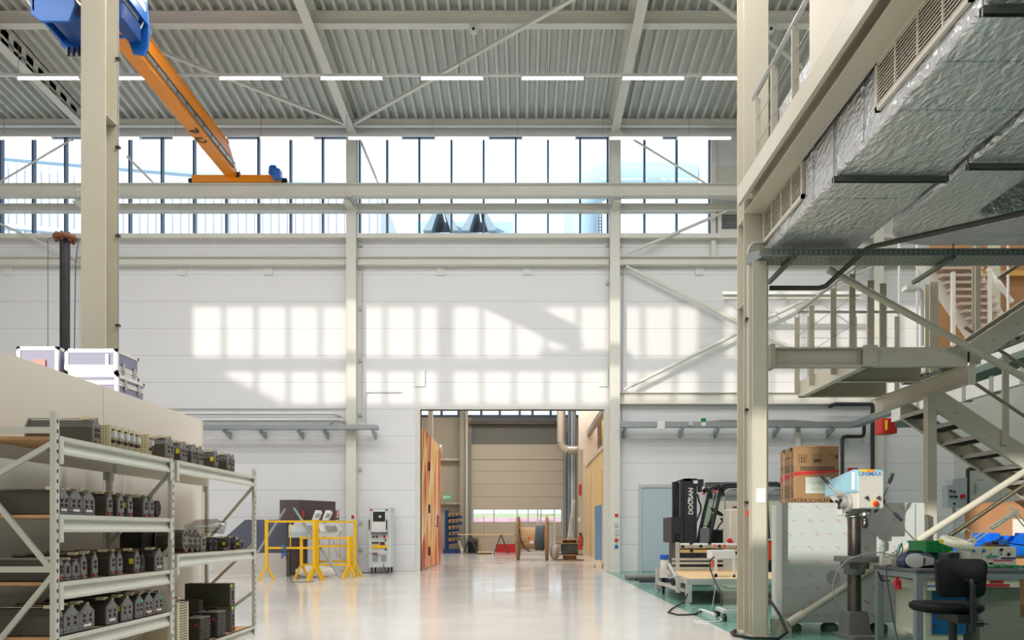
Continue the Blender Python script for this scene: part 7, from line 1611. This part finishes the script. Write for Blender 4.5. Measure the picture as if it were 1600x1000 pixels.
b = MB(); b.box(gx(1450,6.77),wy0+0.016,gz(898.5,6.77),gx(1472,6.77),wy0+0.02,gz(892.5,6.77)); yl = build(b,'yellow_label',YLABEL,t)
b = MB(); b.cyl((gx(1457,6.77),wy0,gz(905,6.77)),(gx(1457,6.77),wy0+0.02,gz(905,6.77)),0.008,n=8); build(b,'lock',STEEL,d1)
b = MB(); b.box(gx(1449,6.77),wy0+0.015,gz(916.5,6.77),gx(1466,6.77),wy0+0.02,gz(914.5,6.77)); build(b,'blue_label',BLUE,d1)
d2 = drawer(gx(1536,6.77),gx(1593,6.77),gz(918,6.77),gz(900.5,6.77))
b = MB(); b.box(gx(1547,6.77),wy0+0.014,gz(911,6.77),gx(1568,6.77),wy0+0.02,gz(907,6.77)); l1 = build(b,'red_label',mat('dark_red_label',(178,44,50),0.5),d2)
b = MB(); b.box(gx(1540,6.77),wy0+0.014,gz(917,6.77),gx(1577,6.77),wy0+0.02,gz(912.4,6.77)); build(b,'red_label',MATS['dark_red_label'],d2)
text('DEFECTE',(gx(1557.5,6.77),wy0+0.0135,gz(909,6.77)),0.02,FRONT,mat('dark_label_print',(92,16,22),0.6),l1)
b = MB(); b.box(gx(1446,6.95),6.95,0.10,gx(1505,6.95),7.5,0.6); cp = build(b,'cupboard',DRW,t)
b = MB(); b.box(gx(1457,6.94),6.935,0.16,gx(1509,6.94),6.95,gz(917,6.94)); bd_ = build(b,'blue_door',mat('petrol_blue_door',(16,96,150),0.4),cp)
for z in (0.22,0.44):
    b = MB(); b.box(gx(1458,6.93),6.925,z,gx(1462,6.93),6.935,z+0.03); build(b,'hinge',DARKST,bd_)
b = MB(); b.box(gx(1531,6.9),6.9,0.0,gx(1594,6.9),7.5,gz(919,6.9)); build(b,'side_cabinet',mat('grey_olive_sheet',(148,148,136),0.4,0.3),t)
b = MB(); b.box(gx(1408,7.4),7.4,0.10,gx(1441,7.4),7.5,gz(906,7.4)); build(b,'back_panel',mat('grey_beige_panel',(170,172,162),0.5),t)
b = MB(); b.box(gx(1407,7.3),7.0,0.14,gx(1440,7.3),7.3,0.17); build(b,'lower_rail',DRW,t); b = MB(); b.box(gx(1406,7.2),6.95,gz(912,7.2),gx(1441,7.2),7.5,gz(903,7.2)); build(b,'lower_rail',DRW,t)
t = thing('plug_socket','red industrial socket hanging under the left end of the workbench','socket',at(1403,915,7.0))
b = MB(); c = at(1402,911,7.0); b.cbox(c,(0.05,0.05,0.05)); b.box(c.x-0.012,c.y-0.01,c.z+0.02,c.x+0.012,c.y+0.01,wz-0.085); b.cyl(c+Vector((0,0,-0.02)),c+Vector((0.01,-0.01,-0.06)),0.028,n=12); build(b,'socket_body',RED,t)
b = MB(); b.tube([at(1372,893,7.3),at(1377,907,7.3),at(1391,908,7.3)],0.008,6); tag(build(b,'cable_hook',BLACKM),'black bent hook under the left edge of the workbench','hook')
pipe('bench_cable','black cable hanging from the left edge of the workbench to the floor',[(3.56,7.30,0.768),(3.47,7.28,0.768),(3.434,7.26,0.758),(3.425,7.24,0.73),(3.42,7.2,0.6),(3.42,7.1,0.3),(3.425,7.0,0.05),(3.43,6.95,0.008)],0.006,CABLE,'cable',n=6)
# ---- things on the workbench
pipe('bench_cable','grey cable looping from the workbench past the drill table and hanging beside it',[(3.58,7.42,0.85),at(1378,863,7.36),at(1350,865,7.38),at(1325,874,7.42),at(1307,893,7.46),at(1301,915,7.48),at(1304,933,7.48),at(1316,947,7.47),at(1321,956,7.46)],0.006,GREY,'cable',n=6)
t = thing('radio','silver and dark blue portable radio with round speakers on the workbench','radio',(gx(1428,7.05),7.1,wz))
rx = gx(1433,7.05); b = MB(); prof = [(rx-0.145,wz+0.02),(rx-0.13,wz+0.002),(rx+0.13,wz+0.002),(rx+0.15,wz+0.03),(rx+0.148,wz+0.075),(rx+0.115,wz+0.115),(rx+0.05,wz+0.135),(rx-0.06,wz+0.135),(rx-0.12,wz+0.115),(rx-0.15,wz+0.07)]
b.prism(prof,'y',7.0,7.15); rb_ = build(b,'case',mat('navy_radio_plastic',(38,48,84),0.35),t,0.02)
b = MB(); b.prism([(rx-0.045+0.088*math.cos(a)*1.0,wz+0.066+0.066*math.sin(a)) for a in [2*PI*k/20 for k in range(20)]],'y',6.985,7.0); build(b,'speaker_grille',mat('silver_grille',(214,214,214),0.4,0.1),rb_)
b = MB(); b.prism([(rx+0.02,wz+0.02),(rx+0.12,wz+0.03),(rx+0.125,wz+0.09),(rx+0.03,wz+0.115)],'y',6.985,7.0); build(b,'cassette_door',mat('silver_plastic',(190,192,196),0.35,0.1),rb_)
b = MB(); b.tube([(rx-0.09,7.08,wz+0.12),(rx-0.06,7.08,wz+0.15),(rx+0.06,7.08,wz+0.15),(rx+0.09,7.08,wz+0.12)],0.009,8); build(b,'handle',BLACK,t)
t = thing('soldering_station','grey soldering station with teal iron in its holder on the bench edge','soldering station',(3.57,7.4,wz))
b = MB(); b.box(3.49,7.28,wz,3.60,7.48,wz+0.08); b.prism([(3.60,wz),(3.71,wz),(3.71,wz+0.05),(3.60,wz+0.075)],'y',7.28,7.48); build(b,'base_unit',mat('warm_grey_plastic',(176,170,160),0.5),t,0.006)
b = MB(); b.tube([(3.57,7.36,wz+0.085),(3.60,7.37,wz+0.14),(3.625,7.38,wz+0.20)],[0.008,0.014,0.016],8); ir = build(b,'soldering_iron',mat('teal_handle',(120,176,172),0.4),t)
b = MB(); b.tube([(3.625,7.38,wz+0.2),(3.65,7.4,wz+0.22),(3.67,7.42,wz+0.16),(3.66,7.44,wz+0.08)],0.005,6); build(b,'iron_cord',BLACK,ir)
b = MB(); c0 = Vector((3.56,7.36,wz+0.09)); pts = [c0+Vector((0.02*math.cos(k*0.9),0.02*math.sin(k*0.9),k*0.004)) for k in range(16)]; b.tube(pts,0.003,5); build(b,'spring_holder',STEEL,t)
t = thing('spray_can','pale spray can standing behind the soldering station','spray can',(gx(1373,7.5),7.5,wz))
b = MB(); b.lathe([(0.027,0.0),(0.028,0.01),(0.028,0.17),(0.018,0.19)],(3.51,7.5,wz),'z',16); build(b,'can',mat('pale_can',(206,206,194),0.35,0.2),t); b = MB(); b.lathe([(0.02,0.185),(0.022,0.19),(0.022,0.225),(0.016,0.232)],(3.51,7.5,wz),'z',14); build(b,'cap',WHITE,t)
def crate(label,x0,x1,y0,y1,z0,z1,m):
    t = thing('storage_crate',label,'crate',((x0+x1)/2,(y0+y1)/2,z0)); w = 0.006
    b = MB(); b.box(x0+0.01,y0+0.01,z0,x1-0.01,y1-0.01,z0+w); b.box(x0,y0,z0,x1,y0+w,z1); b.box(x0,y1-w,z0,x1,y1,z1); b.box(x0,y0+w,z0,x0+w,y1-w,z1); b.box(x1-w,y0+w,z0,x1,y1-w,z1)
    b.box(x0-0.008,y0-0.008,z1-0.02,x1+0.008,y0,z1); b.box(x0-0.008,y0,z1-0.02,x0,y1+0.008,z1)
    n = 4
    for k in range(n+1): xx = x0+(x1-x0)*k/n; b.box(xx-0.004,y0-0.007,z0+0.01,xx+0.004,y0,z1-0.02)
    build(b,'crate_body',m,t)
GD = mat('dark_green_plastic',(20,70,48),0.45)
crate('dark green crate on the workbench, lower of the two behind the radio',3.80,4.05,7.15,7.5,wz+0.001,wz+0.135,GD)
crate('bright green crate stacked on the dark green one',3.74,3.98,7.12,7.45,wz+0.138,wz+0.245,GREEN)
b = MB(); b.box(gx(1425,7.5),7.51,wz,gx(1440,7.5),7.53,wz+0.06); tag(build(b,'small_box',mat('warm_grey_box',(160,152,138),0.6)),'small grey-brown box behind the radio','box')
t = thing('desk_phone','dark grey desk device with keys beside the green crates','telephone',(gx(1486,6.98),7,wz))
b = MB(); x0 = gx(1474,6.98); b.prism([(x0,wz),(x0+0.17,wz),(x0+0.16,wz+0.04),(x0+0.05,wz+0.145),(x0,wz+0.13)],'y',6.9,7.08); ph = build(b,'case',mat('charcoal_plastic',(58,60,64),0.45),t,0.008)
b = MB(); b.box(x0+0.03,6.885,wz+0.145,x0+0.06,6.93,wz+0.152); build(b,'yellow_label',YLABEL,ph)
# magnifier lamp
t = thing('magnifier_lamp','cream ring magnifier lamp on a jointed spring arm above the workbench','lamp',(gx(1515,6.6),6.6,wz))
Yl = 6.7; c = at(1492,849,Yl)
b = MB(); ringp = []
lc = Vector((gx(1495,Yl),Yl,gz(848,Yl)))
b.lathe([(0.075,0.012),(0.085,0.03),(0.125,0.03),(0.138,0.01),(0.142,-0.02),(0.125,-0.035),(0.08,-0.03),(0.075,0.012)],(0,0,0),'z',28)
b.xf(Matrix.Translation(lc) @ Matrix.Rotation(math.radians(12),4,'Y') @ Matrix.Rotation(math.radians(14),4,'X')); hd_ = build(b,'lamp_head',mat('cream_lamp_plastic',(226,222,196),0.4),t)
b = MB(); b.cyl((0,0,-0.006),(0,0,0.0),0.08,n=24); b.xf(Matrix.Translation(lc) @ Matrix.Rotation(math.radians(12),4,'Y') @ Matrix.Rotation(math.radians(14),4,'X')); build(b,'lens',thin_glass('lens_glass',(0.94,0.96,0.95),0.1),hd_)
b = MB(); b.cbox(at(1471,846,Yl-0.13),(0.035,0.005,0.03)); build(b,'yellow_label',YLABEL,hd_)
j1 = at(1522,844,Yl); j2 = at(1586,801,Yl+0.1); j3 = at(1640,862,Yl+0.3); j3.z = wz+0.12
ARM = mat('cream_white_arm',(216,214,200),0.4)
b = MB()
for o in (-0.018,0.022): b.cyl(j1+Vector((0,0,o)),j2+Vector((0,0,o)),0.006,n=8)
b.cyl(j1.lerp(j2,0.42)+Vector((0,0,0.0)),j1.lerp(j2,0.95)+Vector((0,0,0.004)),0.011,n=8); build(b,'upper_arm',ARM,t)
b = MB()
for o in (-0.02,0.02): b.cyl(j2+Vector((o,0,0)),j3+Vector((o,0,0)),0.006,n=8)
build(b,'lower_arm',ARM,t)
b = MB(); b.cbox(j2,(0.05,0.03,0.05)); b.cyl(j2+Vector((-0.02,0,0)),j2+Vector((-0.035,0,0.06)),0.01,n=8); build(b,'joint',ARM,t); b = MB(); b.cbox(j1+Vector((0.0,0,-0.01)),(0.025,0.025,0.05)); build(b,'joint',ARM,t)
b = MB(); b.tube([lc+Vector((0.12,0,0.03)),j1+Vector((-0.02,0,0.07)),j1+Vector((-0.07,0,0.1)),j1+Vector((-0.1,0.02,0.06))],0.006,6); build(b,'lamp_cord',ARM,t); b = MB(); b.box(j3.x-0.03,j3.y-0.03,wz,j3.x+0.03,j3.y+0.03,j3.z); build(b,'clamp_post',ARM,t); b = MB(); b.cyl(j1,lc+Vector((0.1,0,0.02)),0.01,n=8); build(b,'head_joint',ARM,t)
# test instrument and clutter
Yi = 6.98
t = thing('test_instrument','grey-white test instrument with coloured label strips on the workbench','instrument',(gx(1552,Yi),7.1,wz))
ix0, ix1, iz = gx(1516,Yi), gx(1588,Yi), gz(854.5,Yi)
b = MB(); b.box(ix0,Yi,wz+0.002,ix1,Yi+0.22,iz); ins = build(b,'case',mat('instrument_grey_white',(206,204,192),0.45),t,0.003)
for p,m,nm in (((1541,870.5,1559,868,0),mat('teal_strip',(40,150,130),0.5),'teal_strip'),((1541,873.5,1558,871.3,0),GREY,'grey_strip'),((1564,873.5,1587,871,0),mat('navy_strip',(30,44,110),0.5),'navy_strip'),((1552,876.5,1582,874.6,0),mat('red_strip',(206,60,60),0.5),'red_strip'),((1542,859,1551,856,0),YLABEL,'yellow_strip'),((1545,882,1551,879,0),BLACKM,'switch')):
    b = MB(); b.box(gx(p[0],Yi),Yi-0.003,gz(p[1],Yi),gx(p[2],Yi),Yi,gz(p[3],Yi)); build(b,nm,m,ins)
for px,py,r,m in ((1520.5,860.5,0.012,BLUE),(1536.5,860.5,0.012,BLUE),(1575.5,866,0.014,BLACKM),(1564,859,0.014,DARKST),(1547.5,865.5,0.006,DARKST),(1564,865.5,0.006,DARKST)):
    b = MB(); c = at(px,py,Yi); b.cyl(c+Vector((0,-0.014,0)),c,r,n=12); build(b,'knob',m,ins)
b = MB(); b.box(gx(1534,Yi),Yi-0.002,wz+0.004,gx(1534.6,Yi),Yi,iz); build(b,'panel_seam',GREY,ins)
t = thing('valve_block','brass and steel valve block with blue knob on top of the instrument','valve block',(gx(1556,7.05),7.08,iz))
b = MB(); b.box(gx(1541,7.05),7.05,iz+0.001,gx(1578,7.05),7.13,iz+0.02); 
for k,px in enumerate((1543,1547,1551,1571,1575)): b.cyl((gx(px,7.05),7.09,iz+0.02),(gx(px,7.05),7.09,iz+0.035+0.008*(k%3)),0.009,n=8)
build(b,'manifold',mat('brass_grey',(132,110,80),0.4,0.6),t)
b = MB(); b.cyl((gx(1562,7.05),7.03,iz+0.04),(gx(1571,7.05),7.06,iz+0.04),0.026,n=14); build(b,'blue_knob',BLUE,t)
b = MB(); b.cyl((gx(1555,7.05),7.08,iz+0.03),(gx(1563,7.05),7.08,iz+0.045),0.022,n=12); build(b,'fitting',BLACKM,t)
b = MB(); b.tube([(gx(1570,7.05),7.07,iz+0.04),(gx(1580,7.05),7.07,iz+0.03),(gx(1600,7.05),7.0,iz+0.01)],0.006,6); build(b,'hose',BLACK,t)
b = MB(); rnd = random.Random(11)
for k in range(26):
    x = gx(1541,6.86)+rnd.random()*0.42; y = 6.8+rnd.random()*0.14; pts = [(x+rnd.uniform(-0.06,0.06),y+rnd.uniform(-0.03,0.03),wz+0.006+rnd.random()*0.035*(1-abs(x-4.25)*2)) for _ in range(4)]
    b.tube(pts,0.005,5)
tag(build(b,'wire_tangle',mat('green_wire',(30,140,80),0.4)),'tangle of green wires on the workbench before the instrument','wires',None,'stuff')
# second table with blue bins behind, leaning boards
t = thing('side_table','grey side table carrying blue bins behind the workbench','table',(5.4,8.5,0))
b = MB(); b.box(4.55,8.15,0.80,6.6,8.8,0.83); build(b,'table_top',BT,t)
for x in (4.58,6.5):
    for y in (8.18,8.72):
        b = MB(); b.box(x,y,0,x+0.05,y+0.05,0.80); build(b,'leg',GB,t)
BB = mat('bright_blue_bin',(24,112,220),0.4)
def bin_(label,x0,w,y0,h,m=BB):
    t = thing('storage_bin',label,'bin',(x0+w/2,y0+0.12,0.831))
    b = MB(); z0 = 0.831; e = 0.005
    b.prism([(y0+0.03,z0),(y0+0.25,z0),(y0+0.25,z0+h),(y0+0.10,z0+h),(y0,z0+h*0.55)],'x',x0,x0+e); b.prism([(y0+0.03,z0),(y0+0.25,z0),(y0+0.25,z0+h),(y0+0.10,z0+h),(y0,z0+h*0.55)],'x',x0+w-e,x0+w)
    b.box(x0+e,y0+0.245,z0,x0+w-e,y0+0.25,z0+h); b.prism([(y0+0.03,z0),(y0+0.035,z0),(y0+0.005,z0+h*0.55),(y0,z0+h*0.55)],'x',x0+e,x0+w-e); b.box(x0+e,y0+0.03,z0,x0+w-e,y0+0.245,z0+e)
    build(b,'bin_body',m,t)
for i,(x,w,h) in enumerate(((4.72,0.2,0.17),(4.95,0.2,0.24),(5.18,0.2,0.21),(5.41,0.2,0.24),(5.64,0.2,0.22))):
    bin_('bright blue storage bin on the side table, %s from the left' % ['first','second','third','fourth','fifth'][i],x,w,8.2,h)
bin_('dark blue-violet storage bin left of the blue bins',4.56,0.14,8.2,0.15,mat('violet_blue_bin',(72,88,160),0.45)) if False else None
b = MB(); rnd = random.Random(2)
for k in range(7): b.box(4.74+k*0.06,8.18,0.831,4.78+k*0.06,8.195,0.86+rnd.random()*0.05)
Yh = 9.75
def hboard(label,p0,p1,pt0,pt1,m,Y):
    b = MB(); b.prism([(gx(p0,Y),0.0),(gx(p1,Y),0.0),(gx(p1,Y),gz(pt1,Y)),(gx(p0,Y),gz(pt0,Y))],'y',Y,Y+0.012); tag(build(b,'hardboard_sheet',m),label,'board')
HB = mat('hardboard_brown',(190,138,98),0.6,0,0.05,3)
hboard('brown hardboard sheet behind the workbench, left one',1508,1556,787,784.5,HB,9.8); hboard('brown hardboard sheet behind the workbench, right one',1554,1612,785,781,HB,9.76)
b = MB(); b.box(gx(1583,8.6),8.6,0.831,gx(1625,8.6),8.612,gz(811,8.6)); tag(build(b,'white_board',mat('pale_pink_white_board',(240,226,212),0.5)),'pale white board standing on the side table at the right edge','board')
b = MB(); b.cyl(at(1484,837,7.5),at(1640,731,7.5),0.021,n=10); tag(build(b,'hand_rail',mat('bronze_steel_tube',(150,136,112),0.25,0.8)),'bronze-coloured steel handrail running parallel below the sunlit brace tube','rail')
# ------------------------------------------------------------------ office chair
cy_ = 6.05; cxx_ = gx(1503,cy_)
t = thing('office_chair','black swivel work chair seen from behind, in front of the workbench','chair',(cxx_,cy_,0))
BF = mat('black_chair_plastic',(14,14,15),0.55,0,0.1,8,spec=0.25)
s6 = cy_/F
bz0, bz1 = gz(934,cy_), gz(873.5,cy_)
b = MB(); hw = 0.195; pts = []
def rr(hx0,hx1,z0,z1,r):
    o = []
    for cxq,czq,a0,hx in ((1,1,0,hx1),(-1,1,PI/2,hx1),(-1,-1,PI,hx0),(1,-1,1.5*PI,hx0)):
        for k in range(5):
            a = a0+PI/2*k/4; o.append((cxq*(hx-r)+r*math.cos(a), (z1-r if czq>0 else z0+r)+r*math.sin(a)))
    return o
o = rr(0.185,0.2,bz0,bz1,0.05); n = len(o); zc_ = (bz0+bz1)/2
vs = []
for (k,d) in ((0.97,0.0),(1.0,0.02),(1.0,0.05),(0.93,0.075)):
    for u,v in o: vs.append((cxx_+u*k, cy_+d-0.10*(u/0.2)**2*0.35+0.02, zc_+(v-zc_)*k))
fs = [(r*n+i,r*n+(i+1)%n,(r+1)*n+(i+1)%n,(r+1)*n+i) for r in range(3) for i in range(n)]+[tuple(range(n)),tuple(range(3*n,4*n))]
b.add(vs,fs,0,True); bk = build(b,'backrest',BF,t)
b = MB(); b.box(cxx_-0.005,cy_-0.025,gz(909,cy_),cxx_+0.125,cy_+0.0,gz(903.5,cy_)); b.cyl((cxx_+0.01,cy_-0.03,gz(907,cy_)),(cxx_+0.01,cy_-0.02,gz(907,cy_)),0.009,n=8); b.cyl((cxx_+0.11,cy_-0.03,gz(907,cy_)),(cxx_+0.11,cy_-0.02,gz(907,cy_)),0.009,n=8); build(b,'back_bracket',BLACKM,bk)
b = MB(); xs_ = cxx_+0.055; b.tube([(xs_,cy_-0.02,gz(906,cy_)),(xs_,cy_-0.045,gz(915,cy_)),(xs_,cy_-0.05,gz(945,cy_)),(xs_,cy_-0.045,gz(986,cy_))],[0.018,0.022,0.024,0.024],8); build(b,'back_stem',BLACKM,t)
sx0, sx1 = gx(1433,cy_+0.2), gx(1538,cy_+0.1); sz = gz(951,cy_)
b = MB(); scx = (sx0+sx1)/2; o = []
for k in range(24):
    a = 2*PI*k/24; o.append((math.copysign(abs(math.cos(a))**0.55,math.cos(a))*(sx1-sx0)/2, math.copysign(abs(math.sin(a))**0.55,math.sin(a))*0.23))
vs = []
for k,z in ((0.9,sz-0.045),(1.0,sz-0.02),(1.0,sz+0.015),(0.9,sz+0.03)):
    for u,v in o: vs.append((scx+u*k,cy_+0.22+v*k,z))
n = 24; fs = [(r*n+i,r*n+(i+1)%n,(r+1)*n+(i+1)%n,(r+1)*n+i) for r in range(3) for i in range(n)]+[tuple(range(n)),tuple(range(3*n,4*n))]
b.add(vs,fs,0,True); build(b,'seat',BF,t)
b = MB(); b.box(cxx_-0.06,cy_-0.05,sz-0.11,cxx_+0.09,cy_+0.26,sz-0.045); b.cyl((cxx_+0.06,cy_-0.02,sz-0.115),(cxx_+0.15,cy_-0.02,sz-0.115),0.026,n=12); b.cyl((cxx_+0.15,cy_-0.02,sz-0.115),(cxx_+0.2,cy_-0.02,sz-0.12),0.006,n=6); mc = build(b,'mechanism',BLACKM,t)
gx_ = gx(1489,cy_+0.15); 
b = MB(); b.cyl((gx_,cy_+0.15,0.12),(gx_,cy_+0.15,sz-0.1),0.032,n=16); build(b,'gas_column',BLACKM,t)
for k in range(5):
    a = 2*PI*k/5+0.3; e = Vector((gx_+0.3*math.cos(a),cy_+0.15+0.3*math.sin(a),0.075)); b = MB(); b.bar((gx_,cy_+0.15,0.11),e,0.05,0.035); ft = build(b,'base_arm',BLACKM,t)
    b = MB(); b.cyl(e+Vector((-0.02,0,-0.045)),e+Vector((0.02,0,-0.045)),0.03,n=12); build(b,'castor',RUBBER,ft)
